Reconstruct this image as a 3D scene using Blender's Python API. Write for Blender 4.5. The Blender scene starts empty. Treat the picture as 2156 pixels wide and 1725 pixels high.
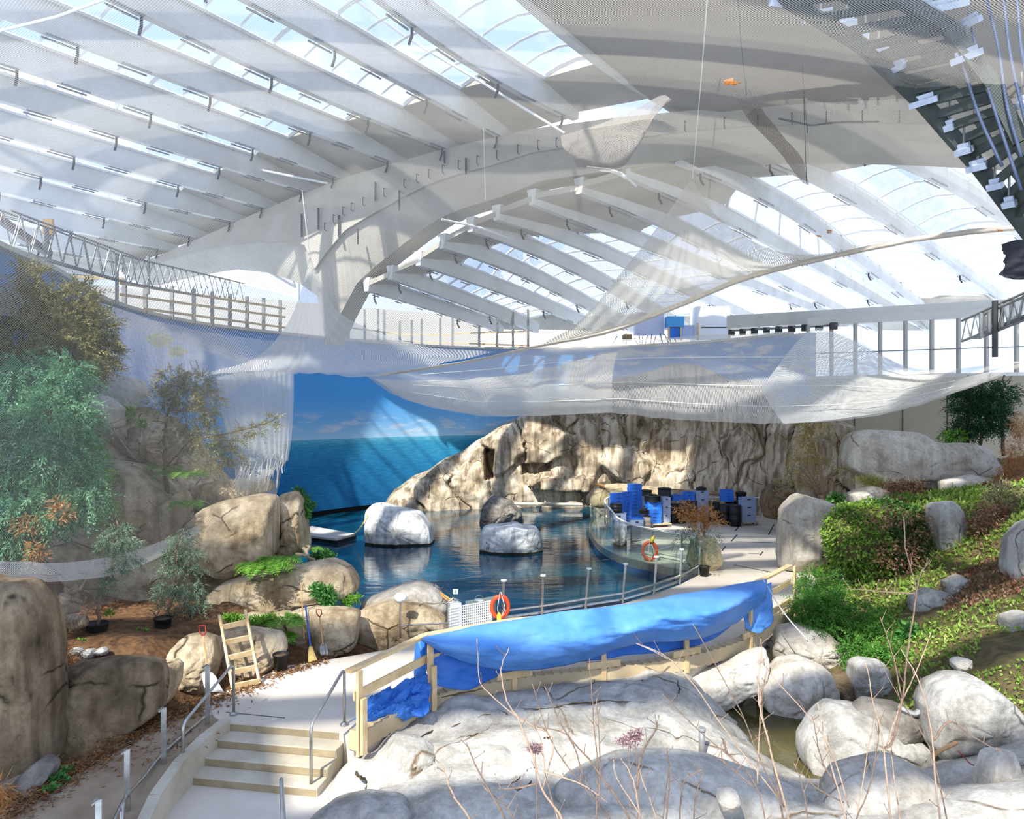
import bpy, bmesh, math, random
import numpy as np
from mathutils import Vector, Matrix, noise as mnoise

# ------------------------------------------------------------------ camera, world, sun, exposure
S = bpy.context.scene
COL = S.collection
F = 1500.0                     # focal length in pixels of a 2156 x 1725 frame
CX, CY, CAMZ = 1078.0, 862.5, 5.1
cam_data = bpy.data.cameras.new('camera')
cam_data.sensor_width = 36.0
cam_data.lens = 36.0 * F / 2156.0
cam_data.clip_end = 500
cam = bpy.data.objects.new('camera', cam_data)
cam.location = (0, 0, CAMZ)
cam.rotation_euler = (math.radians(90), 0, 0)
COL.objects.link(cam)
S.camera = cam

world = bpy.data.worlds.new('world')
S.world = world
world.use_nodes = True
wn = world.node_tree
wn.nodes.clear()
def _w(t, **kw):
    n = wn.nodes.new(t)
    for k, v in kw.items(): setattr(n, k, v)
    return n
w_tc = _w('ShaderNodeTexCoord')
w_sep = _w('ShaderNodeSeparateXYZ')
wn.links.new(w_tc.outputs['Generated'], w_sep.inputs[0])
w_div = _w('ShaderNodeVectorMath', operation='DIVIDE')
w_add = _w('ShaderNodeMath', operation='ADD'); w_add.inputs[1].default_value = 0.35
wn.links.new(w_sep.outputs[2], w_add.inputs[0])
w_cmb = _w('ShaderNodeCombineXYZ')
for i in range(3): wn.links.new(w_add.outputs[0], w_cmb.inputs[i])
wn.links.new(w_tc.outputs['Generated'], w_div.inputs[0]); wn.links.new(w_cmb.outputs[0], w_div.inputs[1])
w_noise = _w('ShaderNodeTexNoise'); w_noise.inputs['Scale'].default_value = 2.3; w_noise.inputs['Detail'].default_value = 7
w_noise.inputs['Roughness'].default_value = 0.58
wn.links.new(w_div.outputs[0], w_noise.inputs['Vector'])
w_cr = _w('ShaderNodeValToRGB')
w_cr.color_ramp.elements[0].position = 0.50; w_cr.color_ramp.elements[0].color = (0, 0, 0, 1)
w_cr.color_ramp.elements[1].position = 0.70; w_cr.color_ramp.elements[1].color = (1, 1, 1, 1)
wn.links.new(w_noise.outputs[0], w_cr.inputs[0])
w_sky = _w('ShaderNodeValToRGB')                       # horizon to zenith
w_sky.color_ramp.elements[0].position = 0.0; w_sky.color_ramp.elements[0].color = (0.52, 0.64, 0.86, 1)
w_sky.color_ramp.elements[1].position = 0.75; w_sky.color_ramp.elements[1].color = (0.24, 0.38, 0.78, 1)
wn.links.new(w_sep.outputs[2], w_sky.inputs[0])
w_mix = _w('ShaderNodeMixRGB'); w_mix.inputs[2].default_value = (1.0, 1.0, 1.0, 1)
wn.links.new(w_cr.outputs[0], w_mix.inputs[0]); wn.links.new(w_sky.outputs[0], w_mix.inputs[1])
w_bg = _w('ShaderNodeBackground'); w_bg.inputs[1].default_value = 0.98
wn.links.new(w_mix.outputs[0], w_bg.inputs[0])
w_out = _w('ShaderNodeOutputWorld'); wn.links.new(w_bg.outputs[0], w_out.inputs[0])

SUN_TRAVEL = Vector((0.30, 0.60, -0.74)).normalized()   # high, from behind the camera and a little left
sun_data = bpy.data.lights.new('sun', 'SUN')
sun_data.energy = 3.6
sun_data.angle = math.radians(0.9)
sun_data.color = (1.0, 0.955, 0.88)
sun = bpy.data.objects.new('sun', sun_data)
sun.rotation_euler = SUN_TRAVEL.to_track_quat('-Z', 'Y').to_euler()
sun.location = (0, -20, 60)
COL.objects.link(sun)

S.view_settings.view_transform = 'Standard'
S.view_settings.look = 'None'
S.view_settings.gamma = 1.0
S.view_settings.use_curve_mapping = False
S.view_settings.exposure = 1.24
try:
    cy = S.cycles
    cy.max_bounces = 6; cy.diffuse_bounces = 4; cy.glossy_bounces = 3; cy.transmission_bounces = 4
    cy.transparent_max_bounces = 14
    cy.caustics_reflective = False; cy.caustics_refractive = False
    cy.sample_clamp_indirect = 4.0
except Exception:
    pass

# ------------------------------------------------------------------ helpers
R = random.Random(11)
def P(px, py, d):
    """the point seen at a pixel of the frame, d metres in front of the camera"""
    return Vector(((px - CX) / F * d, d, CAMZ - (py - CY) / F * d))
def G(px, py, z=0.0):
    """the point at height z seen at a pixel"""
    return P(px, py, F * (CAMZ - z) / (py - CY))

def tag(o, label=None, cat=None, group=None, kind=None):
    if label: o['label'] = label
    if cat: o['category'] = cat
    if group: o['group'] = group
    if kind: o['kind'] = kind
    return o
def wloc(o):
    v = Vector((0, 0, 0))
    while o is not None:
        v += Vector(o.location); o = o.parent
    return v
def link(o, parent=None):
    COL.objects.link(o)
    if parent is not None: o.parent = parent
    return o
def empty(name, loc, label, cat, group=None):
    o = bpy.data.objects.new(name, None)
    o.empty_display_size = 0.2
    o.location = loc
    link(o)
    return tag(o, label, cat, group)
def mesh_obj(name, verts, faces, mat, parent=None, loc=None, smooth=False, uvs=None):
    """verts in world space; stored relative to the parent or to loc"""
    off = wloc(parent) if parent is not None else Vector((0, 0, 0))
    own = Vector(loc) - off if loc is not None else Vector((0, 0, 0))
    V = np.asarray(verts, dtype=np.float64).reshape(-1, 3) - np.array(off + own)
    me = bpy.data.meshes.new(name)
    if isinstance(faces, np.ndarray) and faces.ndim == 2:
        n, k = faces.shape
        me.vertices.add(len(V)); me.vertices.foreach_set('co', V.astype(np.float32).ravel())
        me.loops.add(n * k); me.loops.foreach_set('vertex_index', faces.astype(np.int32).ravel())
        me.polygons.add(n); me.polygons.foreach_set('loop_start', np.arange(0, n * k, k, dtype=np.int32))
        me.update(calc_edges=True)
    else:
        me.from_pydata([tuple(v) for v in V], [], [tuple(int(i) for i in f) for f in faces])
    if uvs is not None:
        lay = me.uv_layers.new(name='UVMap')
        idx = np.zeros(len(me.loops), dtype=np.int32); me.loops.foreach_get('vertex_index', idx)
        lay.data.foreach_set('uv', np.asarray(uvs, dtype=np.float32)[idx].ravel())
    if smooth:
        me.polygons.foreach_set('use_smooth', np.ones(len(me.polygons), dtype=bool))
    me.validate()
    if mat is not None: me.materials.append(mat)
    o = bpy.data.objects.new(name, me)
    o.location = own
    return link(o, parent)
def copy_tree(o, parent=None):
    c = o.copy(); link(c, parent)
    for ch in o.children: copy_tree(ch, c)
    return c

class MB:
    """collects boxes, beams, tubes and lathes into one mesh"""
    def __init__(s): s.v = []; s.f = []
    def add(s, vs, fs):
        b = len(s.v); s.v += [Vector(v) for v in vs]; s.f += [[i + b for i in f] for f in fs]; return s
    def box(s, c, size, rz=0.0, M=None, taper=1.0):
        hx, hy, hz = size[0] / 2, size[1] / 2, size[2] / 2
        vs = [Vector((x * hx * (taper if z < 0 else 1), y * hy * (taper if z < 0 else 1), z * hz)) for z in (-1, 1) for y in (-1, 1) for x in (-1, 1)]
        m = Matrix.Rotation(rz, 3, 'Z') if M is None else M
        vs = [m @ v + Vector(c) for v in vs]
        return s.add(vs, [(0, 2, 3, 1), (4, 5, 7, 6), (0, 1, 5, 4), (2, 6, 7, 3), (0, 4, 6, 2), (1, 3, 7, 5)])
    def beam(s, a, b, w, h, up=(0, 0, 1)):
        a = Vector(a); b = Vector(b); d = (b - a).normalized(); u = Vector(up)
        sd = d.cross(u)
        if sd.length < 1e-4: sd = d.cross(Vector((0, 1, 0)))
        sd.normalize(); u = sd.cross(d).normalized()
        vs = []
        for p in (a, b):
            for i, j in ((-1, -1), (1, -1), (1, 1), (-1, 1)):
                vs.append(p + sd * (i * w / 2) + u * (j * h / 2))
        return s.add(vs, [(0, 3, 2, 1), (4, 5, 6, 7), (0, 1, 5, 4), (1, 2, 6, 5), (2, 3, 7, 6), (3, 0, 4, 7)])
    def tube(s, path, r, n=8, caps=True):
        path = [Vector(p) for p in path]
        rs = r if isinstance(r, (list, tuple)) else [r] * len(path)
        rings = []; b = len(s.v); prev = None
        for i, p in enumerate(path):
            d = (path[min(i + 1, len(path) - 1)] - path[max(i - 1, 0)])
            if d.length < 1e-9: d = Vector((0, 0, 1))
            d.normalize()
            if prev is None:
                a = Vector((0, 0, 1)) if abs(d.z) < 0.9 else Vector((1, 0, 0))
                u = d.cross(a).normalized()
            else:
                u = (prev - d * prev.dot(d))
                if u.length < 1e-5: u = d.orthogonal()
                u.normalize()
            prev = u; v = d.cross(u)
            for k in range(n):
                t = 2 * math.pi * k / n
                s.v.append(p + (u * math.cos(t) + v * math.sin(t)) * rs[i])
        for i in range(len(path) - 1):
            for k in range(n):
                k2 = (k + 1) % n
                s.f.append([b + i * n + k, b + i * n + k2, b + (i + 1) * n + k2, b + (i + 1) * n + k])
        if caps:
            s.f.append([b + k for k in range(n)][::-1]); s.f.append([b + (len(path) - 1) * n + k for k in range(n)])
        return s
    def lathe(s, prof, c=(0, 0, 0), n=20, M=None):
        b = len(s.v); c = Vector(c)
        for r, z in prof:
            for k in range(n):
                t = 2 * math.pi * k / n
                v = Vector((r * math.cos(t), r * math.sin(t), z))
                s.v.append((M @ v if M is not None else v) + c)
        for i in range(len(prof) - 1):
            for k in range(n):
                k2 = (k + 1) % n
                s.f.append([b + i * n + k, b + i * n + k2, b + (i + 1) * n + k2, b + (i + 1) * n + k])
        if prof[0][0] > 1e-4: s.f.append([b + k for k in range(n)][::-1])
        if prof[-1][0] > 1e-4: s.f.append([b + (len(prof) - 1) * n + k for k in range(n)])
        return s
    def build(s, name, mat, parent=None, loc=None, smooth=False):
        return mesh_obj(name, [tuple(v) for v in s.v], s.f, mat, parent, loc, smooth)

def catmull(pts, n):
    """n points evenly spread along a smooth curve through pts (numpy arrays of any width)"""
    A = np.asarray([list(p) for p in pts], dtype=float)
    A = np.vstack([2 * A[0] - A[1], A, 2 * A[-1] - A[-2]])
    m = len(A) - 3
    out = []
    for t in np.linspace(0, m - 1e-6, n):
        i = int(t); f = t - i
        p0, p1, p2, p3 = A[i], A[i + 1], A[i + 2], A[i + 3]
        out.append(0.5 * ((2 * p1) + (p2 - p0) * f + (2 * p0 - 5 * p1 + 4 * p2 - p3) * f * f + (3 * p1 - p0 - 3 * p2 + p3) * f ** 3))
    return np.array(out)
def fbm(x, y, z, sc=1.0, oct=4):
    return mnoise.fractal(Vector((x * sc, y * sc, z * sc)), 0.9, 2.1, oct)
def grid_faces(nu, nv, close_u=False):
    i = np.arange(nv - 1)[:, None]; j = np.arange(nu if close_u else nu - 1)[None, :]
    a = i * nu + j; b = i * nu + (j + 1) % nu; c = (i + 1) * nu + (j + 1) % nu; d = (i + 1) * nu + j
    return np.stack([a, b, c, d], -1).reshape(-1, 4)

# ------------------------------------------------------------------ materials
def _nodes(name):
    m = bpy.data.materials.new(name); m.use_nodes = True
    nt = m.node_tree; nt.nodes.clear()
    out = nt.nodes.new('ShaderNodeOutputMaterial')
    return m, nt, out
def N(nt, t, ins=None, **kw):
    n = nt.nodes.new(t)
    for k, v in kw.items(): setattr(n, k, v)
    for k, v in (ins or {}).items():
        if isinstance(v, bpy.types.NodeSocket): nt.links.new(v, n.inputs[k])
        else: n.inputs[k].default_value = v
    return n
def lin(c):
    """sRGB 0-255 to linear rgba"""
    return tuple(((x / 255) / 12.92 if x / 255 <= 0.04045 else ((x / 255 + 0.055) / 1.055) ** 2.4) for x in c) + (1.0,)
def ramp(nt, fac, stops):
    r = N(nt, 'ShaderNodeValToRGB', {0: fac})
    e = r.color_ramp.elements
    while len(e) < len(stops): e.new(0.5)
    for k, (p, c) in enumerate(stops): e[k].position = p; e[k].color = c
    return r.outputs[0]
def mixc(nt, f, a, b, mode='MIX'):
    return N(nt, 'ShaderNodeMixRGB', {0: f, 1: a, 2: b}, blend_type=mode).outputs[0]
def math_(nt, op, a, b=0.0, c=None):
    ins = {0: a, 1: b}
    if c is not None: ins[2] = c
    return N(nt, 'ShaderNodeMath', ins, operation=op).outputs[0]
def simple(name, c1, c2=None, rough=0.6, scale=6.0, metal=0.0, bump=0.0, bump_scale=40.0, spec=0.4, coords='Object', trans=0.0):
    m, nt, out = _nodes(name)
    tc = N(nt, 'ShaderNodeTexCoord')
    pb = N(nt, 'ShaderNodeBsdfPrincipled', {'Roughness': rough, 'Metallic': metal, 'Specular IOR Level': spec})
    c1 = lin(c1)
    if c2 is not None:
        nz = N(nt, 'ShaderNodeTexNoise', {'Vector': tc.outputs[coords], 'Scale': scale, 'Detail': 5.0, 'Roughness': 0.6})
        f = ramp(nt, nz.outputs[0], [(0.33, (0, 0, 0, 1)), (0.67, (1, 1, 1, 1))])
        nt.links.new(mixc(nt, f, c1, lin(c2)), pb.inputs['Base Color'])
    else:
        pb.inputs['Base Color'].default_value = c1
    if bump:
        nb = N(nt, 'ShaderNodeTexNoise', {'Vector': tc.outputs[coords], 'Scale': bump_scale, 'Detail': 4.0})
        bp = N(nt, 'ShaderNodeBump', {'Strength': bump, 'Distance': 0.02, 'Height': nb.outputs[0]})
        nt.links.new(bp.outputs[0], pb.inputs['Normal'])
    sh = pb.outputs[0]
    if trans:
        tr = N(nt, 'ShaderNodeBsdfTranslucent', {'Color': lin(c2) if c2 is not None else c1})
        sh = N(nt, 'ShaderNodeMixShader', {0: trans, 1: sh, 2: tr.outputs[0]}).outputs[0]
    nt.links.new(sh, out.inputs[0])
    return m
def rock_mat(name, light, mid, dark, crack=(70, 62, 52), scale=0.45, streak=0.35, bump=0.55, seed=0.0, crackw=0.012, crackscale=0.55):
    m, nt, out = _nodes(name)
    geo = N(nt, 'ShaderNodeNewGeometry')
    mp = N(nt, 'ShaderNodeMapping', {'Vector': geo.outputs['Position'], 'Location': (seed, seed * 1.7, seed * 0.6)})
    big = N(nt, 'ShaderNodeTexNoise', {'Vector': mp.outputs[0], 'Scale': scale * 2, 'Detail': 6.0, 'Roughness': 0.62})
    base = ramp(nt, big.outputs[0], [(0.30, lin(dark)), (0.47, lin(mid)), (0.64, lin(light))])
    fine = N(nt, 'ShaderNodeTexNoise', {'Vector': mp.outputs[0], 'Scale': 14.0, 'Detail': 5.0, 'Roughness': 0.7})
    fr = ramp(nt, fine.outputs[0], [(0.3, (0.70, 0.68, 0.64, 1)), (0.62, (1.06, 1.05, 1.04, 1))])
    base = mixc(nt, 0.8, base, fr, 'MULTIPLY')
    smp = N(nt, 'ShaderNodeMapping', {'Vector': mp.outputs[0], 'Scale': (2.6, 2.6, 0.22)})
    st = N(nt, 'ShaderNodeTexNoise', {'Vector': smp.outputs[0], 'Scale': 1.5, 'Detail': 4.0})
    sr = ramp(nt, st.outputs[0], [(0.38, lin(dark)), (0.56, (1, 1, 1, 1))])
    base = mixc(nt, streak, base, sr, 'MULTIPLY')
    wn_ = N(nt, 'ShaderNodeTexNoise', {'Vector': mp.outputs[0], 'Scale': 1.4, 'Detail': 3.0})
    wv = mixc(nt, 0.35, mp.outputs[0], wn_.outputs['Color'], 'ADD')
    vo = N(nt, 'ShaderNodeTexVoronoi', {'Vector': wv, 'Scale': crackscale}, feature='DISTANCE_TO_EDGE')
    cr = ramp(nt, vo.outputs['Distance'], [(0.0, (1, 1, 1, 1)), (crackw, (0, 0, 0, 1))])
    gate = ramp(nt, wn_.outputs[0], [(0.47, (0, 0, 0, 1)), (0.56, (1, 1, 1, 1))])
    crm = mixc(nt, 1.0, cr, gate, 'MULTIPLY')
    base = mixc(nt, crm, base, lin(crack))
    if name == 'rock_island':       # algae line where the pool stands against the stone
        pz = N(nt, 'ShaderNodeSeparateXYZ', {0: geo.outputs['Position']}).outputs[2]
        al = math_(nt, 'LESS_THAN', math_(nt, 'MULTIPLY_ADD', fine.outputs[0], .06, pz), -0.29)
        base = mixc(nt, al, base, lin((70, 62, 34)))
    h = math_(nt, 'MULTIPLY_ADD', fine.outputs[0], 0.25, math_(nt, 'MULTIPLY_ADD', big.outputs[0], 0.9, math_(nt, 'MULTIPLY', crm, -0.25)))
    bp = N(nt, 'ShaderNodeBump', {'Strength': bump, 'Distance': 0.12, 'Height': h})
    pb = N(nt, 'ShaderNodeBsdfPrincipled', {'Base Color': base, 'Roughness': 0.9, 'Specular IOR Level': 0.15, 'Normal': bp.outputs[0]})
    nt.links.new(pb.outputs[0], out.inputs[0])
    return m
def leaf_mat(name, c1, c2, c3=None, scale=3.0, trans=0.35, rough=0.6):
    m, nt, out = _nodes(name)
    geo = N(nt, 'ShaderNodeNewGeometry')
    nz = N(nt, 'ShaderNodeTexNoise', {'Vector': geo.outputs['Position'], 'Scale': scale, 'Detail': 3.0})
    r = N(nt, 'ShaderNodeMath', {0: geo.outputs['Random Per Island'], 1: nz.outputs[0]}, operation='ADD')
    f = math_(nt, 'MULTIPLY', r.outputs[0], 0.5)
    st = [(0.2, lin(c1)), (0.75, lin(c2))] if c3 is None else [(0.22, lin(c1)), (0.52, lin(c2)), (0.8, lin(c3))]
    col = ramp(nt, f, st)
    pb = N(nt, 'ShaderNodeBsdfPrincipled', {'Base Color': col, 'Roughness': rough, 'Specular IOR Level': 0.25})
    tr = N(nt, 'ShaderNodeBsdfTranslucent', {'Color': col})
    mx = N(nt, 'ShaderNodeMixShader', {0: trans, 1: pb.outputs[0], 2: tr.outputs[0]})
    nt.links.new(mx.outputs[0], out.inputs[0])
    return m
def glass_mat(name, tint=(235, 245, 250), gloss=0.08, rough=0.02):
    """thin pane: lets light straight through and mirrors a little more at grazing angles"""
    m, nt, out = _nodes(name)
    tr = N(nt, 'ShaderNodeBsdfTransparent', {'Color': lin(tint)})
    gl = N(nt, 'ShaderNodeBsdfGlossy', {'Color': (1, 1, 1, 1), 'Roughness': rough})
    fr = N(nt, 'ShaderNodeFresnel', {'IOR': 1.45})
    f = math_(nt, 'MULTIPLY', fr.outputs[0], gloss / 0.04 * 0.5)
    f = N(nt, 'ShaderNodeMath', {0: f, 1: 0.6}, operation='MINIMUM').outputs[0]
    mx = N(nt, 'ShaderNodeMixShader', {0: f, 1: tr.outputs[0], 2: gl.outputs[0]})
    nt.links.new(mx.outputs[0], out.inputs[0])
    return m
def net_mat(name, wire=0.12, col=(232, 230, 224), trans=0.5, film=0.0, hexa=True):
    """knotted netting: a lattice of strands from the sheet's own mesh coordinates, open in between"""
    m, nt, out = _nodes(name)
    uv = N(nt, 'ShaderNodeTexCoord').outputs['UV']
    sp = N(nt, 'ShaderNodeSeparateXYZ', {0: uv})
    u, v = sp.outputs[0], sp.outputs[1]
    if hexa:
        a = math_(nt, 'FRACT', math_(nt, 'ADD', u, v)); b = math_(nt, 'FRACT', math_(nt, 'SUBTRACT', u, v))
    else:
        a = math_(nt, 'FRACT', u); b = math_(nt, 'FRACT', v)
    la = math_(nt, 'LESS_THAN', a, wire); lb = math_(nt, 'LESS_THAN', b, wire)
    f = math_(nt, 'MAXIMUM', la, lb)
    f = math_(nt, 'MAXIMUM', f, film)
    df = N(nt, 'ShaderNodeBsdfDiffuse', {'Color': lin(col)})
    tl = N(nt, 'ShaderNodeBsdfTranslucent', {'Color': lin(col)})
    st = N(nt, 'ShaderNodeMixShader', {0: trans, 1: df.outputs[0], 2: tl.outputs[0]})
    tr = N(nt, 'ShaderNodeBsdfTransparent')
    mx = N(nt, 'ShaderNodeMixShader', {0: f, 1: tr.outputs[0], 2: st.outputs[0]})
    nt.links.new(mx.outputs[0], out.inputs[0])
    return m

M = {}
M['concrete_white'] = simple('painted_concrete', (226, 223, 215), (206, 202, 192), 0.8, 0.5, bump=0.05, bump_scale=8)
M['concrete_tan'] = simple('raw_concrete', (196, 188, 172), (172, 163, 146), 0.85, 0.4, bump=0.05, bump_scale=8)
M['concrete_shell'] = simple('shell_concrete', (162, 152, 136), (144, 134, 118), 0.85, 0.25)
M['white_metal'] = simple('white_metal', (232, 232, 228), None, 0.45)
M['grey_metal'] = simple('grey_metal', (150, 150, 146), (120, 120, 118), 0.45, 3.0, metal=0.3)
M['dark_metal'] = simple('dark_metal', (70, 70, 68), (48, 48, 46), 0.5, 4.0, metal=0.2)
M['steel'] = simple('brushed_steel', (190, 188, 182), (160, 158, 152), 0.28, 9.0, metal=0.85)
M['glass'] = glass_mat('roof_glass', (246, 250, 253), 0.03)
M['rail_glass'] = glass_mat('rail_glass', (234, 244, 240), 0.07)
M['pine'] = simple('new_pine', (228, 200, 152), (205, 172, 120), 0.65, 5.0, bump=0.1)
M['plywood'] = simple('plywood', (205, 184, 146), (182, 158, 120), 0.7, 4.0)
M['black_plastic'] = simple('black_plastic', (34, 36, 34), (26, 28, 27), 0.45)
# ------------------------------------------------------------------ roof: one great arch, ribs running up to it from both sides, glazing between
def arch_plan(k):               # where the view direction X = k Y meets the arch's line on plan
    Y = 31.0 / (1 + 0.5 * k); return Vector((k * Y, Y))
def kx(px): return (px - CX) / F
ceiling = mesh_obj('ceiling', [], [], None); tag(ceiling, 'vaulted concrete roof of ribs and glazed strips crossed by a great arch', None, None, 'structure')

def rib_line(poly, u, t0, t1, n, end_px=None, y_end=None):
    """a rib's lower edge: pixels traced along it, kept in the vertical plane through its foot on the arch, made one smooth curve"""
    ex = end_px if end_px is not None else poly[0][0]
    A = arch_plan(kx(ex)); u = Vector(u).normalized()
    ts, zs = [], []
    for x, y in poly:
        k = kx(x); den = (u.x - k * u.y)
        t = (k * A.y - A.x) / den
        Y = A.y + u.y * t
        ts.append(t); zs.append(CAMZ + (CY - y) / F * Y)
    c = np.polyfit(ts, zs, 2 if len(ts) > 3 else 1)
    tmax = max(ts)
    def z(t):
        if t <= tmax: return float(np.polyval(c, t))
        sl = max(-0.14, min(0.1, float(np.polyval(np.polyder(c), tmax)))); return float(np.polyval(c, tmax)) + sl * (t - tmax)
    if y_end is not None:
        t = tmax
        while t < 60 and CY - (z(t) - CAMZ) * F / (A.y + u.y * t) < y_end: t += 0.25
        t1 = t
    return [Vector((A.x + u.x * t, A.y + u.y * t, z(t))) for t in np.linspace(t0, t1, n)], u

FA = [  # left field, each rib from the arch outwards
    [(1187,245),(1120,208),(1019,161),(949,108),(868,60),(797,0)],
    [(1050,289),(1003,262),(935,222),(834,175),(767,134),(700,108),(672,87),(565,30),(518,0)],
    [(935,313),(875,289),(801,262),(720,229),(572,158),(464,111),(353,64),(235,0)],
    [(820,342),(720,299),(599,262),(420,188),(276,141),(155,101),(0,27)],
    [(706,373),(639,350),(511,309),(407,266),(256,215),(111,171),(0,134)],
    [(639,403),(572,383),(427,343),(316,306),(108,245),(0,215)],
    [(555,437),(437,407),(336,380),(235,350),(128,319),(0,286)],
    [(488,467),(370,440),(245,414),(141,383),(0,350)],
    [(403,498),(303,477),(188,451),(94,427),(0,405)],
    [(336,525),(235,504),(101,477),(0,451)],
]
FB = [  # right field
    ([(1730,300),(1772,308),(1831,325),(1926,360),(1996,398),(2066,440),(2154,505)], (.76, .65)),
    ([(1535,314),(1554,318),(1645,346),(1715,385),(1803,438),(1891,486)], (.72, .69)),
    ([(1400,335),(1455,358),(1505,376),(1593,416),(1698,478),(1750,514)], (.69, .72)),
    ([(1290,365),(1329,382),(1389,402),(1420,420),(1500,456),(1600,506)], (.66, .75)),
    ([(1190,398),(1231,413),(1305,440),(1372,470),(1450,505)], (.64, .77)),
    ([(1090,420),(1127,436),(1204,461),(1288,500),(1349,519)], (.62, .785)),
    ([(1015,455),(1056,468),(1137,492),(1221,526),(1292,553)], (.60, .80)),
    ([(960,480),(1003,492),(1070,515),(1157,552),(1258,600)], (.59, .81)),
    ([(900,515),(942,526),(996,546),(1070,570),(1171,618)], (.58, .815)),
    ([(850,550),(895,564),(969,588),(1036,611),(1124,645),(1171,664)], (.57, .82)),
    ([(790,580),(834,592),(868,602),(918,624),(979,645),(1070,678)], (.565, .825)),
    ([(740,605),(785,618),(821,626),(868,642),(935,662)], (.56, .83)),
]
NV = 22
def offset_dir(u): return Vector((u.y, -u.x, 0))
def make_rib(line, u, depth=1.35, wb=0.28, wt=0.5):
    n = offset_dir(u); V = []
    for p in line:
        for s, dz in ((-wb/2, 0), (wb/2, 0), (wt/2, depth), (-wt/2, depth)):
            V.append(p + n * s + Vector((0, 0, dz)))
    fs = []
    m = len(line)
    for i in range(m - 1):
        for k in range(4):
            a, b = i * 4 + k, i * 4 + (k + 1) % 4
            fs.append((a, b, b + 4, a + 4))
    fs += [(3, 2, 1, 0), tuple((m - 1) * 4 + k for k in range(4))]
    mesh_obj('rib', V, fs, M['concrete_white'], ceiling)
    # lip along the top, where the glazing sits, and the pair of slim lamp battens fixed under the lower edge
    return line
pane_count = 0
def strip(far, near, u, v0, v1, panes, depth=1.35, bulge=0.35):
    """glazing between the top of a rib and the top of the rib nearer to the viewer"""
    global pane_count
    m = len(far)
    def at(line, v):
        x = v * (m - 1); i = min(int(x), m - 2); f = x - i
        return line[i].lerp(line[i + 1], f) + Vector((0, 0, depth))
    n = offset_dir(u) * 0.26
    def pt(v, w):
        a = at(far, v); b = at(near, v)
        sgn = 1 if (b - a).dot(n) > 0 else -1
        a = a + n * sgn; b = b - n * sgn
        p = a.lerp(b, w); p.z += bulge * math.sin(math.pi * w); return p
    vs = np.linspace(v0, v1, panes + 1)
    K = 5
    for i in range(panes):
        V = []; 
        for v in (vs[i], vs[i + 1]):
            for w in np.linspace(0, 1, K): V.append(pt(v, w))
        fs = [(j, j + 1, K + j + 1, K + j) for j in range(K - 1)]
        mesh_obj('skylight_pane', V, fs, M['glass'], ceiling); pane_count += 1
    for i in range(panes + 1):
        mb = MB(); mb.tube([pt(vs[i], w) for w in np.linspace(0, 1, K)], 0.055 if i % 5 else 0.1, 4, False)
        mb.build('glazing_bar', M['white_metal'], ceiling)
    for w in (0.03, 0.97):
        mb = MB(); mb.tube([pt(v, w) - Vector((0, 0, 0.06)) for v in np.linspace(v0, v1, 14)], 0.07, 4, False)
        mb.build('glazing_rail', M['white_metal'], ceiling)
def soffit(far, near, va, vb, depth=1.35, drop_near=0.15, mat=None, name='soffit_panel'):
    m = len(far); V = []; n = 6
    def at(line, v, dz):
        x = v * (m - 1); i = min(int(x), m - 2); f = x - i
        return line[i].lerp(line[i + 1], f) + Vector((0, 0, dz))
    for v in np.linspace(va, vb, n):
        k = (v - va) / (vb - va)
        a = at(far, v, depth * (0.35 + 0.6 * k)); b = at(near, v, drop_near + depth * 0.8 * k)
        V += [a, b, b + Vector((0, 0, 0.25)), a + Vector((0, 0, 0.25))]
    fs = []
    for i in range(n - 1):
        for k in range(4):
            a, b = i * 4 + k, i * 4 + (k + 1) % 4; fs.append((a, a + 4, b + 4, b))
    fs += [(0, 1, 2, 3), tuple((n - 1) * 4 + k for k in (3, 2, 1, 0))]
    mesh_obj(name, V, fs, mat or M['concrete_tan'], ceiling)

linesA = []
uA = Vector((-.57, -.82))
for poly in FA:
    ln, u_ = rib_line(poly, uA, -1.0, 23.0, NV); linesA.append(ln)
# one more edge on the viewer's side: the solid shell's rim, and two ribs beyond the frame
for k in range(3):
    linesA.append([p + Vector((-2.9, 1.75, -0.45)) for p in linesA[-1]])
rim = [p + Vector((3.1, -1.9, 0.0)) for p in linesA[0]]
DA, DB = 0.95, 0.7
for ln in linesA: make_rib(ln, uA, DA)
make_rib(rim, uA, DA, 0.3, 0.5)
allA = [rim] + linesA
for k in range(len(allA) - 1):
    near, far = allA[k], allA[k + 1]
    strip(far, near, uA, 0.17 if k else 0.13, 0.92, 14 if k < 6 else 11, DA)
    soffit(far, near, 0.0, 0.17 if k else 0.13, DA)
    soffit(far, near, 1.0, 0.92, DA)
linesB = []
for poly, u in FB:
    ln, u_ = rib_line(poly, u, 1.0, 30.0, NV, None, 668 if poly[0][0] > 1350 else 700); linesB.append((ln, u_))
lastB, ulast = linesB[0]
edgeB = [p + Vector((4.2, -3.2, 0.3 - 1.6 * max(0, 1 - i / 5))) for i, p in enumerate(lastB)]
for k, (ln, u) in enumerate(linesB): make_rib(ln, u, DB)
make_rib(edgeB, ulast, DB, 0.3, 0.5)
allB = [(edgeB, ulast)] + linesB
for k in range(len(allB) - 1):
    (near, un), (far, uf) = allB[k], allB[k + 1]
    strip(far, near, uf, 0.16, 0.9, 12 if k < 7 else 10, DB, bulge=0.5 if k < 3 else 0.3)
    soffit(far, near, 0.0, 0.16, DB)
    soffit(far, near, 1.0, 0.9, DB)

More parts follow.
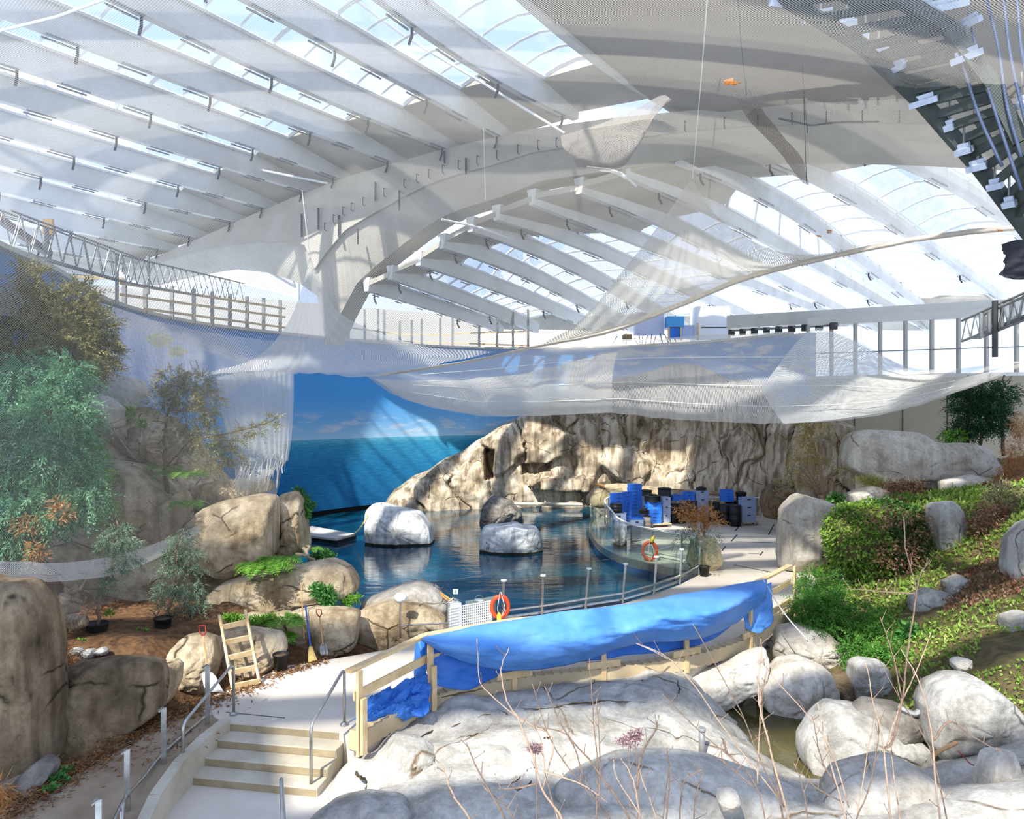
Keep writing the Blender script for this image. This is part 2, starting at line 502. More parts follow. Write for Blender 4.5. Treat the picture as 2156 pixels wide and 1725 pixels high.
# the great arch
AR = [(2500,225,335),(2250,212,322),(2060,205,312),(1908,207,306),(1760,210,305),(1620,217,307),(1480,230,312),(1305,247,340),(1198,261,356),(1120,272,368),(1036,290,403),(960,308,425),(902,323,450),(851,337,486),(767,362,553),(727,373,590),(690,388,660),(660,400,730),(645,405,620),(600,423,588),(520,457,562),(430,497,552),(330,540,572),(260,566,590)]
arch_n = Vector((0.447, 0.894, 0))
V = []; fs = []
up3 = []; lo3 = []
for x, yu, yl in AR:
    a = arch_plan(kx(x)); 
    up3.append(Vector((a.x, a.y, CAMZ + (CY - yu) / F * a.y)))
    b = a
    lo3.append(Vector((b.x, b.y, CAMZ + (CY - yl) / F * b.y)))
upS = catmull(up3, 90); 
xs = [p.x for p in up3]
lo_arr = np.array([[p.x, p.y, p.z] for p in lo3])
loS = np.array([[q[0], q[1], np.interp(-q[0], [-p.x for p in lo3], [p.z for p in lo3])] for q in upS])
for a, b in zip(upS, loS):
    a = Vector(a); b = Vector(b); mid = a.lerp(b, 0.52)
    V += [a, mid - arch_n * 0.05, mid + arch_n * 0.12, b + arch_n * 0.9, b + arch_n * 2.2, a + arch_n * 2.2]
n = len(upS)
for i in range(n - 1):
    for k in range(6):
        a, b = i * 6 + k, i * 6 + (k + 1) % 6; fs.append((a, a + 6, b + 6, b))
fs += [tuple(range(6)), tuple((n - 1) * 6 + k for k in range(5, -1, -1))]
M['arch_concrete'] = simple('arch_concrete', (194, 187, 172), (174, 166, 150), 0.85, 0.6, bump=0.05, bump_scale=6)
mesh_obj('arch', V, fs, M['arch_concrete'], ceiling)
for i in range(4, n - 26, 2):            # the row of lamp brackets on the arch's face
    q = Vector(upS[i]).lerp(Vector(loS[i]), 0.30) - arch_n * 0.06
    mb = MB()
    mb.tube([q, q - arch_n * 0.16, q - arch_n * 0.16 - Vector((0, 0, 0.36)), q - Vector((0, 0, 0.38))], 0.022, 5)
    mb.build('lamp_bracket', M['dark_metal'], ceiling)
for i, (x, y, h) in enumerate([(985,335,34),(795,385,40),(845,403,42),(718,455,46),(758,484,32),(640,452,48),(675,440,46),(940,320,26)]):
    a = arch_plan(kx(x)); p = Vector((a.x, a.y, CAMZ + (CY - y) / F * a.y)) - arch_n * 0.16
    mb = MB(); mb.beam(p, p - Vector((0, 0, h / F * a.y)), 0.09, 0.07); mb.build('hanging_rod', M['dark_metal'], ceiling)

# the solid shell to the right of the left field, above the arch
V = []; nu, nv = 26, 16
uu = Vector((uA.x, uA.y, 0)).normalized()
for j in range(nv):
    t = -2.2 + 14.5 * j / (nv - 1)
    dz = rim[min(NV - 1, int(j / (nv - 1) * (NV - 1) * .58))].z - rim[0].z
    for i in range(nu):
        w = i / (nu - 1)
        fx = rim[0].x + (26.0 - rim[0].x) * w; foot = Vector((fx, 31 - 0.5 * fx + 0.6, float(np.interp(fx, upS[::-1, 0], upS[::-1, 2])) - 0.15 + (rim[0].z - float(np.interp(rim[0].x, upS[::-1, 0], upS[::-1, 2]))) * max(0, 1 - 9 * w)))
        q = foot + uu * t
        V.append(Vector((q.x, q.y, q.z + dz * (1 - w) + 1.1 * math.sin(math.pi * j / (nv - 1)) * (0.3 + 0.7 * w))))
for v in list(V): V.append(v + Vector((0, 0, 0.35)))
fs = [tuple(f) for f in grid_faces(nu, nv)] + [tuple(x + nu * nv for x in f[::-1]) for f in grid_faces(nu, nv)]
mesh_obj('ceiling_shell', V, fs, M['concrete_shell'], ceiling, smooth=True)
# under the arch's left springing a last rib with its own glazed eye
eye = [P(x, y, 45.0) for x, y in ((352,560),(375,572),(440,586),(505,600),(560,612),(630,632))]
eye = [Vector(p) for p in catmull(eye, 12)]
ue = (eye[-1] - eye[0]); ue.z = 0; ue.normalize()
make_rib(eye, ue, 1.3)
eye_near = [p + Vector((0, -1.2, 1.0 * math.sin(math.pi * i / 11) + 0.1)) for i, p in enumerate(eye)]
strip(eye, eye_near, ue, 0.1, 0.95, 8, 1.3, 0.2)

# lamp battens clipped under the ribs
def battens(line, u, every, n_side):
    for i in range(1, len(line) - 2, every):
        a, b = line[i], line[i].lerp(line[i + 1], 0.85)
        mb = MB()
        for s in (-0.16, 0.16):
            o = offset_dir(u) * s - Vector((0, 0, 0.07)); mb.beam(a + o, b + o, 0.05, 0.05)
        mb.build('lamp_batten', M['grey_metal'], ceiling)
        if i % 4 == 1:
            mb = MB(); mb.tube([a - Vector((0, 0, 0.05)), a - Vector((0, 0, 0.3)), a - Vector((0, 0, 0.55)) + offset_dir(u) * 0.14], 0.05, 5)
            mb.build('lamp_arm', M['dark_metal'], ceiling)
for ln in linesA: battens(ln, uA, 2, 1)
for ln, u in linesB: battens(ln, u, 3, 1)

# the next bay of the roof, over and behind the viewer: the same ribs and glazing
bay = []
for k in range(10):
    y0 = 15.6 - 3.2 * k
    ln = [Vector((x, y0 + 0.14 * x, 16.2 + 0.6 * math.cos(x / 14.0) - 0.02 * max(0, -y0))) for x in np.linspace(-14 if k < 3 else -20, 24, 10)]
    make_rib(ln, Vector((1, 0.14, 0)).normalized(), DA); bay.append(ln)
V = []  # unseen slab added to keep the sun off the ramp and left pillar
for z in (16.9, 17.2):
    for x, y in ((-24, -1.5), (-11.4, -1.2), (-10.0, -5), (-9.0, -14), (-24, -14)): V.append((x, y, z))
mesh_obj('shade_slab', V, [(0, 1, 2, 3, 4), (9, 8, 7, 6, 5)] + [(i, (i + 1) % 5, 5 + (i + 1) % 5, 5 + i) for i in range(5)], M['concrete_shell'], ceiling)
for k in range(9):
    strip(bay[k], bay[k + 1], Vector((1, 0.14, 0)).normalized(), 0.02, 0.98, 3, DA)
# ------------------------------------------------------------------ setting: painted back wall, far walls, window band, deck, stairs, ramp, water
WATER = -0.4
def mural_mat():
    m, nt, out = _nodes('painted_sea_and_sky')
    tc = N(nt, 'ShaderNodeTexCoord'); geo = N(nt, 'ShaderNodeNewGeometry')
    sp = N(nt, 'ShaderNodeSeparateXYZ', {0: geo.outputs['Position']})
    uv = N(nt, 'ShaderNodeSeparateXYZ', {0: tc.outputs['UV']})
    z = sp.outputs[2]
    zn = math_(nt, 'DIVIDE', math_(nt, 'ADD', z, 0.5), 10.0)
    sky = ramp(nt, zn, [(0.405, lin((176, 214, 238))), (0.50, lin((124, 188, 234))), (0.62, lin((92, 172, 236))), (0.95, lin((74, 154, 226)))])
    cv = N(nt, 'ShaderNodeMapping', {'Vector': tc.outputs['UV'], 'Scale': (0.55, 2.2, 1.0)})
    cn = N(nt, 'ShaderNodeTexNoise', {'Vector': cv.outputs[0], 'Scale': 1.0, 'Detail': 7.0, 'Roughness': 0.62})
    # low puffs near the horizon everywhere, tall heaps towards the right end
    low = ramp(nt, zn, [(0.405, (0, 0, 0, 1)), (0.43, (0.8, 0.8, 0.8, 1)), (0.50, (0.5, 0.5, 0.5, 1)), (0.56, (0, 0, 0, 1))])
    right = ramp(nt, math_(nt, 'DIVIDE', uv.outputs[0], 60.0), [(0.60, (0, 0, 0, 1)), (0.74, (1, 1, 1, 1))])
    gate = mixc(nt, 1.0, low, right, 'ADD')
    cm = ramp(nt, cn.outputs[0], [(0.50, (0, 0, 0, 1)), (0.60, (1, 1, 1, 1))])
    cm = mixc(nt, 1.0, cm, gate, 'MULTIPLY')
    sky = mixc(nt, cm, sky, lin((226, 226, 226)))
    sea = ramp(nt, zn, [(0.0, lin((28, 100, 152))), (0.25, lin((42, 128, 178))), (0.37, lin((62, 154, 192))), (0.402, lin((106, 186, 212)))])
    wv = N(nt, 'ShaderNodeMapping', {'Vector': tc.outputs['UV'], 'Scale': (1.2, 9.0, 1.0)})
    wn_ = N(nt, 'ShaderNodeTexNoise', {'Vector': wv.outputs[0], 'Scale': 1.6, 'Detail': 5.0, 'Roughness': 0.65})
    wr = ramp(nt, wn_.outputs[0], [(0.35, (0.72, 0.76, 0.8, 1)), (0.65, (1.2, 1.16, 1.1, 1))])
    sea = mixc(nt, 1.0, sea, wr, 'MULTIPLY')
    f = math_(nt, 'GREATER_THAN', z, 3.55)
    col = mixc(nt, f, sea, sky)
    pb = N(nt, 'ShaderNodeBsdfPrincipled', {'Base Color': col, 'Roughness': 0.75, 'Specular IOR Level': 0.15})
    nt.links.new(pb.outputs[0], out.inputs[0])
    return m
M['mural'] = mural_mat()
MTOP = 8.75
top_px = [(-260, 430), (-120, 478), (0, 530), (90, 568), (225, 640), (400, 682), (600, 706), (770, 722), (1000, 735), (1300, 733), (1500, 722), (1705, 700)]
plan = []
for x, y in top_px:
    d = F * (MTOP - CAMZ) / (CY - y); plan.append(((x - CX) / F * d, d))
plan = catmull(plan, 120)
seg = np.concatenate([[0], np.cumsum(np.linalg.norm(np.diff(plan, axis=0), axis=1))])
V, UV = [], []
zs = [-0.15, 3.55, MTOP]
cen = np.array([0.0, 24.0])
for dpt in (0.0, 0.5):
    for z in zs:
        for (x, y), s_ in zip(plan, seg):
            q = np.array([x, y]); o = (q - cen) / np.linalg.norm(q - cen)
            q = q + o * dpt
            V.append((q[0], q[1], z)); UV.append((s_, z))
n = len(plan); g = grid_faces(n, 3)
fs = [tuple(f) for f in g] + [tuple(int(i) + 3 * n for i in f[::-1]) for f in g]
fs += [(i, i + 1, i + 1 + 3 * n, i + 3 * n) for i in range(n - 1)]
fs += [(2 * n + i, 2 * n + i + 1, 5 * n + i + 1, 5 * n + i) for i in range(n - 1)]
fs += [(n - 1, 2 * n - 1, 5 * n - 1 - n, 4 * n - 1), (2 * n - 1, 3 * n - 1, 6 * n - 1, 5 * n - 1)]
wall_back = mesh_obj('wall_back', V, fs, M['mural'], None, uvs=UV)
tag(wall_back, 'curved wall painted with blue sea and sky behind the pool', None, None, 'structure')
# dark plinth under the mural, set back, down into the water
V = []
for z in (-2.5, -0.15):
    for (x, y) in plan:
        q = np.array([x, y]); o = (q - cen) / np.linalg.norm(q - cen); q = q + o * 0.35; V.append((q[0], q[1], z))
M['dark_plinth'] = simple('dark_plinth', (24, 24, 26), (14, 14, 16), 0.7)
wp = mesh_obj('wall_base', V, [tuple(f) for f in grid_faces(n, 2)], M['dark_plinth'], wall_back)
# pale coping along the top
mb = MB()
pp = [Vector((x, y, MTOP + 0.06)) for x, y in plan]
for a, b in zip(pp[:-1:3], pp[3::3]): mb.beam(a, b, 0.6, 0.12)
mb.build('coping', simple('coping_paint', (206, 200, 186), None, 0.7), wall_back)

# far hall walls beyond the mural
M['hall_wall'] = simple('hall_wall', (202, 194, 178), (186, 178, 160), 0.85, 0.2)
V = [(-46, 52, 3), (-46, 52, 15.5), (-4, 84, 3), (-4, 84, 16), (24, 70, 3), (24, 70, 14.5)]
o = mesh_obj('wall_far', V, [(0, 2, 3, 1), (2, 4, 5, 3)], M['hall_wall']); tag(o, 'pale far wall of the hall beyond the painted wall', None, None, 'structure')
wall_far = o

# beige wall and glazed band on the right
M['beige_wall'] = simple('beige_wall', (168, 158, 136), (152, 142, 120), 0.85, 0.25)
e = plan[-1]
WR = [Vector((e[0], e[1] + 0.1, 0)), Vector((21.0, 30.2, 0)), Vector((30.0, 26.5, 0))]
def wallseg(name, pts, z0, z1, mat, th=0.3, parent=None):
    V = []; m = len(pts)
    for z in (z0, z1):
        for p in pts: V.append((p.x, p.y, z))
    for z in (z0, z1):
        for p in pts: V.append((p.x + 0.05, p.y + th, z))
    fs = [tuple(f) for f in grid_faces(m, 2)] + [tuple(int(i) + 2 * m for i in f[::-1]) for f in grid_faces(m, 2)]
    fs += [(m + i, m + i + 1, 3 * m + i + 1, 3 * m + i) for i in range(m - 1)]
    fs += [(0, m, 3 * m, 2 * m), (m - 1, 3 * m - 1, 4 * m - 1, 2 * m - 1)]
    return mesh_obj(name, V, fs, mat, parent)
wall_right = tag(wallseg('wall_right', WR, -0.5, 6.6, M['beige_wall']), 'plain beige wall on the right under the glazed band', None, None, 'structure')
mb = MB()
for f in (0.25, 0.5, 0.72):
    p = WR[0].lerp(WR[1], f); mb.box(p + Vector((0, -0.01, 3.0)), (0.04, 0.03, 7.0))
    mb.build('panel_joint', M['dark_metal'], wall_right); mb = MB()
# window band
W0, W1 = WR[0].copy(), WR[2].copy(); 
win = empty('window_1', (22, 29, 6.6), None, None); tag(win, 'glazed band of tall panes between grey mullions at upper right', None, None, 'structure')
pts_w = []
for k in range(17):
    f = k / 16
    p = WR[0].lerp(WR[1], f / 0.48) if f < 0.48 else WR[1].lerp(WR[2], (f - 0.48) / 0.52)
    pts_w.append(p)
for k, p in enumerate(pts_w):
    mb = MB(); mb.box(p + Vector((0, 0.1, 7.85)), (0.12, 0.18, 2.5)); mb.build('mullion', simple('mullion_grey', (176, 170, 160), None, 0.6) if k == 0 else bpy.data.materials['mullion_grey'], win)
    if k < 16:
        q = pts_w[k + 1]
        mesh_obj('pane', [(p.x, p.y + 0.12, 6.6), (q.x, q.y + 0.12, 6.6), (q.x, q.y + 0.12, 9.1), (p.x, p.y + 0.12, 9.1)], [(0, 1, 2, 3)], M['glass'], win)
        mb = MB(); mb.tube([p + Vector((0, 0, 7.75)), q + Vector((0, 0, 7.75))], 0.025, 5); mb.build('tie_rod', M['grey_metal'], win)
mb = MB()
for a, b in zip(pts_w[:-1], pts_w[1:]): mb.beam(a + Vector((0, 0.1, 9.25)), b + Vector((0, 0.1, 9.25)), 0.4, 0.35)
mb.build('head_rail', M['concrete_white'], win)
mb = MB()
for a, b in zip(pts_w[:-1], pts_w[1:]): mb.beam(a + Vector((0, 0.1, 6.6)), b + Vector((0, 0.1, 6.6)), 0.4, 0.15)
mb.build('window_sill', M['concrete_white'], win)
# concrete beam above the band where the ribs come down
V = []
for p in (WR[0] + Vector((-3, 3, 0)), WR[1] + Vector((0, 1.5, 0)), WR[2] + Vector((2, 1, 0))):
    V += [(p.x, p.y, 9.3), (p.x, p.y, 9.95)]
o = mesh_obj('beam', V, [(0, 2, 3, 1), (2, 4, 5, 3)], M['concrete_white'], ceiling)

# ---- floors
M['deck'] = simple('deck_concrete', (214, 203, 186), (192, 180, 162), 0.85, 0.6, bump=0.12, bump_scale=50)
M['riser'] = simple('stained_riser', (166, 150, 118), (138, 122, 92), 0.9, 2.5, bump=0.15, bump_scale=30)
M['step'] = simple('step_concrete', (196, 186, 166), (168, 156, 132), 0.88, 1.4, bump=0.15, bump_scale=30)
fence_px = [(745, 1560), (897, 1480), (1078, 1440), (1265, 1418), (1437, 1392), (1570, 1352), (1663, 1290)]
fence3 = [G(*p) for p in fence_px]
rail_px = [(905, 1345), (940, 1335), (1050, 1312), (1140, 1300), (1232, 1283), (1310, 1272), (1375, 1252), (1430, 1232), (1470, 1212)]
pen_px = [(1462, 1204), (1400, 1193), (1330, 1178), (1290, 1163), (1262, 1145), (1246, 1122), (1243, 1108), (1250, 1094), (1275, 1084)]
deck_px = [(470, 1521), (713, 1541)] + fence_px + [(1700, 1250), (1760, 1180), (1800, 1120), (1800, 1075), (1650, 1066), (1400, 1070)] + pen_px[::-1] + rail_px[::-1] + [(850, 1362), (760, 1378), (640, 1398), (600, 1402), (520, 1440), (440, 1468), (400, 1490), (434, 1500)]
top = [G(*p) for p in deck_px]
m = len(top)
V = [tuple(p) for p in top] + [(p.x, p.y, -2.6) for p in top]
bm = bmesh.new()
bv = [bm.verts.new(v) for v in V]
f = bm.faces.new(bv[:m]); 
for i in range(m): bm.faces.new((bv[i], bv[m + i], bv[m + (i + 1) % m], bv[(i + 1) % m]))
bmesh.ops.recalc_face_normals(bm, faces=bm.faces)
bmesh.ops.triangulate(bm, faces=[f for f in bm.faces if len(f.verts) > 4])
me = bpy.data.meshes.new('floor'); bm.to_mesh(me); bm.free(); me.materials.append(M['deck'])
floor = tag(link(bpy.data.objects.new('floor', me)), 'pale concrete deck running from the steps round the pool', None, None, 'structure')
# cuts and small drains in the deck
for a, b in [((1548,1118),(1558,1106)),((1540,1140),(1552,1126)),((1618,1126),(1630,1104)),((1550,1141),(1625,1143)),((1575,1166),(1600,1167)),((1600,1170),(1606,1162)),((1545,1190),(1640,1208)),((1528,1150),(1520,1160))]:
    mb = MB(); mb.beam(G(*a, 0.004), G(*b, 0.004), 0.05, 0.006); mb.build('saw_cut', M['dark_metal'], floor)
mb = MB(); a, b = G(476, 1500, 0.003), G(600, 1512, 0.003); mb.beam(a, b, 0.015, 0.006); mb.build('floor_joint', M['dark_metal'], floor)

# ---- stairs: top landing edge, four risers down to the lower floor
L0, R0 = G(470, 1521), G(713, 1541)
drn = (R0 - L0).normalized(); run = Vector((drn.y, -drn.x, 0)); run = run if run.y < 0 else -run
rise, tread = 0.12, 0.34
stairs = empty('stairs', (L0 + R0) / 2 + Vector((0, 0, -0.48)), None, None); tag(stairs, 'four wide worn concrete steps up to the deck', None, None, 'structure')
for k in range(4):
    z1 = -rise * k - 0.0; 
    ext = 0.16 * k
    a = L0 + run * (tread * k) - drn * (ext + 0.0); b = R0 + run * (tread * k) - drn * 0.16 * k * 0.3
    if k == 0: continue
    z1 = -rise * k
    c = (a + b) / 2 - run * tread / 2 + run * tread * 0
    mb = MB()
    A = L0 + run * (tread * (k - 1)) - drn * (0.42 * k); B = R0 + run * (tread * (k - 1)) + drn * 0.12
    vs = []
    for z in (-0.9, z1):
        for p in (A, B, B + run * tread, A + run * tread): vs.append((p.x, p.y, z))
    mb.add(vs, [(0, 1, 2, 3), (4, 5, 6, 7), (0, 1, 5, 4), (1, 2, 6, 5), (2, 3, 7, 6), (3, 0, 4, 7)])
    o = mb.build('step', M['step'], stairs)
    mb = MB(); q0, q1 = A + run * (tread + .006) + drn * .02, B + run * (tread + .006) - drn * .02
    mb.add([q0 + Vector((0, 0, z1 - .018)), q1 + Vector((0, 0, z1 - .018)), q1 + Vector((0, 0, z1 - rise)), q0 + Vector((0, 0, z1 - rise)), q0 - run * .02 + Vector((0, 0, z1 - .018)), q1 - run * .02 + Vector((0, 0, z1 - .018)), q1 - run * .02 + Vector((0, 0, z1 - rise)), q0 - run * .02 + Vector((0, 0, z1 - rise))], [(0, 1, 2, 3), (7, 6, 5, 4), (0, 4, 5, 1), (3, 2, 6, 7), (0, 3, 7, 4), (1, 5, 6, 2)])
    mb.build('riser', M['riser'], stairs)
    bv_ = o.modifiers.new('edge', 'BEVEL'); bv_.width = 0.015; bv_.segments = 2
LOW = -0.48
V = [G(*p, LOW) for p in [(330, 1600), (770, 1640), (960, 1780), (800, 2100), (150, 2100), (200, 1780)]]
V = [tuple(v) for v in V] + [(v.x, v.y, v.z - 0.5) for v in V]
lower_floor = mesh_obj('floor_lower', V, [(0, 1, 2, 3, 4, 5), (6, 11, 10, 9, 8, 7)], M['deck']); tag(lower_floor, 'pale concrete landing at the foot of the steps', None, None, 'structure')

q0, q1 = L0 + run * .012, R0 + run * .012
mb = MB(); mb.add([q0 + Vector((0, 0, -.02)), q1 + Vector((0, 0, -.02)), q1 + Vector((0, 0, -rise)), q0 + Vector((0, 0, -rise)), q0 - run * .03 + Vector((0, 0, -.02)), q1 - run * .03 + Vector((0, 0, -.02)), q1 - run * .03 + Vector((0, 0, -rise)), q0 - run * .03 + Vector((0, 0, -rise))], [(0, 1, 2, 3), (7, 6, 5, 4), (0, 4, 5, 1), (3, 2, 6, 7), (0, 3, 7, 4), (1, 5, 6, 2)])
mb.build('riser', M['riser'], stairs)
# ---- ramp on the left with its low side wall
M['ramp'] = simple('ramp_concrete', (158, 140, 116), (128, 108, 84), 0.9, 1.2, bump=0.2, bump_scale=25)
ramp_r = [G(470, 1521, 0.0), G(420, 1560, -0.02), G(370, 1610, -0.06), G(320, 1680, -0.12), G(292, 1740, -0.18), G(250, 1900, -0.25)]
ramp_l = [G(400, 1480, 0.0), G(345, 1500, -0.02), G(230, 1560, -0.06), G(120, 1625, -0.12), G(30, 1700, -0.18), G(-120, 1860, -0.25)]
V = []
for a, b in zip(ramp_l, ramp_r): V += [tuple(a), tuple(b)]
k = len(V)
V += [(x, y, z - 0.7) for x, y, z in V]
fs = [(2 * i, 2 * i + 1, 2 * i + 3, 2 * i + 2) for i in range(5)] + [(2 * i + 1, k + 2 * i + 1, k + 2 * i + 3, 2 * i + 3) for i in range(5)]
ramp_slab = mesh_obj('ramp', V, fs, M['ramp']); tag(ramp_slab, 'brown stained ramp descending left of the steps', None, None, 'structure')
mb = MB()
for a, b in zip(ramp_r[:-1], ramp_r[1:]): mb.beam(a + Vector((0.05, 0, -0.22)), b + Vector((0.05, 0, -0.22)), 0.16, 0.56)
mb.build('ramp_curb', M['step'], ramp_slab)

# ---- water
def water_mat(name, deep, shallow, scale=(0.9, 2.6, 1), ior=1.5, strength=0.22, clear=0.0):
    m, nt, out = _nodes(name)
    geo = N(nt, 'ShaderNodeNewGeometry')
    mp = N(nt, 'ShaderNodeMapping', {'Vector': geo.outputs['Position'], 'Scale': scale})
    w = N(nt, 'ShaderNodeTexNoise', {'Vector': mp.outputs[0], 'Scale': 1.1, 'Detail': 4.0, 'Roughness': 0.55, 'Distortion': 0.4})
    b = N(nt, 'ShaderNodeBump', {'Strength': strength, 'Distance': 0.05, 'Height': w.outputs[0]})
    nz = N(nt, 'ShaderNodeTexNoise', {'Vector': geo.outputs['Position'], 'Scale': 0.25, 'Detail': 2.0})
    col = ramp(nt, nz.outputs[0], [(0.35, lin(deep)), (0.7, lin(shallow))])
    pb = N(nt, 'ShaderNodeBsdfPrincipled', {'Base Color': col, 'Roughness': 0.03, 'IOR': ior, 'Normal': b.outputs[0], 'Alpha': 1.0 - clear})
    nt.links.new(pb.outputs[0], out.inputs[0])
    return m
M['water'] = water_mat('pool_water', (6, 50, 70), (16, 78, 98))
V = [(-12, 17.0, WATER), (12, 17.0, WATER), (16, 40, WATER), (-14, 40, WATER), (0, 46, WATER)]
o = mesh_obj('pool_water', [(-15, 16.4, WATER), (6.0, 16.4, WATER), (6.0, 46, WATER), (-15, 46, WATER)], [(0, 1, 2, 3)], M['water'])
tag(o, 'deep blue pool water mirroring the rocks', 'water', None, 'stuff')
# ------------------------------------------------------------------ rock
M['rock_pale'] = rock_mat('rock_pale', (216, 210, 198), (197, 189, 175), (156, 145, 128), (120, 104, 84), 0.35, 0.35, 0.5, 3.0, 0.010, 0.35)
M['rock_grey'] = rock_mat('rock_grey', (196, 193, 186), (174, 170, 161), (132, 126, 116), (92, 84, 72), 0.4, 0.4, 0.55, 7.0, 0.010, 0.4)
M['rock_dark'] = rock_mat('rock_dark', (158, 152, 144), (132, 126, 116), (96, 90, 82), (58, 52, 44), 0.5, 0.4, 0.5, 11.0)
M['rock_tan'] = rock_mat('rock_tan', (214, 196, 166), (188, 168, 136), (134, 114, 86), (76, 62, 44), 0.5, 0.45, 0.75, 5.0, 0.02, 0.7)
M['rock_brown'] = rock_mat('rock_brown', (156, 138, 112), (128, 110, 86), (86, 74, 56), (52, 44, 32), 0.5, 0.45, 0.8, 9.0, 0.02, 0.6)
M['rock_island'] = rock_mat('rock_island', (240, 240, 238), (226, 226, 222), (160, 160, 156), (96, 88, 74), 0.5, 0.6, 0.4, 1.0, 0.008, 0.5)
M['rock_cliff'] = rock_mat('rock_cliff', (230, 216, 192), (196, 179, 153), (128, 113, 93), (64, 54, 42), 0.28, 0.7, 0.9, 2.0, 0.012, 0.45)
M['rock_bed'] = rock_mat('rock_bed', (202, 197, 186), (182, 177, 166), (146, 140, 128), (112, 88, 60), 0.45, 0.3, 0.65, 4.0, 0.014, 0.45)
M['soil'] = simple('bark_soil', (124, 88, 54), (66, 46, 28), 0.95, 9.0, bump=0.6, bump_scale=40)

def star_rock(name, label, outline, d, T, mat, cat='rock', group=None, amp=0.06, blocky=0.55, seed=0, nu=84, nv=46, parent=None, push=0.0, facets=13):
    """a solid stone: outline fixes its width and height as seen, T its half depth; squared, lumped and creased all round"""
    O = np.array(outline, float); c = (O.min(0) + O.max(0)) / 2
    A = O - c
    ang = np.arctan2(A[:, 1], A[:, 0]); o_ = np.argsort(ang)
    poly = A[o_]
    th = np.linspace(-math.pi, math.pi, nu, endpoint=False)
    r = np.zeros(nu)
    m = len(poly)
    for i, t in enumerate(th):
        dv = np.array([math.cos(t), math.sin(t)]); best = 0
        for k in range(m):
            p, q = poly[k], poly[(k + 1) % m]; e = q - p
            den = dv[0] * e[1] - dv[1] * e[0]
            if abs(den) < 1e-9: continue
            s = (p[0] * e[1] - p[1] * e[0]) / den; w = (p[0] * dv[1] - p[1] * dv[0]) / den
            if s > 0 and -1e-6 <= w <= 1 + 1e-6: best = max(best, s)
        r[i] = best if best > 0 else r[i - 1]
    r = (np.roll(r, 1) + 4 * r + np.roll(r, -1)) / 6
    sc = d / F
    ph = np.linspace(0.02, math.pi - 0.02, nv)
    size = float(np.mean(r)) * sc
    base = P(c[0], c[1], d); V = []
    sd = seed * 7.3 + c[0] * 0.01
    rp_ = np.random.RandomState(int(seed * 13 + abs(c[0])) % 9999)
    planes = []
    for _ in range(facets):
        nx_, nz_ = rp_.normal(0, .62, 2); nv_ = np.array([nx_, -1.0, nz_ + .15]); nv_ /= np.linalg.norm(nv_); planes.append((nv_, rp_.uniform(.52, .82)))
    hx_ = max(1e-3, (O[:, 0].max() - O[:, 0].min()) / 2 * sc); hz_ = max(1e-3, (O[:, 1].max() - O[:, 1].min()) / 2 * sc)
    for p in ph:
        lat = math.sin(p) ** blocky; dep = -math.copysign(abs(math.cos(p)) ** 0.8, math.cos(p)) * T
        for i, t in enumerate(th):
            x = math.cos(t) * r[i] * sc * lat; z = -math.sin(t) * r[i] * sc * lat
            y = dep + push * (z / max(size, 0.1))
            q_ = np.array([x / hx_, y / T, z / hz_])
            for nv_, of_ in planes:
                e_ = q_ @ nv_ - of_ * (abs(nv_[0]) * .55 + abs(nv_[1]) + abs(nv_[2]) * .55)
                if e_ > 0: q_[1] -= e_ * nv_[1] * .9 * (1.0 if nv_[1] < 0 else 0)
            y = q_[1] * T
            n1 = mnoise.fractal(Vector((x / size * 1.1 + sd, y / size * 1.1, z / size * 1.1 + sd)), 0.9, 2.0, 5)
            n2 = abs(mnoise.noise(Vector((x / size * 1.7 - sd, y / size * 1.7 + 4, z / size * 2.3))))
            cr = -0.15 * math.exp(-(n2 / 0.05) ** 2)
            n3 = 1 - abs(mnoise.noise(Vector((x / size * 4.1 + sd, y / size * 4.1, z / size * 5.2)))) * 2.2
            n4 = mnoise.fractal(Vector((x / size * 7.0 - sd, y / size * 7.0, z / size * 9.0)), 0.8, 2.0, 3)
            g = (n1 * amp * 1.6 + cr * amp * 5 + n3 * amp * .42 + n4 * amp * .42) * (0.35 + 0.65 * abs(math.cos(p)))
            V.append((base.x + x * (1 + g * 0.6), base.y + y * (1 + g) - g * size * 0.5, base.z + z * (1 + g * 0.6)))
    fs = [tuple(int(i) for i in f[::-1]) for f in grid_faces(nu, nv, True)]
    fs += [tuple(range(nu)), tuple(range((nv - 1) * nu, nv * nu))[::-1]]
    zmin = min(v[2] for v in V)
    o = mesh_obj(name, V, fs, mat, parent, None if parent else (base.x, base.y, zmin), True)
    return o if parent else tag(o, label, cat, group)

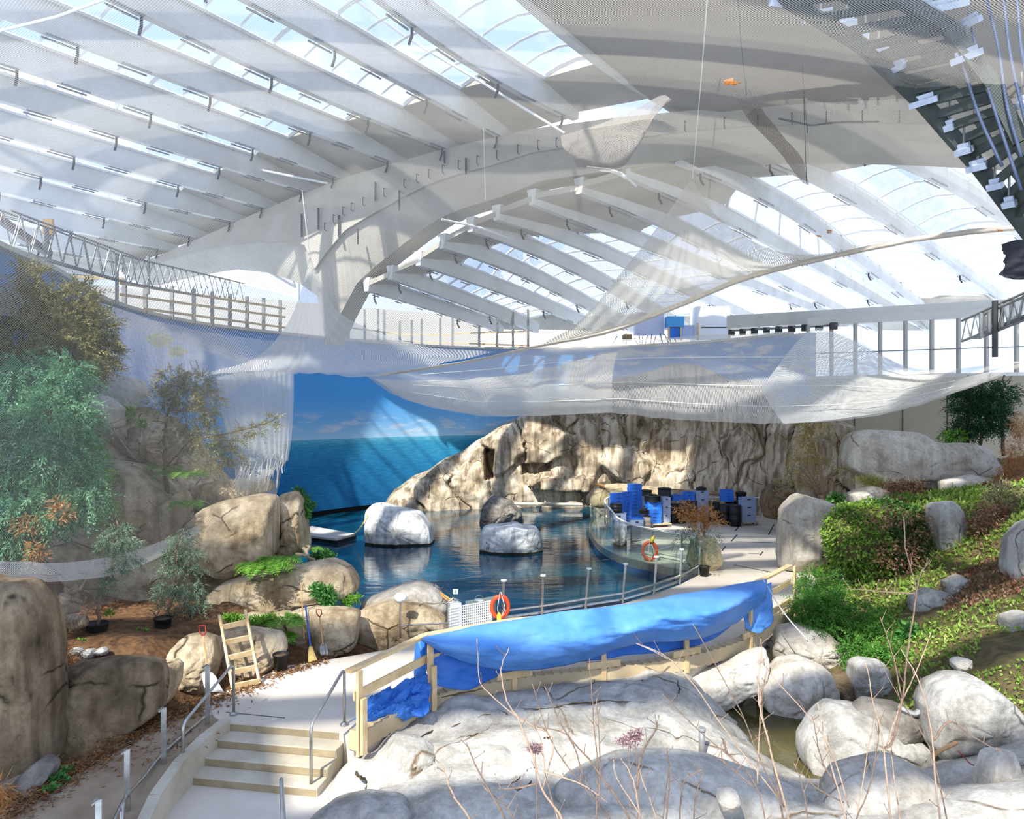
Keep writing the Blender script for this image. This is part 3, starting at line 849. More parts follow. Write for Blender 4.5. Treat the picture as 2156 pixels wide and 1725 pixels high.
def terrain(name, ctrl, x0, x1, y0, y1, res, mat, amp=0.06, keep=None, sc=0.9, ledge=0.0):
    C = np.array(ctrl, float)
    d_ = np.linalg.norm(C[:, None, :2] - C[None, :, :2], axis=2)
    n = len(C); A = np.zeros((n + 3, n + 3)); A[:n, :n] = d_; A[:n, n] = 1; A[:n, n + 1:] = C[:, :2]; A[n, :n] = 1; A[n + 1:, :n] = C[:, :2].T
    w = np.linalg.lstsq(A, np.concatenate([C[:, 2], [0, 0, 0]]), rcond=None)[0]
    nx, ny = int((x1 - x0) / res) + 1, int((y1 - y0) / res) + 1
    xs = np.linspace(x0, x1, nx); ys = np.linspace(y0, y1, ny); X, Y = np.meshgrid(xs, ys)
    Z = w[n] + w[n + 1] * X + w[n + 2] * Y
    for k in range(n): Z = Z + w[k] * np.hypot(X - C[k, 0], Y - C[k, 1])
    for _ in range(2): Z[1:-1, 1:-1] = (Z[1:-1, 1:-1] * 2 + Z[:-2, 1:-1] + Z[2:, 1:-1] + Z[1:-1, :-2] + Z[1:-1, 2:]) / 6
    Zf = Z.copy()
    for j in range(ny):
        for i in range(nx):
            x, y = X[j, i], Y[j, i]
            f = mnoise.fractal(Vector((x * sc, y * sc, 3.3)), 0.9, 2.0, 5)
            b = 1 - abs(mnoise.noise(Vector((x * sc * 0.8 + 9, y * sc * 1.3, 7.7))))
            crk = abs(mnoise.noise(Vector((x * 0.45 + 2, y * 0.9, 1.1))))
            Zf[j, i] += amp * f + amp * 1.3 * (b - 0.75) - (ledge * math.exp(-(crk / 0.03) ** 2) if ledge else 0)
    V = np.stack([X, Y, Zf], -1).reshape(-1, 3)
    Fc = grid_faces(nx, ny)
    if keep is not None:
        cen_ = V[Fc].mean(1); Fc = Fc[np.array([keep(*c) for c in cen_])]
        used = np.unique(Fc); mp = -np.ones(len(V), int); mp[used] = np.arange(len(used)); V = V[used]; Fc = mp[Fc]
    o = mesh_obj(name, V, Fc, mat, None, None, True)
    o['_f'] = 0; del o['_f']
    def h(x, y): return float(np.interp(x, xs, Zf[min(ny - 1, max(0, int(round((y - y0) / res))))]))
    return o, h
def K(px, py, d): v = P(px, py, d); return (v.x, v.y, v.z)

# foreground slope of pale rock and the planted bank on the right: one ground, two covers
ctrl = [K(745,1572,10.9),K(820,1525,11.6),K(897,1490,12.25),K(985,1465,12.7),K(1078,1449,13.1),K(1170,1440,13.35),K(1265,1428,13.6),K(1350,1415,13.95),K(1437,1402,14.3),
 K(800,1600,11),K(760,1700,9.85),K(700,1690,9.9),K(900,1560,11.6),K(900,1650,10.2),K(900,1725,9.4),K(1100,1520,12.0),K(1100,1600,10.8),K(1100,1725,9.2),K(1300,1500,12.3),K(1300,1600,10.7),K(1300,1725,9.1),
 K(1450,1480,12.8),K(1500,1530,12.3),K(1545,1572,12.0),K(1450,1600,10.8),K(1480,1640,10.2),K(1600,1680,9.9),K(1700,1700,9.6),K(1750,1725,9.3),
 (4.9,14.3,-1.5),(5.4,13.2,-1.5),(6.0,12.5,-1.5),(5.6,14.6,-1.5),(4.6,15.3,-1.5),(5.9,15.6,-1.5),(4.9,13.2,-1.5),(5.3,12.2,-1.4),(5.0,12.6,-1.4),
 K(1800,1725,9.2),K(2000,1725,9.0),K(2150,1725,8.8),K(2000,1600,11),K(2150,1560,11),K(2150,1400,12.5),K(2000,1400,13.8),K(1880,1430,14.5),K(1780,1420,15.5),K(1680,1345,17.5),K(1700,1260,19.5),K(1800,1310,17.5),
 K(1900,1210,19.5),K(2000,1260,17),K(2150,1250,15),K(2150,1100,18),K(2000,1100,20),K(1850,1070,22),K(1720,1200,22.5),K(1760,1070,25),K(2000,1045,24),K(2150,1000,23),K(1800,1050,28),K(2300,1100,16),K(2300,1400,12),K(2250,1650,9),
 (0,15,-1.4),(2,16,-1.4),(4,17.5,-1.4),(-1.6,13.6,-1.4),(6,20,-1.2),(5,28,-1.5),(8.5,26,-1.3),(-3,12,-1.4),(5.2,16.6,-1.5),(6.8,19,-1.4),(7.6,21.5,-1.2),(9.5,24.5,-0.8),(-2.6,11.9,-1.2),(10.5,29,-1),
 (-2.75,10.0,-0.7),(-2.9,9.0,-0.75),(-2.8,11.0,-0.8),(-2.6,8,-0.7),(0,7.5,-0.3),(3,7.5,-0.2),(6,7.5,-0.2)]
def bank(x, y, z): return x > 5.9 + 0.13 * (y - 12) and y > 13.0 or (x > 7.6 and y > 11.2)
fg, hgt = terrain('ground', ctrl, -2.95, 19, 7, 30, 0.10, M['rock_bed'], 0.13, lambda x, y, z: not bank(x, y, z), 0.9, 0.10)
tag(fg, 'smooth pale sculpted rock slope below the fence', None, None, 'structure')
M['bank_soil'] = simple('bank_soil', (112, 98, 62), (70, 62, 38), 0.95, 5.0, bump=0.5, bump_scale=25)
hs, hgt2 = terrain('hillside', ctrl, -2.95, 19, 7, 30, 0.13, M['bank_soil'], 0.10, bank, 0.9)
tag(hs, 'planted bank rising on the right', None, None, 'structure')
# left planted slope
ctrl = [K(100,1395,12.4),K(230,1385,12.5),K(330,1390,12.9),K(420,1345,14),K(250,1320,14.3),K(150,1300,14.6),K(400,1290,15.2),K(450,1250,16.5),K(600,1235,18.0),K(690,1240,18.8),K(200,1210,16.5),K(300,1160,17.5),K(100,1110,17),K(250,1010,19.5),
 K(350,1040,20),K(450,1040,20.5),K(570,1045,21),K(200,890,21),K(330,890,22.5),K(400,830,25),K(250,780,24),K(0,920,18),K(-150,1000,14),K(0,1260,13),K(-150,1250,11.5),(-4.4,21.5,-1.2),(-6,24,-1.2),(-8,28,-1.2),(-10.5,30,-1.2),(-3.6,19.6,-1.2),
 (-5.2,13.6,-0.6),(-6.0,12.9,-0.6),(-6.8,12.0,-0.6),(-4.4,14.4,-0.5),(-3.6,15.0,-0.5),(-2.6,16.6,-0.6),(-7.6,11.2,-0.6),(-8.4,10.4,-0.4)]
ls, hgtl = terrain('planting_bed', ctrl, -17, -2.2, 10, 30, 0.16, M['soil'], 0.10, lambda x, y, z: y <= 15.7 + 0.12 * (x + 9))
tag(ls, 'bark covered soil bed between boulders on the left', None, None, 'structure')
ls2, _h = terrain('rock_slope', ctrl, -17, -2.2, 10, 30, 0.16, M['rock_tan'], 0.30, lambda x, y, z: y > 15.6 + 0.12 * (x + 9), 0.7, 0.12)
ls2.location.z -= 0.9
tag(ls2, 'rough tan rock slope rising at the back left', None, None, 'structure')

# boulders, each a thing of its own
RK = [
 ('boulder','white rounded island rock nearest the floating platform',[(770,1130),(772,1075),(785,1062),(800,1060),(830,1068),(885,1078),(908,1110),(913,1150),(900,1168),(830,1170),(775,1168)],29.5,1.3,'rock_island','island rocks in the pool',.05,.5),
 ('boulder','white flat-topped island rock in the middle of the pool',[(1010,1170),(1009,1130),(1018,1109),(1055,1106),(1085,1102),(1100,1107),(1130,1110),(1141,1130),(1143,1165),(1110,1190),(1060,1192),(1012,1186)],27.6,1.2,'rock_island','island rocks in the pool',.05,.45),
 ('boulder','grey pointed island rock behind the flat-topped one',[(1008,1105),(1016,1065),(1035,1045),(1052,1045),(1075,1055),(1098,1080),(1103,1104),(1090,1120),(1015,1118)],35,1.3,'rock_dark','island rocks in the pool',.07,.6),
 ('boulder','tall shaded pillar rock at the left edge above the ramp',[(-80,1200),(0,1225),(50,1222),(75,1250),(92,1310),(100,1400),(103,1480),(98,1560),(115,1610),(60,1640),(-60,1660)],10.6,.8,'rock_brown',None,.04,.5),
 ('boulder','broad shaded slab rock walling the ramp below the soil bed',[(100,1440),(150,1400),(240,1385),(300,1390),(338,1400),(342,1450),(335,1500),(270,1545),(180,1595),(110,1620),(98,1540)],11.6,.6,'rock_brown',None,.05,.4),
 ('boulder','narrow yellowish upright rock beside the broad ramp slab',[(335,1400),(360,1390),(376,1400),(372,1440),(352,1482),(338,1497),(333,1440)],12.3,.35,'rock_tan',None,.05,.5),
 ('boulder','pale cracked rock behind the snow shovel',[(355,1375),(390,1340),(420,1335),(450,1345),(460,1390),(442,1455),(400,1470),(360,1482),(352,1430)],13.55,.5,'rock_tan',None,.08,.5),
 ('rock','low rubble rock in the bottom left corner',[(-20,1660),(40,1640),(80,1600),(115,1610),(105,1640),(50,1700),(0,1735),(-40,1735)],10,.4,'rock_dark',None,.08,.6),
 ('boulder','jagged rock behind the wooden ladder',[(455,1370),(470,1330),(520,1322),(560,1330),(590,1335),(602,1370),(578,1405),(540,1425),(462,1445)],14.3,.5,'rock_tan',None,.09,.5),
 ('boulder','largest tan boulder under the torn net edge',[(380,1150),(395,1100),(430,1070),(470,1055),(540,1040),(578,1045),(580,1120),(578,1170),(540,1195),(500,1218),(470,1218),(440,1200),(400,1190)],18,1.0,'rock_tan',None,.06,.45),
 ('boulder','upright sunlit slab rock beside the water',[(580,1080),(590,1042),(620,1035),(636,1050),(641,1100),(648,1162),(600,1172),(580,1168)],19,.7,'rock_tan',None,.06,.35),
 ('boulder','long sunlit ledge rock below the ferns',[(440,1250),(470,1225),(540,1215),(600,1200),(640,1190),(700,1180),(735,1195),(750,1220),(757,1245),(720,1260),(640,1268),(600,1285),(560,1298),(500,1292),(450,1280)],17,1.0,'rock_tan',None,.06,.5),
 ('boulder','low wall rock behind the leaning brush',[(590,1330),(610,1290),(660,1280),(730,1285),(757,1290),(750,1362),(700,1380),(640,1398),(600,1402)],15.75,.6,'rock_tan',None,.06,.4),
 ('boulder','sandy low wall rock behind the pole with a white lamp',[(740,1300),(770,1280),(840,1265),(900,1280),(938,1300),(945,1335),(880,1355),(790,1372),(742,1374)],16.6,.6,'rock_tan',None,.06,.4),
 ('boulder','smooth pale rock at the water beside the tool rack',[(760,1268),(800,1252),(850,1232),(880,1226),(920,1240),(945,1275),(940,1310),(880,1325),(800,1302),(765,1290)],17.4,.9,'rock_pale',None,.05,.6),
 ('boulder','undercut rock between ledge and ladder',[(455,1300),(500,1295),(560,1300),(612,1290),(622,1330),(592,1347),(500,1342),(460,1330)],15.6,.6,'rock_tan',None,.08,.5),
 ('boulder','high grey rock near the top of the left slope',[(165,800),(200,780),(240,785),(290,800),(302,830),(280,852),(200,852),(165,838)],23,1.0,'rock_grey',None,.07,.6),
 ('boulder','rounded pale rock below the high grey rock',[(155,855),(180,830),(220,835),(250,860),(252,900),(205,915),(158,895)],21,.8,'rock_pale',None,.06,.6),
 ('boulder','layered tan rock behind the dry juniper',[(268,905),(300,890),(370,900),(387,940),(362,980),(310,988),(283,945)],22,.9,'rock_tan',None,.10,.5),
 ('boulder','big grey sloping rock in the left slope',[(208,1015),(240,970),(290,980),(330,1010),(360,1040),(387,1062),(382,1130),(360,1172),(300,1165),(240,1125),(213,1072)],19.5,1.2,'rock_tan',None,.06,.5),
 ('boulder','flat tan rock above the largest boulder',[(360,1042),(400,1025),(470,1010),(560,1005),(577,1035),(500,1052),(430,1072),(390,1092)],20.5,1.0,'rock_tan',None,.06,.5),
 ('boulder','sunlit upright rock face left of the largest boulder',[(338,1060),(390,1030),(402,1100),(384,1182),(338,1184)],19.0,.5,'rock_tan',None,.07,.4),
 ('boulder','tall pale rock at the right edge of the deck',[(1645,1130),(1650,1070),(1680,1040),(1740,1055),(1772,1075),(1768,1130),(1757,1192),(1700,1204),(1645,1200)],22.6,1.0,'rock_pale',None,.05,.45),
 ('boulder','huge white rock under the beige wall',[(1772,980),(1782,925),(1800,905),(1880,906),(1930,912),(1945,928),(1990,935),(2040,933),(2075,942),(2092,965),(2106,1010),(2112,1048),(2040,1055),(1950,1045),(1900,1012),(1830,1015),(1782,1034)],25,1.3,'rock_pale',None,.05,.4),
 ('boulder','rounded white rock below the right end of the huge white rock',[(1985,1012),(2050,1000),(2100,1010),(2108,1052),(2040,1068),(1985,1052)],23,.7,'rock_pale',None,.06,.6),
 ('boulder','grey column rock right of the ivy mound',[(1962,1060),(2010,1055),(2032,1100),(2032,1182),(1990,1205),(1966,1140)],19.3,.6,'rock_grey',None,.05,.4),
 ('boulder','rounded pale rock on the green bank',[(1925,1262),(1960,1240),(2000,1250),(2022,1285),(2016,1322),(1960,1330),(1928,1312)],17,.6,'rock_grey',None,.06,.6),
 ('boulder','tall grey rock at the right edge',[(2128,1130),(2160,1095),(2220,1100),(2240,1300),(2150,1285),(2122,1200)],16,.6,'rock_grey',None,.05,.5),
 ('boulder','pale slab rock at the right edge over the green bank',[(2118,1300),(2160,1288),(2220,1330),(2220,1410),(2150,1375),(2122,1342)],14,.5,'rock_grey',None,.06,.5),
 ('boulder','stained rock under the junipers by the fence end',[(1620,1362),(1640,1325),(1680,1318),(1740,1330),(1782,1370),(1792,1412),(1740,1424),(1680,1398),(1625,1388)],16.4,.8,'rock_pale',None,.07,.5),
 ('boulder','round pale boulder at the head of the small stream',[(1605,1445),(1650,1397),(1690,1388),(1740,1408),(1757,1450),(1757,1495),(1705,1540),(1650,1525),(1603,1485)],14.6,.8,'rock_pale',None,.05,.55),
 ('boulder','low smooth grey boulder right of the stream',[(1688,1565),(1720,1520),(1760,1490),(1830,1500),(1900,1540),(1960,1565),(1975,1605),(1900,1630),(1800,1640),(1710,1640),(1688,1600)],12.2,.9,'rock_grey',None,.04,.6),
 ('boulder','dark grey rounded rock on the low smooth boulder',[(1797,1502),(1830,1478),(1900,1488),(1950,1518),(1966,1556),(1900,1568),(1830,1548)],12.2,.55,'rock_dark',None,.03,.6),
 ('boulder','large grey dome rock at lower right',[(1953,1492),(1975,1450),(2020,1425),(2060,1428),(2100,1456),(2142,1510),(2154,1590),(2100,1620),(2000,1620),(1958,1565)],11.6,.9,'rock_grey',None,.04,.6),
 ('boulder','pale dome rock at the bottom right of the stream',[(1735,1700),(1770,1640),(1830,1620),(1900,1608),(1960,1638),(2002,1690),(2010,1790),(1735,1800)],9.8,.8,'rock_pale',None,.04,.65),
 ('boulder','long low slab rock left of the stream mouth',[(1160,1660),(1300,1600),(1420,1600),(1510,1612),(1620,1650),(1720,1692),(1760,1760),(1500,1830),(1220,1800)],9.9,.8,'rock_bed',None,.04,.6),
 ('boulder','small round hump rock in the pale slope',[(975,1600),(1010,1580),(1060,1580),(1105,1600),(1112,1640),(1050,1664),(985,1645)],10.9,.45,'rock_bed',None,.05,.6),
 ('boulder','pale hump rock with a dark crack beside the lower steps',[(790,1600),(830,1560),(890,1570),(918,1590),(905,1640),(840,1660),(785,1640)],10.9,.5,'rock_bed',None,.05,.5),
 ('boulder','grey hump rock at the bottom edge beside the steel rail',[(640,1740),(690,1705),(760,1688),(850,1700),(890,1760),(700,1810)],9.5,.6,'rock_grey',None,.04,.6),
 ('boulder','upright smooth slab in the bottom right corner',[(2076,1620),(2090,1582),(2138,1585),(2150,1640),(2150,1800),(2060,1800)],9.9,.35,'rock_pale',None,.02,.35),
 ('boulder','rust streaked rock face under the fence end',[(1440,1428),(1540,1395),(1612,1362),(1622,1400),(1604,1452),(1512,1495),(1450,1490)],14.7,.4,'rock_pale',None,.06,.45),
 ('stone','round stone disc lying on the slab by the stream',[(1510,1685),(1515,1668),(1535,1663),(1552,1668),(1557,1688),(1545,1706),(1520,1706)],9.1,.2,'rock_pale',None,.03,.6),
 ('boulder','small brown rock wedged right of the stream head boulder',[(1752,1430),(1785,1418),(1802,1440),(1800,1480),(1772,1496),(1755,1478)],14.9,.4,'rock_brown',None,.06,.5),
 ('boulder','upright grey rock between junipers and stream',[(1796,1400),(1815,1390),(1860,1395),(1872,1440),(1860,1480),(1805,1488),(1794,1440)],14.6,.5,'rock_grey',None,.06,.4),
 ('boulder','long mound rock behind the barrels on the deck',[(1230,1052),(1262,1018),(1330,1020),(1400,1030),(1500,1035),(1590,1038),(1604,1056),(1500,1074),(1300,1072),(1236,1070)],36.4,.9,'rock_tan',None,.06,.5),
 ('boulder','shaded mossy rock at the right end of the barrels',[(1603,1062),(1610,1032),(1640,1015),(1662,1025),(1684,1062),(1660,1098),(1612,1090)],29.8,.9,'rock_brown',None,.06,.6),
 ('boulder','pale rock below the huge white rock among the grass',[(1790,1040),(1830,1022),(1865,1030),(1880,1050),(1840,1066),(1795,1062)],23.5,.6,'rock_pale',None,.05,.6),
 ('rock','white rock poking from the right bank',[(1992,1225),(2020,1210),(2046,1225),(2050,1262),(2020,1275),(1996,1252)],17.2,.4,'rock_grey',None,.08,.6),
 ('rock','weathered white stone on the green bank above the grey dome',[(2004,1395),(2020,1386),(2044,1390),(2048,1406),(2030,1412),(2008,1408)],12.9,.2,'rock_pale',None,.1,.6),
]
for k, (x, y, w, h, lb) in enumerate([(160, 1372, 13, 8, 'leftmost small grey stone on the rim of the soil bed'), (188, 1376, 16, 9, 'largest small pale stone on the rim of the soil bed'), (214, 1372, 12, 8, 'small pale stone right of the largest on the soil bed rim'), (172, 1388, 14, 7, 'reddish small stone in front of the pale ones on the soil bed rim')]):
    RK.append(('stone', lb, [(x - w, y + 1), (x - w * .6, y - h * .8), (x + w * .3, y - h), (x + w, y - h * .2), (x + w * .8, y + h * .8), (x - w * .5, y + h)], 12.55, .13, 'rock_grey' if k < 3 else 'rock_brown', 'small stones on the soil bed rim', .08, .6))
for i, (nm, lb, ol, d, T, mt, grp, amp, bl) in enumerate(RK):
    star_rock(nm, lb, ol, d, T, M[mt], 'rock', grp, amp, bl, i)

# the cliff behind the pool
bp = catmull([(812,1074,38.3),(850,1074,38.6),(900,1074,39.0),(1000,1070,39.8),(1080,1066,40.3),(1240,1063,40.6),(1400,1060,39.6),(1500,1060,37.4),(1600,1065,34.6),(1700,1070,31.6),(1800,1075,29.6)], 420)
tp = np.array([(812,1070),(830,1045),(870,1015),(930,985),(990,945),(1040,910),(1100,880),(1160,850),(1230,836),(1290,806),(1340,790),(1420,768),(1480,774),(1530,798),(1600,815),(1650,850),(1720,880),(1800,905)], float)
rng = np.random.RandomState(5)
NSV, NZ = 420, 84
pos = np.array([P(a, CY, c) for a, b, c in bp]); 
sarc = np.concatenate([[0], np.cumsum(np.linalg.norm(np.diff(pos[:, :2], axis=0), axis=1))])
cells = []
for i in range(-1, int(sarc[-1] / 2.4) + 2):
    for j in range(-1, 5):
        cells.append((2.4 * (i + 0.5 * (j % 2) + rng.uniform(-.35, .35)), 2.9 * (j + rng.uniform(-.35, .35)), rng.uniform(0, 1)))
cells = np.array(cells)
V = []
for j in range(NZ):
    q = j / (NZ - 1)
    for i in range(NSV):
        px, _, d = bp[i]
        ty = np.interp(px, tp[:, 0], tp[:, 1]); ztop = CAMZ - (ty - CY) / F * d
        if q < 0.86:
            z = -1.2 + (ztop + 1.2) * (q / 0.86); back = 1.1 * (q / 0.86) ** 1.6
        else:
            k = (q - 0.86) / 0.14; z = ztop + 0.25 * math.sin(k * 3.1) - 0.6 * k * k; back = 1.1 + 2.2 * k
        wx = 0.9 * mnoise.noise(Vector((sarc[i] * .5, z * .5, 2))) + .35 * mnoise.noise(Vector((sarc[i] * 1.6, z * 1.6, 8))); wz = 0.8 * mnoise.noise(Vector((sarc[i] * .5, z * .5, 12)))
        dd = np.hypot(sarc[i] + wx - cells[:, 0], (z + wz - cells[:, 1]) * 0.5)
        a = np.argpartition(dd, 1)[:2]; a = a[np.argsort(dd[a])]
        edge = min(1.0, (dd[a[1]] - dd[a[0]]) / 0.16)
        hgt_ = min(1.0, max(0, (ztop + 0.4) / 3.0))
        off = (cells[a[0], 2] * 1.0 * edge + 0.25 * (1 - edge)) * (0.35 + 0.65 * hgt_)
        off += 0.55 * mnoise.fractal(Vector((sarc[i] * 0.35, z * 0.35, 0)), 1.0, 2.0, 5) * (0.4 + 0.6 * hgt_)
        if q > 0.86: off *= 1 - (q - 0.86) / 0.14
        fx, fz = px, CY - (z - CAMZ) * F / d
        if 1019 < fx < 1042 and 945 < fz < 1010: off -= 2.0 * min(1, (fx - 1019) / 5, (1042 - fx) / 4, (fz - 945) / 4)
        if 1098 < fx < 1160 and 974 + abs(fx - 1130) * 0.05 < fz < 1000 - max(0, fx - 1130) * 0.4: off -= 1.1
        if 1120 < fx < 1250 and 1004 < fz < 1030: off += 0.6
        z2 = z + 0.18 * mnoise.noise(Vector((sarc[i] * 0.8, z, 5)))
        V.append((pos[i, 0] * (1 + (back - off) / d), d + back - off, z2))
cliff = mesh_obj('cliff', np.array(V), grid_faces(NSV, NZ), M['rock_cliff'], None, (6, 40, -1.2), True)
tag(cliff, 'tall creviced tan rock cliff behind the pool and barrels', 'cliff')

# dark tubes along cracks in the pale slope, painting the shade inside them
M['crack'] = simple('crack_shadow', (92, 74, 52), (60, 48, 34), .95, 6)
def on_ground(px, py, h=None):
    h = h or hgt
    for d in np.arange(8.8, 16, .02):
        p = P(px, py, d)
        if p.z <= h(p.x, p.y): return p
    return P(px, py, 12)
for pts in ([(880,1554),(915,1538),(960,1528),(1015,1508),(1052,1500)],[(958,1556),(1000,1548),(1030,1540)],[(1098,1494),(1160,1492),(1195,1484),(1280,1478),(1400,1482)],[(1070,1656),(1095,1638),(1115,1620),(1127,1617)],[(1062,1660),(1095,1663),(1125,1642)],[(752,1580),(750,1625),(768,1642),(772,1682)],[(740,1602),(734,1642)],[(930,1468),(1018,1450)],[(1425,1432),(1430,1458),(1416,1472)],[(1135,1558),(1158,1552)],[(902,1628),(914,1600),(912,1588)]):
    C3 = [Vector(v) for v in catmull([tuple(on_ground(*q)) for q in pts], len(pts) * 5)]
    C3 = [v + Vector((R.uniform(-.015, .015), R.uniform(-.03, .03), -.002)) for v in C3]
    mb = MB(); n = len(C3); mb.tube(C3, [.006 + .014 * math.sin(math.pi * i / (n - 1)) * R.uniform(.5, 1.2) for i in range(n)], 5)
    mb.build('crack', M['crack'], fg)
# ------------------------------------------------------------------ the nets slung under the roof
M['net'] = net_mat('net_strands', 0.15, (222, 214, 200), 0.45)
M['net_fine'] = net_mat('net_fine', 0.43, (226, 218, 202), 0.5)
M['net_dense'] = net_mat('net_dense', 0.33, (236, 232, 224), 0.5, 0.0)
M['net_veil'] = net_mat('net_veil', 0.36, (240, 239, 235), 0.55, 0.0)
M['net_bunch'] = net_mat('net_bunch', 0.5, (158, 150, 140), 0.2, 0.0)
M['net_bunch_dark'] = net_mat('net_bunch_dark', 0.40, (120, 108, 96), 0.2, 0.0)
M['rope'] = simple('white_rope', (228, 224, 214), None, 0.8)
M['hem'] = simple('net_hem', (232, 222, 206), (214, 202, 184), 0.9, 6.0, trans=0.3)
M['net_left'] = net_mat('net_left', 0.10, (196, 188, 174), 0.4)  # same net in a darker tone, shade put into the strand colour
M['net_light'] = net_mat('net_light', 0.22, (232, 228, 222), 0.5)
nets = empty('safety_net', (0, 22, 10.5), 'huge pale net slung under the ribs, pulled up into two tents', 'net')
def sheet(name, rows, mat, cell, nu, nv, wr=0.0, wsc=1.0, parent=nets, seed=0.0, ragged=0.0, fold=0.0):
    rows = [catmull([tuple(P(*p)) for p in r], nu) for r in rows]
    A = np.stack(rows)                                # rows x nu x 3
    cols = np.stack([catmull(A[:, i], nv) for i in range(nu)], 1)   # nv x nu x 3
    if wr or fold:
        for j in range(nv):
            for i in range(nu):
                x, y, z = cols[j, i]
                f = mnoise.fractal(Vector((x * wsc + seed, y * wsc, z * wsc * 0.8)), 1.0, 2.0, 3) * wr
                if fold: f += fold * math.sin(i * 1.1 + 2.2 * mnoise.noise(Vector((i * 0.15, j * 0.06, seed)))) * (0.3 + 0.7 * j / nv)
                cols[j, i, 1] += f; cols[j, i, 2] += f * 0.45
    if ragged:
        cols[-1, :, 2] += np.array([ragged * mnoise.noise(Vector((i * 0.9, seed, 0))) for i in range(nu)])
    du = np.linalg.norm(np.diff(cols, axis=1), axis=2).mean(0); dv = np.linalg.norm(np.diff(cols, axis=0), axis=2).mean(1)
    u = np.concatenate([[0], np.cumsum(du)]) / cell; v = np.concatenate([[0], np.cumsum(dv)]) / cell
    UVs = np.stack(np.meshgrid(u, v), -1).reshape(-1, 2)
    return mesh_obj(name, cols.reshape(-1, 3), grid_faces(nu, nv), mat, parent, None, True, UVs)

hem_far = [(-200,640,14),(300,700,19),(560,775,21),(800,778,22.5),(1150,727,23),(1400,652,22.5),(1600,575,21),(1900,512,18),(2300,470,14)]
sheet('net_sheet', [
 [(-1500,-900,6),(-900,-900,6),(-200,-900,6),(500,-900,6),(1078,-900,6),(1700,-900,6),(2300,-900,6),(2900,-900,6),(3600,-900,6)],
 [(-900,-100,8),(-400,-90,8.4),(100,-80,8.6),(600,-70,8.8),(1078,-60,8.8),(1500,-60,8.6),(1900,-60,8.2),(2400,-60,7.6),(3000,-60,7)],
 [(-500,220,12),(0,225,13),(350,220,14),(700,215,14.4),(1078,212,14.4),(1450,200,14),(1800,200,13),(2150,215,11.5),(2600,230,10)],
 [(-350,440,13.5),(100,440,16.5),(420,455,19),(750,470,20),(1078,468,20),(1430,420,20),(1680,405,18),(2000,390,15),(2400,400,12)],
 hem_far], M['net'], 0.055, 120, 90, 0.10, 0.35)
# the left fall of the net in front of the planted slope
sheet('net_sheet', [
 [(-300,470,10.5),(0,520,13),(230,590,16.5),(430,680,19.2),(545,772,20.8),(606,780,21)],
 [(-300,800,10.2),(0,830,12.4),(200,830,14.8),(390,860,17.2),(520,890,19.2),(604,880,20.2)],
 [(-300,1050,9.9),(0,1060,11.7),(170,1060,13.6),(340,1040,15.6),(480,1030,17.2),(592,1000,18.6)],
 [(-300,1380,9.4),(0,1372,11.0),(120,1325,12.2),(250,1262,13.8),(380,1190,15.2),(575,1066,17.4)]], M['net_left'], 0.05, 90, 70, 0.12, 0.5, seed=3, ragged=0.25)
# rolled hem across the left fall
for a, b in ((-14, 12), (12, 26)):
    sheet('net_hem', [[(-300,1225+a,9.7),(0,1196+a,11.2),(120,1200+a,12.4),(250,1182+a,13.8),(340,1150+a*0.8,14.9),(420,1112+a*.4,15.9)],
      [(-300,1225+b,9.65),(0,1196+b,11.15),(120,1200+b,12.35),(250,1182+b,13.75),(340,1150+b*0.8,14.85),(420,1112+b*.4,15.85)]], M['net_dense'], 0.035, 60, 6, 0.03, 2.0)
# white fold hanging beside the open water
sheet('net_fold', [
 [(455,795,20.3),(500,786,20.4),(560,782,20.6),(590,782,20.8),(618,782,21)],
 [(470,880,20.0),(515,880,20.0),(560,880,20.2),(590,880,20.4),(616,870,20.6)],
 [(490,965,19.6),(525,960,19.7),(565,955,19.9),(590,940,20.1),(612,930,20.3)],
 [(500,1035,19.2),(535,1020,19.3),(570,1000,19.5),(590,985,19.8),(604,975,20.0)]], M['net_veil'], 0.04, 60, 40, 0.05, 1.2, seed=8, ragged=0.35, fold=0.10)
for k in range(26):
    x = R.uniform(505, 604); y = 1000 - (x - 505) * 0.35 + R.uniform(-25, 10); d = 19.3 + (x - 505) * 0.006
    mb = MB(); p = P(x, y, d); q = P(x - R.uniform(0, 26), y + R.uniform(20, 70), d - 0.1)
    mb.tube([p, p.lerp(q, .5) + Vector((R.uniform(-.05, .05), 0, 0)), q], 0.012, 4); mb.build('frayed_strand', M['rope'], nets)
# slack veil between the left slope and the first tent
sheet('net_veil', [[(205,636,19.2),(330,676,20.2),(450,702,20.8),(560,716,21.2),(640,718,21.6)],[(215,700,18.9),(335,730,19.9),(450,748,20.6),(560,752,21.0),(640,752,21.4)],[(215,850,18.3),(335,862,19.4),(440,850,20.1),(540,800,20.6),(628,786,21.0)]], M['net_light'], 0.04, 70, 24, 0.12, 0.8, seed=12, fold=0.03)
# first tent
T1 = [[(652,540,21.6)] * 5,
 [(634,612,21.4),(644,618,21.2),(655,620,21.1),(668,612,21.3),(680,602,21.6)],
 [(600,690,21.1),(628,702,20.8),(655,706,20.7),(692,696,21.0),(726,668,21.6)],
 [(530,758,20.8),(598,772,20.4),(660,778,20.4),(770,770,20.9),(880,728,22.0)],
 [(390,795,20.2),(540,782,20.3),(660,787,20.5),(800,791,21.2),(1040,742,22.6)]]
sheet('net_tent', T1, M['net_dense'], 0.045, 60, 50, 0.05, 0.9, seed=1, fold=0.05)
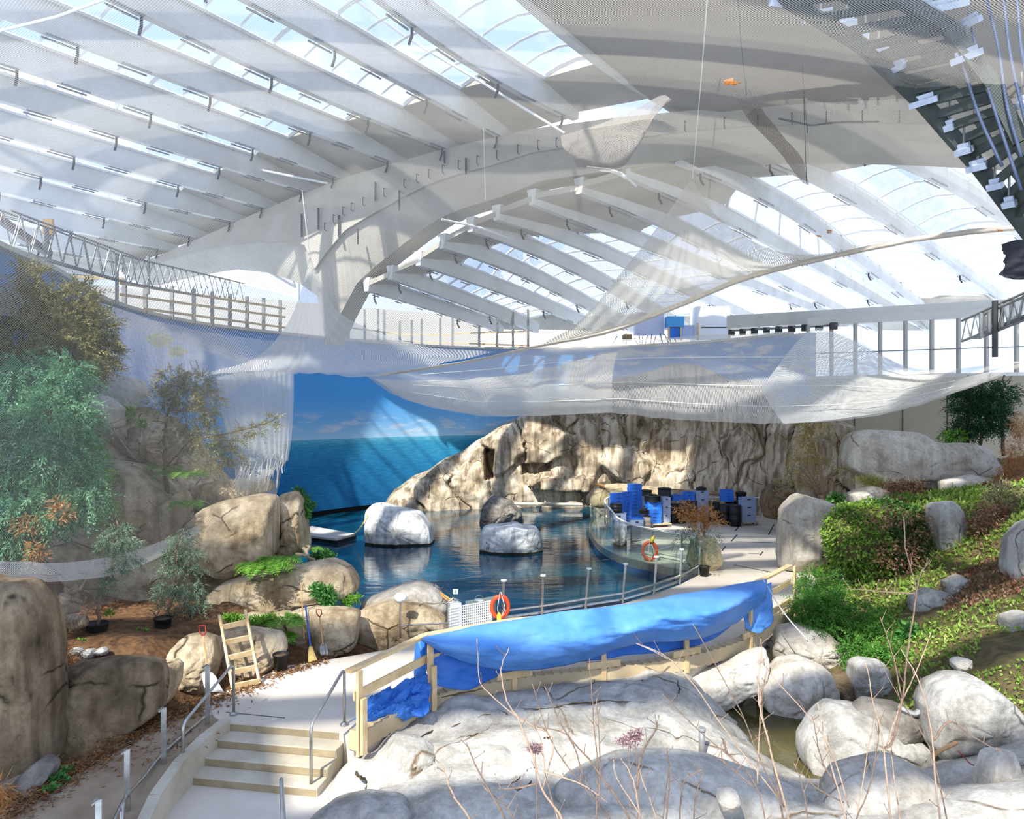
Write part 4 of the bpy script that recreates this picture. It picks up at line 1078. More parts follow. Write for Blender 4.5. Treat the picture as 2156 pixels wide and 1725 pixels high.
# second tent
T2 = [[(1455,376,21.5)] * 6,
 [(1398,458,21.5),(1425,470,21.2),(1450,474,21.1),(1475,470,21.1),(1500,458,21.3),(1520,465,21.6)],
 [(1310,572,21.8),(1370,596,21.4),(1430,598,21.2),(1500,578,21.0),(1570,552,20.9),(1640,530,20.8)],
 [(1225,672,22.3),(1310,668,22.0),(1420,632,21.6),(1530,592,21.2),(1660,556,20.6),(1780,530,20.0)],
 [(1140,728,22.8),(1280,700,22.4),(1420,650,21.9),(1560,592,21.3),(1720,550,20.3),(1900,512,18.3)]]
sheet('net_tent', T2, M['net_fine'], 0.05, 70, 60, 0.05, 0.9, seed=2, fold=0.04)
# gathered hem running up to the right
hem_line = [(800,790,21.3),(980,762,22.2),(1140,728,22.8),(1280,700,22.4),(1420,650,21.9),(1560,592,21.3),(1720,550,20.3),(1900,512,18.3),(2060,490,16.4),(2300,472,14.2)]
sheet('net_hem', [[(x, y - (2 if x < 1200 else 9), d) for x, y, d in hem_line], [(x, y - 2, d - .12) for x, y, d in hem_line], [(x, y + 3, d) for x, y, d in hem_line]], M['hem'], 0.03, 90, 8, 0.04, 2.5)
# the wide slack bag across the middle
top = [(770,790,22.4),(900,775,23.2),(1060,745,23.8),(1200,722,24.2),(1380,712,24.4),(1560,703,24.4),(1705,700,24),(1775,703,23.4),(1900,768,21.6),(2010,776,20),(2200,755,17)]
bot = [(770,792,22.3),(850,842,23.2),(985,872,23.8),(1130,877,24.2),(1290,871,24.2),(1450,886,23.6),(1600,893,23),(1750,888,22),(1900,862,20.4),(2010,828,19),(2200,755,16.6)]
mid = [((a[0]+b[0])/2, (a[1]*.45+b[1]*.55), (a[2]+b[2])/2 - 0.5) for a, b in zip(top, bot)]
low = [((a[0]*.15+b[0]*.85), (a[1]*.12+b[1]*.88), (a[2]*.2+b[2]*.8) - 0.45) for a, b in zip(top, bot)]
sheet('net_bag', [top, mid, low, bot], M['net_dense'], 0.05, 150, 50, 0.10, 0.5, seed=5, fold=0.02)
# a second slack layer inside the bag, left of centre, and the lit fold on the right
sheet('net_bag', [[(790,800,23.6),(920,800,24.4),(1080,790,25),(1220,760,25.4),(1300,740,25.6)],[(850,838,23.4),(960,845,24.2),(1080,850,24.8),(1190,830,25.2),(1290,800,25.5)],[(900,855,23.5),(1000,872,24.2),(1110,876,24.6),(1210,872,25),(1290,870,25.3)]], M['net_fine'], 0.05, 80, 30, 0.15, 0.8, seed=6)
sheet('net_fold', [[(1600,820,22.6),(1700,700,23.4),(1760,702,22.9),(1850,745,21.8),(1950,790,20.6),(2080,790,18.6)],[(1640,880,22.4),(1700,820,22.6),(1780,800,22),(1860,820,21.2),(1960,818,20),(2080,800,18.3)],[(1650,892,22.3),(1710,889,22),(1790,880,21.4),(1880,866,20.5),(1970,842,19.4),(2080,802,18.1)]], M['net_veil'], 0.05, 70, 30, 0.08, 0.8, seed=7)
# gathered clumps
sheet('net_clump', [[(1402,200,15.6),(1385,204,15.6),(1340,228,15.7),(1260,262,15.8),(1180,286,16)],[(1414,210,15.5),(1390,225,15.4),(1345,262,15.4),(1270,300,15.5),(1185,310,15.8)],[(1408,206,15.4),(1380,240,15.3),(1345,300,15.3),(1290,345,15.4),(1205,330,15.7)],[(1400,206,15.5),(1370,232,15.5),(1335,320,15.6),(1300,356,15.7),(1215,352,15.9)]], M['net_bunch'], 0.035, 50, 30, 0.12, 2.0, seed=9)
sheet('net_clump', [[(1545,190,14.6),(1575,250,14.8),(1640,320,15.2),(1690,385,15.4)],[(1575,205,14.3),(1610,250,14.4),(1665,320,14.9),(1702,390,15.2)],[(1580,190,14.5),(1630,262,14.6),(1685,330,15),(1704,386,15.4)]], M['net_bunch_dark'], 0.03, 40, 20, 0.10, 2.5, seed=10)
def cord(pts, r, mat=None, name='cord', parent=nets):
    mb = MB(); mb.tube([P(*p) for p in pts], r, 5); return mb.build(name, mat or M['rope'], parent)
cord([(1492,-40,12),(1475,180,17),(1458,376,21.4)], 0.013)
cord([(636,400,21),(645,480,21.3),(653,542,21.6)], 0.015)
cord([(1018,270,18),(1022,420,20)], 0.010)
cord([(-20,70,9),(120,35,9),(250,-12,9)], 0.018)
cord([(1552,-30,12),(1560,90,13),(1572,200,14.4)], 0.008, M['dark_metal'])
cord([(1690,140,13),(1698,385,15.3)], 0.006, M['dark_metal'])
cord([(1690,160,13.4),(1700,280,15)], 0.008, M['dark_metal'])
# tension lines on the bag
for ys in (0.3, 0.62, 0.84):
    cord([((a[0]*(1-ys)+b[0]*ys), a[1]*(1-ys)+b[1]*ys - 6, a[2]*(1-ys)+b[2]*ys - 0.5) for a, b in zip(top[1:-1], bot[1:-1])], 0.012, M['rope'])
# dead leaves caught on the net
M['dead_leaf'] = leaf_mat('dead_leaf', (214, 150, 70), (188, 112, 48), None, 3, 0.3)
for k, (x, y, d, s) in enumerate([(1535,172,13.2,.16),(1545,176,13.2,.12),(1746,486,19,.10),(1724,497,19,.08),(2105,485,15.5,.08),(1745,490,19,.08)]):
    p = P(x, y, d - 0.1); a = R.uniform(0, 6)
    vs = [p + Vector((math.cos(a + t) * s * r_, -0.02 * (i % 2), math.sin(a + t) * s * 0.4 * r_)) for i, (t, r_) in enumerate([(0, 1.1), (.6, .6), (1.6, .8), (2.6, .5), (3.14, 1.2), (3.9, .6), (4.7, .7), (5.6, .6)])]
    vs2 = [v + Vector((0, 0.01, 0)) for v in vs]; n = 8
    o = mesh_obj('dead_leaf', vs + vs2, [tuple(range(n)), tuple(range(2 * n - 1, n - 1, -1))] + [(i, i + n, (i + 1) % n + n, (i + 1) % n) for i in range(n)], M['dead_leaf'], None, p)
    tag(o, ['largest orange dead leaf caught high in the net','smaller orange leaf touching the largest dead leaf','pale dead leaf caught on the right tent','brown dead leaf lowest on the right tent','red brown dead leaf near the right edge of the net','tiny dead leaf beside the pale one on the right tent'][k], 'leaf', 'dead leaves caught in the net')
# ------------------------------------------------------------------ fence of new timber with a blue tarpaulin
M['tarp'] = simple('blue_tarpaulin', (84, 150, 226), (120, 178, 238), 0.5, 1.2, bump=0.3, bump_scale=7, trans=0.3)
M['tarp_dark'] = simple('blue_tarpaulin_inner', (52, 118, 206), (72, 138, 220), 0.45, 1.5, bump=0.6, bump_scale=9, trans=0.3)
M['curb'] = simple('curb_concrete', (206, 186, 148), (176, 154, 118), 0.85, 1.0, bump=0.1)
fl = catmull([tuple(p) for p in fence3], 60); fl = [Vector(p) for p in fl]
mb = MB()
for a, b in zip(fl[:-1], fl[1:]): mb.beam(a + Vector((0, 0, 0.0)), b + Vector((0, 0, -0.03)), 0.22, 0.28)
mb.build('curb', M['curb'], floor)
fence = empty('timber_fence', tuple(fence3[3]), 'new pine guard fence along the deck edge, mostly under a blue tarp', 'fence')
TOPZ = 1.18
def along(f):
    x = f * (len(fl) - 1); i = min(int(x), len(fl) - 2); return fl[i].lerp(fl[i + 1], x - i)
pf = [0.0, 1/6, 2/6, 3/6, 4/6, 5/6, 1.0]
for k, f in enumerate(pf):
    p = along(f); h = 1.10 if k == 0 else TOPZ
    nrm = (along(min(1, f + .02)) - along(max(0, f - .02))).normalized(); nrm = Vector((nrm.y, -nrm.x, 0))
    ang = math.atan2(nrm.y, nrm.x)
    mb = MB(); mb.box(p + nrm * 0.12 + Vector((0, 0, h / 2 - 0.1)), (0.05, 0.10, h + 0.2), ang); mb.build('post', M['pine'], fence)
    if k in (0, 1):
        mb = MB(); mb.box(p + nrm * 0.17 + Vector((0.03, 0, 0.26)), (0.05, 0.10, 0.85), ang); mb.build('post', M['pine'], fence)
    else:
        mb = MB(); d_ = Vector((-nrm.y, nrm.x, 0)); mb.beam(p + nrm * 0.13 - d_ * 0.35 + Vector((0, 0, 0.22)), p + nrm * 0.13 + d_ * 0.35 + Vector((0, 0, 0.22)), 0.04, 0.13); mb.build('plank', M['pine'], fence)
for a, b in zip(pf[:-1], pf[1:]):
    za, zb = (1.10 if a == 0 else TOPZ), TOPZ
    for nm, za_, zb_, w, h in (('top_rail', za, zb, 0.14, 0.045), ('mid_rail', za - 0.42, zb - 0.42, 0.04, 0.14)):
        q0, q1 = along(a), along(b)
        mb = MB(); 
        if nm == 'top_rail' and a == 0: q0 = q0 - (q1 - q0).normalized() * 0.12
        mb.beam(q0 + Vector((0, 0, za_)), q1 + Vector((0, 0, zb_)), w, h); mb.build(nm, M['pine'], fence)
    if b == 1.0:
        mb = MB(); mb.beam(along(a) + Vector((0, 0, .3)), along(b) + Vector((0, 0, .3)), 0.04, 0.12); mb.build('mid_rail', M['pine'], fence)

def cloth(name, rows, nu, nv, mat, fold, wsc, seed, parent, sag=0.0, thick=True):
    rows = [catmull([tuple(P(*p)) for p in r], nu) for r in rows]
    A = np.stack(rows); C = np.stack([catmull(A[:, i], nv) for i in range(nu)], 1)
    for j in range(nv):
        q = j / (nv - 1)
        for i in range(nu):
            x, y, z = C[j, i]
            f = mnoise.fractal(Vector((x * wsc * 0.8 + seed, y * wsc * 0.3, z * wsc * 2.2 + x * 0.6)), 1.0, 2.2, 4)
            g = abs(mnoise.noise(Vector((x * wsc * 0.5 - z * 1.8, seed, z * 0.5))))
            C[j, i, 1] -= (f * fold + fold * 0.9 * (0.3 - g)) * min(1, q * 4 + 0.12)
    o = mesh_obj(name, C.reshape(-1, 3), grid_faces(nu, nv), mat, parent, None, True)
    if thick:
        md = o.modifiers.new('thickness', 'SOLIDIFY'); md.thickness = 0.006
    return o
tarp = empty('tarpaulin', tuple(G(1265, 1418)), 'large blue tarpaulin draped along the timber fence', 'tarp')
ft = [(888,1342,12.35),(1000,1320,12.75),(1150,1296,13.2),(1300,1277,13.75),(1450,1251,14.5),(1560,1232,15.6),(1614,1220,16.4)]
fb = [(890,1348,12.25),(960,1388,12.4),(1075,1412,12.85),(1215,1396,13.35),(1340,1356,13.7),(1500,1338,14.3),(1612,1262,16.0)]
m1 = [((a[0]*.62+b[0]*.38), (a[1]*.62+b[1]*.38), min(a[2], b[2]) - 0.12) for a, b in zip(ft, fb)]
m2 = [((a[0]*.28+b[0]*.72), (a[1]*.28+b[1]*.72), min(a[2], b[2]) - 0.26) for a, b in zip(ft, fb)]
bk = [(a[0] - 4, a[1] + 4, a[2] + 0.28) for a in ft]
cloth('tarp_sheet', [bk, ft, m1, m2, fb], 150, 56, M['tarp'], 0.075, 1.7, 3.0, tarp)
fi = [(878,1350,12.55),(1000,1332,12.9),(1150,1308,13.35),(1300,1290,13.9),(1450,1262,14.6),(1560,1242,15.7),(1606,1232,16.3)]
fib = [(905,1440,12.30),(985,1452,12.62),(1075,1416,13.15),(1300,1382,13.85),(1440,1366,14.5),(1500,1345,14.9),(1590,1282,16.1)]
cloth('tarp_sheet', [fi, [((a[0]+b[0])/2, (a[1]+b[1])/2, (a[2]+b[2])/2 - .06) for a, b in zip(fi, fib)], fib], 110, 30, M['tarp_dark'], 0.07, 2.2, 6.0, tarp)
# end of the tarp at the fence's far end, and the drop behind the second post
cloth('tarp_sheet', [[(1568,1252,15.9),(1596,1240,16.1),(1624,1226,16.4)],[(1566,1290,15.6),(1598,1285,15.7),(1625,1275,16.0)],[(1570,1325,15.4),(1600,1332,15.5),(1628,1308,15.9)]], 30, 24, M['tarp'], 0.09, 3.0, 9.0, tarp)
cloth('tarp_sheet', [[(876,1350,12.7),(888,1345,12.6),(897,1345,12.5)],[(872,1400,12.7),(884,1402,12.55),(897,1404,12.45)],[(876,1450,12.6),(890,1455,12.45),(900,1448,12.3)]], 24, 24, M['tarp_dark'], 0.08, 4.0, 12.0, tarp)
# the heap where its end lies on the rock
hp = []
for j in range(40):
    for i in range(60):
        u, v = i / 59, j / 39
        x = 758 + 148 * u; yb = 1520 - 62 * u - 30 * math.sin(u * 3.1) * 0; 
        y = (1494 - 76 * u ** 0.6) * (1 - v) + (1536 - 36 * u) * v
        d = 11.75 + 0.75 * u - 0.45 * v
        b = math.sin(math.pi * v) * (0.28 + 0.12 * math.sin(u * 9))
        f = mnoise.fractal(Vector((u * 5 + v * 3, v * 3.2, 2)), 0.8, 2.1, 5)
        g = abs(mnoise.noise(Vector((u * 6 - v * 5, v * 2.5, 8))))
        p = P(x, y, d); hp.append((p.x + 0.08 * f, p.y - b * 0.6 - 0.14 * (0.4 - g), p.z + b * 0.4 + 0.10 * f + 0.08 * (0.4 - g)))
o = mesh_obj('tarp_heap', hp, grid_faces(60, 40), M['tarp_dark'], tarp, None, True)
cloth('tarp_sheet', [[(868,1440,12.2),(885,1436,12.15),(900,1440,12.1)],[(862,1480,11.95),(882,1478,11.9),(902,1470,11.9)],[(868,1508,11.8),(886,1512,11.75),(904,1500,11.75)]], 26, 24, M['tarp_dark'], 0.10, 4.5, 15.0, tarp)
def line_thing(name, label, cat, pts, r, mat, group=None):
    mb = MB(); p3 = [Vector(p) for p in catmull([tuple(P(*p)) for p in pts], max(6, len(pts) * 4))]; mb.tube(p3, r, 6)
    return tag(mb.build(name, mat, None, tuple(p3[-1])), label, cat, group)
line_thing('tie_rope', 'thin cord tying the tarp corner down at the fence end', 'rope', [(1604,1216,16.2),(1650,1290,15.4),(1700,1348,14.9)], 0.012, M['rope'])
line_thing('tie_rope', 'red tipped cord pulling the tarp hem down at its middle', 'rope', [(1340,1355,13.45),(1375,1371,13.6),(1405,1388,14.0)], 0.010, M['rope'])

# ------------------------------------------------------------------ steel handrails
def handrail(label, pts, flange=True, r=0.024, extra=None):
    p3 = [Vector(p) for p in pts]
    t = empty('handrail', tuple(p3[0]), label, 'handrail')
    sm = [p3[0]]
    for k in range(1, len(p3) - 1):
        a, b, c = p3[k - 1], p3[k], p3[k + 1]
        e = min(0.12, (b - a).length * .4, (c - b).length * .4)
        q0 = b + (a - b).normalized() * e; q1 = b + (c - b).normalized() * e
        for s in np.linspace(0, 1, 6): sm.append((q0 * (1 - s) + b * s) * (1 - s) + (b * (1 - s) + q1 * s) * s)
    sm.append(p3[-1])
    mb = MB(); mb.tube(sm, r, 10); mb.build('rail_tube', M['steel'], t, None, True)
    if flange:
        for p in (p3[0], p3[-1]):
            mb = MB(); mb.lathe([(0.07, 0), (0.07, 0.02), (0.035, 0.05)], p + Vector((0, 0, 0.0)), 16); mb.build('floor_flange', M['steel'], t)
    return t
a = G(725, 1527); b = G(655, 1668, LOW)
handrail('bent steel handrail on the right of the steps, rusted at the foot', [a, a + Vector((0, 0, .92)), b + Vector((0, 0, .98)), b])
a = G(492, 1505); b = G(385, 1655, LOW)
handrail('bent steel handrail on the left of the steps', [a, a + Vector((0, 0, .86)), b + Vector((0, 0, .92)), b])
a = G(602, 1800, LOW); b = G(597, 1890, LOW)
handrail('steel handrail end rising at the bottom edge', [a, Vector((a.x - .06, a.y, a.z + 1.0)), b + Vector((0, 0, .6)), b])
rr = empty('ramp_railing', tuple(G(437, 1527, -0.02)), 'flat bar posts with a low steel tube along the ramp edge', 'railing')
for x, y0, y1, z in ((437, 1400, 1527, -.02), (345, 1490, 1608, -.06), (268, 1577, 1706, -.14), (208, 1682, 1830, -.2)):
    p = G(x, y1, z); h = (y1 - y0) / F * p.y
    mb = MB(); mb.box(p + Vector((0, 0, h / 2)), (0.075, 0.02, h)); mb.beam(p + Vector((0, 0, h)), p + Vector((-0.06, -.05, h - .04)), 0.06, 0.02); mb.build('post', M['steel'], rr)
mb = MB(); mb.tube([Vector(q) for q in catmull([tuple(P(*q)) for q in ((438,1505,11.9),(352,1578,10.7),(300,1640,9.9),(262,1684,9.2),(225,1760,8.4))], 24)], 0.024, 8); mb.build('rail_tube', M['steel'], rr, None, True)
mb = MB(); mb.tube([Vector(q) for q in ((P(262,1684,9.2)), P(258,1700,9.0), P(252,1800,8.9))], 0.024, 8); mb.build('rail_tube', M['steel'], rr, None, True)

# ------------------------------------------------------------------ tools on the left
def pix(p): return P(*p)
lad = empty('ladder', tuple(G(518, 1444)), 'home made pine ladder leaning on the jagged rock', 'ladder')
for a, b in (((463,1297,13.75),(490,1450,13.0)), ((517,1285,13.95),(547,1440,13.2))):
    mb = MB(); mb.beam(pix(a), pix(b), 0.045, 0.10, up=(0.2, -1, 0.3)); mb.build('side_rail', M['pine'], lad)
for a, b in (((465,1322,13.6),(522,1309,13.8)),((470,1354,13.45),(528,1342,13.65)),((475,1387,13.3),(535,1373,13.5)),((482,1417,13.14),(541,1405,13.34)),((488,1446,12.98),(547,1434,13.18))):
    mb = MB(); mb.beam(pix(a), pix(b), 0.03, 0.10, up=(0, -0.25, 1)); mb.build('rung', M['pine'], lad)
M['red_plastic'] = simple('red_plastic', (150, 40, 34), None, 0.5)
M['white_plastic'] = simple('white_plastic', (238, 236, 232), None, 0.4)
M['wood_handle'] = simple('wood_handle', (206, 160, 108), (186, 140, 90), 0.6, 8)
M['blue_handle'] = simple('blue_handle', (52, 92, 178), None, 0.5)
M['straw'] = simple('broom_straw', (216, 180, 112), (186, 146, 80), 0.85, 30)
M['shovel_steel'] = simple('shovel_steel', (176, 172, 164), (150, 146, 138), 0.45, 8, metal=0.5)
def d_grip(mb, p, up, side, s=0.09):
    mb.tube([p, p + up * s * .8 + side * s * .6, p + up * s * 1.9 + side * s * .6, p + up * s * 1.9 - side * s * .6, p + up * s * .8 - side * s * .6, p], 0.014, 6)
sh = empty('snow_shovel', tuple(G(448, 1456)), 'snow shovel with white blade and red grip against the cracked rock', 'shovel')
a, b = pix((428, 1340, 13.1)), pix((438, 1424, 12.85)); up = (a - b).normalized()
mb = MB(); mb.tube([a, b], 0.017, 8); mb.build('shaft', M['wood_handle'], sh)
mb = MB(); d_grip(mb, a, up, Vector((1, 0, 0)), 0.10); mb.build('grip', M['red_plastic'], sh)
V = []
for j, (y, xa, xb, d) in enumerate(((1416,428,446,12.86),(1425,425,455,12.82),(1445,429,464,12.74),(1459,436,471,12.7))):
    for i in range(7):
        f = i / 6; p = P(xa + (xb - xa) * f, y - (3 * f if j == 3 else 0), d + 0.07 * (1 - (2 * f - 1) ** 2)); V.append(p)
o = mesh_obj('blade', V, grid_faces(7, 4), M['white_plastic'], sh, None, True); o.modifiers.new('t', 'SOLIDIFY').thickness = 0.012
br = empty('broom', tuple(G(660, 1395)), 'brush broom with blue handle leaning on the low wall rock', 'broom')
mb = MB(); mb.tube([pix((643,1274,15.0)), pix((654,1366,14.55))], 0.016, 8); mb.build('shaft', M['blue_handle'], br)
mb = MB(); mb.tube([pix((654,1362,14.57)), pix((655,1372,14.52)), pix((659,1395,14.4))], [0.035, 0.06, 0.10], 10); mb.build('bristles', M['straw'], br)
sv = empty('shovel', tuple(G(682, 1380)), 'digging shovel standing right of the blue broom', 'shovel')
a, b = pix((673,1300,15.1)), pix((680,1358,14.85))
mb = MB(); mb.tube([a, b], 0.017, 8); mb.build('shaft', M['wood_handle'], sv)
mb = MB(); d_grip(mb, a, (a - b).normalized(), Vector((1, 0, 0)), 0.085); mb.build('grip', M['red_plastic'], sv)
V = []
for j, (y, xa, xb, d) in enumerate(((1354,677,685,14.86),(1362,673,689,14.8),(1376,674,691,14.72),(1381,676,690,14.7))):
    for i in range(5): f = i / 4; V.append(P(xa + (xb - xa) * f, y, d + 0.05 * (1 - (2 * f - 1) ** 2)))
o = mesh_obj('blade', V, grid_faces(5, 4), M['shovel_steel'], sv, None, True); o.modifiers.new('t', 'SOLIDIFY').thickness = 0.01
mb = MB(); p0 = G(640, 1392); mb.tube([pix((634,1228,15.6)), pix((640,1345,15.0))], 0.012, 6)
rod = tag(mb.build('rod', M['wood_handle'], None, tuple(pix((640,1345,15.0)))), 'thin brown rod leaning left of the blue broom', 'rod')
def pot(label, x, y, z, r, h, cat='pot', d=None, name='plant_pot'):
    p = G(x, y, z) if d is None else P(x, y, d)
    t = empty(name, tuple(p), label, cat)
    mb = MB(); mb.lathe([(r * .8, 0), (r * .98, h * .94), (r * 1.08, h * .94), (r * 1.08, h), (r * .98, h), (r * .9, h * .85)], p, 20); mb.build('pot', M['black_plastic'], t, None, True)
    mb = MB(); mb.lathe([(0.001, h * .86), (r * .94, h * .85)], p, 20); mb.build('soil', M['soil'], t)
    return t, p
pt1, pp1 = pot('black pot with a small seedling at the rock foot by the ladder', 591, 1412, 0, 0.15, 0.33)

# ------------------------------------------------------------------ lamp pole and pool side kit
lp = empty('wrapped_pole', tuple(G(843, 1344)), 'thin pole with a white wrapped head beside the sandy wall rock', 'pole')
a = G(843, 1344)
mb = MB(); mb.tube([a, a + Vector((0, 0, .82))], 0.02, 8); mb.build('pole', M['steel'], lp)
V = []
for j in range(10):
    for i in range(14):
        t, p_ = 2 * math.pi * i / 14, math.pi * j / 9
        k = 1 + .25 * mnoise.noise(Vector((math.cos(t) * 2, math.sin(t) * 2, p_ * 2)))
        V.append(a + Vector((0.14 * math.sin(p_) * math.cos(t) * k, .10 * math.sin(p_) * math.sin(t) * k, .9 + .11 * math.cos(p_) * k)))
mesh_obj('wrapping', V, grid_faces(14, 10, True), M['white_plastic'], lp, None, True)
b = G(946, 1338); mb = MB(); mb.tube([a + Vector((0, 0, .28)), b + Vector((0, 0, .28))], 0.018, 6); mb.build('cross_tube', M['steel'], lp)
tl = line_thing('net_pole', 'orange pole of a hand net laid over the pool rock', 'pole', [(888,1221,18.0),(930,1250,17.4),(973,1279,16.6)], 0.022, simple('orange_pole', (226, 166, 84), None, .5))
tl2 = line_thing('net_pole', 'second lighter pole below the orange pole on the pool rock', 'pole', [(900,1234,17.8),(940,1262,17.2),(971,1285,16.6)], 0.02, M['wood_handle'])
hn = empty('hand_net', tuple(P(925, 1240, 17.5)), 'dark hoop of a hand net beside the orange pole', 'net')
mb = MB(); mb.tube([P(925 + 12 * math.cos(t) , 1232 + 8 * math.sin(t), 17.5) for t in np.linspace(0, 2 * math.pi, 18)], 0.014, 5); mb.build('hoop', M['dark_metal'], hn)
mb = MB(); mb.tube([P(934, 1238, 17.4), P(972, 1276, 16.7)], 0.012, 5); mb.build('shaft', M['dark_metal'], hn)
lb = empty('louvre_box', tuple(G(955, 1330)), 'white louvred housing at the end of the glass rail', 'box')
a = G(955, 1332); ex = (G(1050, 1312) - G(940, 1335)).normalized(); ey = Vector((-ex.y, ex.x, 0)); Mr = Matrix((ex, ey, Vector((0, 0, 1)))).transposed()
mb = MB(); mb.box(a + Vector((0, .16, .33)), (.26, .22, .62), M=Mr); mb.build('body', M['white_metal'], lb)
for k in range(8): 
    mb = MB(); mb.box(a + Vector((0, 0.03, .1 + .065 * k)), (.24, .03, .022), M=Mr); mb.build('louvre', M['white_plastic'], lb)
mb = MB(); mb.tube([a + Vector((-.14, .02, .05)), a + Vector((-.14, .02, .66)), a + Vector((-.02, .1, .76)), a + Vector((.12, .1, .7))], 0.022, 6); mb.build('frame', M['steel'], lb)
bs = empty('perforated_basket', tuple(G(1000, 1322)), 'white perforated basket behind the tarp beside the life ring', 'basket')
a, b = G(968, 1328), G(1034, 1315)
mb = MB(); nh = 16
for k in range(nh + 1): q = a.lerp(b, k / nh); mb.beam(q + Vector((0, 0, .08)), q + Vector((0, 0, .56)), .022, .02)
for k in range(9): mb.beam(a + Vector((0, 0, .08 + .06 * k)), b + Vector((0, 0, .08 + .06 * k)), .02, .022)
mb.build('perforated_side', M['white_plastic'], bs)
off = Vector((0.1, .45, 0))
mb = MB(); mb.add([a + Vector((0, 0, .05)), b + Vector((0, 0, .05)), b + off + Vector((0, 0, .05)), a + off + Vector((0, 0, .05)), a + off + Vector((0, 0, .56)), b + off + Vector((0, 0, .56)), b + Vector((0, 0, .56))], [(0, 1, 2, 3), (3, 2, 5, 4), (1, 2, 5, 6)]); mb.build('tub', M['white_metal'], bs)
jg = empty('bucket', tuple(P(1009, 1283, 17.0)), 'white bucket standing in the perforated basket', 'bucket')
mb = MB(); mb.lathe([(.09, 0), (.11, .22), (.12, .22), (.12, .24), (.10, .24)], P(1009, 1284, 17.0), 16); mb.build('body', M['white_plastic'], jg, None, True)
mb = MB(); mb.tube([P(1009, 1284, 17.0) + Vector((.11 * math.cos(t), 0, .23 + .11 * math.sin(t))) for t in np.linspace(0, math.pi, 9)], .006, 4); mb.build('handle', M['steel'], jg)
sg = empty('small_sign', tuple(P(959, 1252, 17.2)), 'small white sign plate with a dark stroke on the glass', 'sign')
q = P(959, 1246, 17.2); mb = MB(); mb.box(q, (.13, .01, .12)); sgp_ = mb.build('plate', M['white_plastic'], sg)
mb = MB(); mb.box(q + Vector((0.01, -.007, .0)), (.012, .004, .07)); mb.build('mark', M['dark_metal'], sgp_)

# glass guard rail along the near pool edge
gr = empty('glass_railing', tuple(G(1232, 1283)), 'glass guard rail with slanted steel posts along the near pool edge', 'railing')
rp = [G(*p) for p in [(940, 1335), (1058, 1310), (1141, 1299), (1233, 1283), (1311, 1271), (1377, 1252), (1431, 1232), (1471, 1211)]]
for k, p in enumerate(rp):
    if k == 0: continue
    tall = 1.0 if k > 1 else .98
    lean = Vector((0.10, 0.16, 0)) * (1 if k > 2 else .3)
    mb = MB(); mb.beam(p, p + lean + Vector((0, 0, tall)), .045, .045); po_ = mb.build('post', M['steel'], gr)
    mb = MB(); mb.lathe([(.02, 0), (.07, .01), (.07, .04), (.02, .05)], p + lean + Vector((0, 0, tall - .02)), 12); mb.build('post_cap', M['white_metal'], po_)
mb = MB(); mb.tube([q + Vector((0.02, .03, .26)) for q in rp[1:]], .026, 8); mb.build('rail_tube', M['steel'], gr)
mb = MB(); mb.tube([q + Vector((0.0, .12, .06)) for q in rp[1:]], .05, 6); mb.build('base_channel', M['steel'], gr)
for a, b in zip(rp[:-1], rp[1:]):
    o_ = Vector((0.06, .22, 0)); i_ = (b - a) * 0.01
    vs = [a + i_ + o_, b - i_ + o_, b - i_ + o_ + Vector((.05, .08, 1.15)), a + i_ + o_ + Vector((.05, .08, 1.15))]
    gp_ = mesh_obj('glass_panel', vs, [(0, 1, 2, 3)], M['rail_glass'], gr)
    mb = MB(); mb.tube([vs[3], vs[2]], .005, 4); mb.build('panel_edge', M['steel'], gp_)
# curved glass round the point of the deck
M['glass_green'] = glass_mat('curved_glass', (226, 240, 232), .09)
cg = empty('curved_glass_railing', tuple(G(1290, 1163)), 'curved glass guard round the point of the deck over the pool', 'railing')
pc = [Vector(q) for q in catmull([tuple(G(*p)) for p in [(1470, 1211)] + pen_px + [(1310, 1078)]], 41)]
for k in range(0, 40, 4):
    seg = pc[k:k + 5]; vs = []
    for q in seg: vs += [q + Vector((0, 0, -.02)), q + Vector((0, 0, 1.15))]
    mesh_obj('glass_panel', vs, [(2 * i, 2 * i + 2, 2 * i + 3, 2 * i + 1) for i in range(4)], M['glass_green'], cg, None, True)
mb = MB(); mb.tube([q + Vector((0, 0, 1.15)) for q in pc], .012, 5); mb.build('top_edge', M['steel'], cg)
mb = MB()
for a, b in zip(pc[:-1], pc[1:]): mb.beam(a + Vector((0, 0, -.12)), b + Vector((0, 0, -.12)), .12, .26)
mb.build('edge_band', M['steel'], cg)
cin = Vector((7.0, 29.0, 0))
inner = [q + (cin - q).normalized() * .75 for q in pc[6:]]
mb = MB(); mb.tube([q + Vector((0, 0, 1.0)) for q in inner], .04, 8); mb.build('hand_tube', M['white_metal'], cg, None, True)
mb = MB(); mb.tube([q + Vector((0, 0, .1)) for q in inner], .02, 6); mb.build('low_tube', M['steel'], cg, None, True)
for k in range(0, len(inner), 4):
    q = inner[k]; mb = MB(); mb.beam(q, q + Vector((.0, .0, 1.0)), .05, .05); mb.build('post', M['steel'], cg)
# painted drum wall under the point
M['pool_wall'] = simple('pool_wall_paint', (34, 70, 112), (26, 56, 96), .5, 1.0)
V = []
for z in (-2.0, -.24):
    for q in pc: V.append((q.x * .998 - .03, q.y - .05, z))
mesh_obj('pool_wall', V, grid_faces(len(pc), 2), M['pool_wall'], floor, None, True)

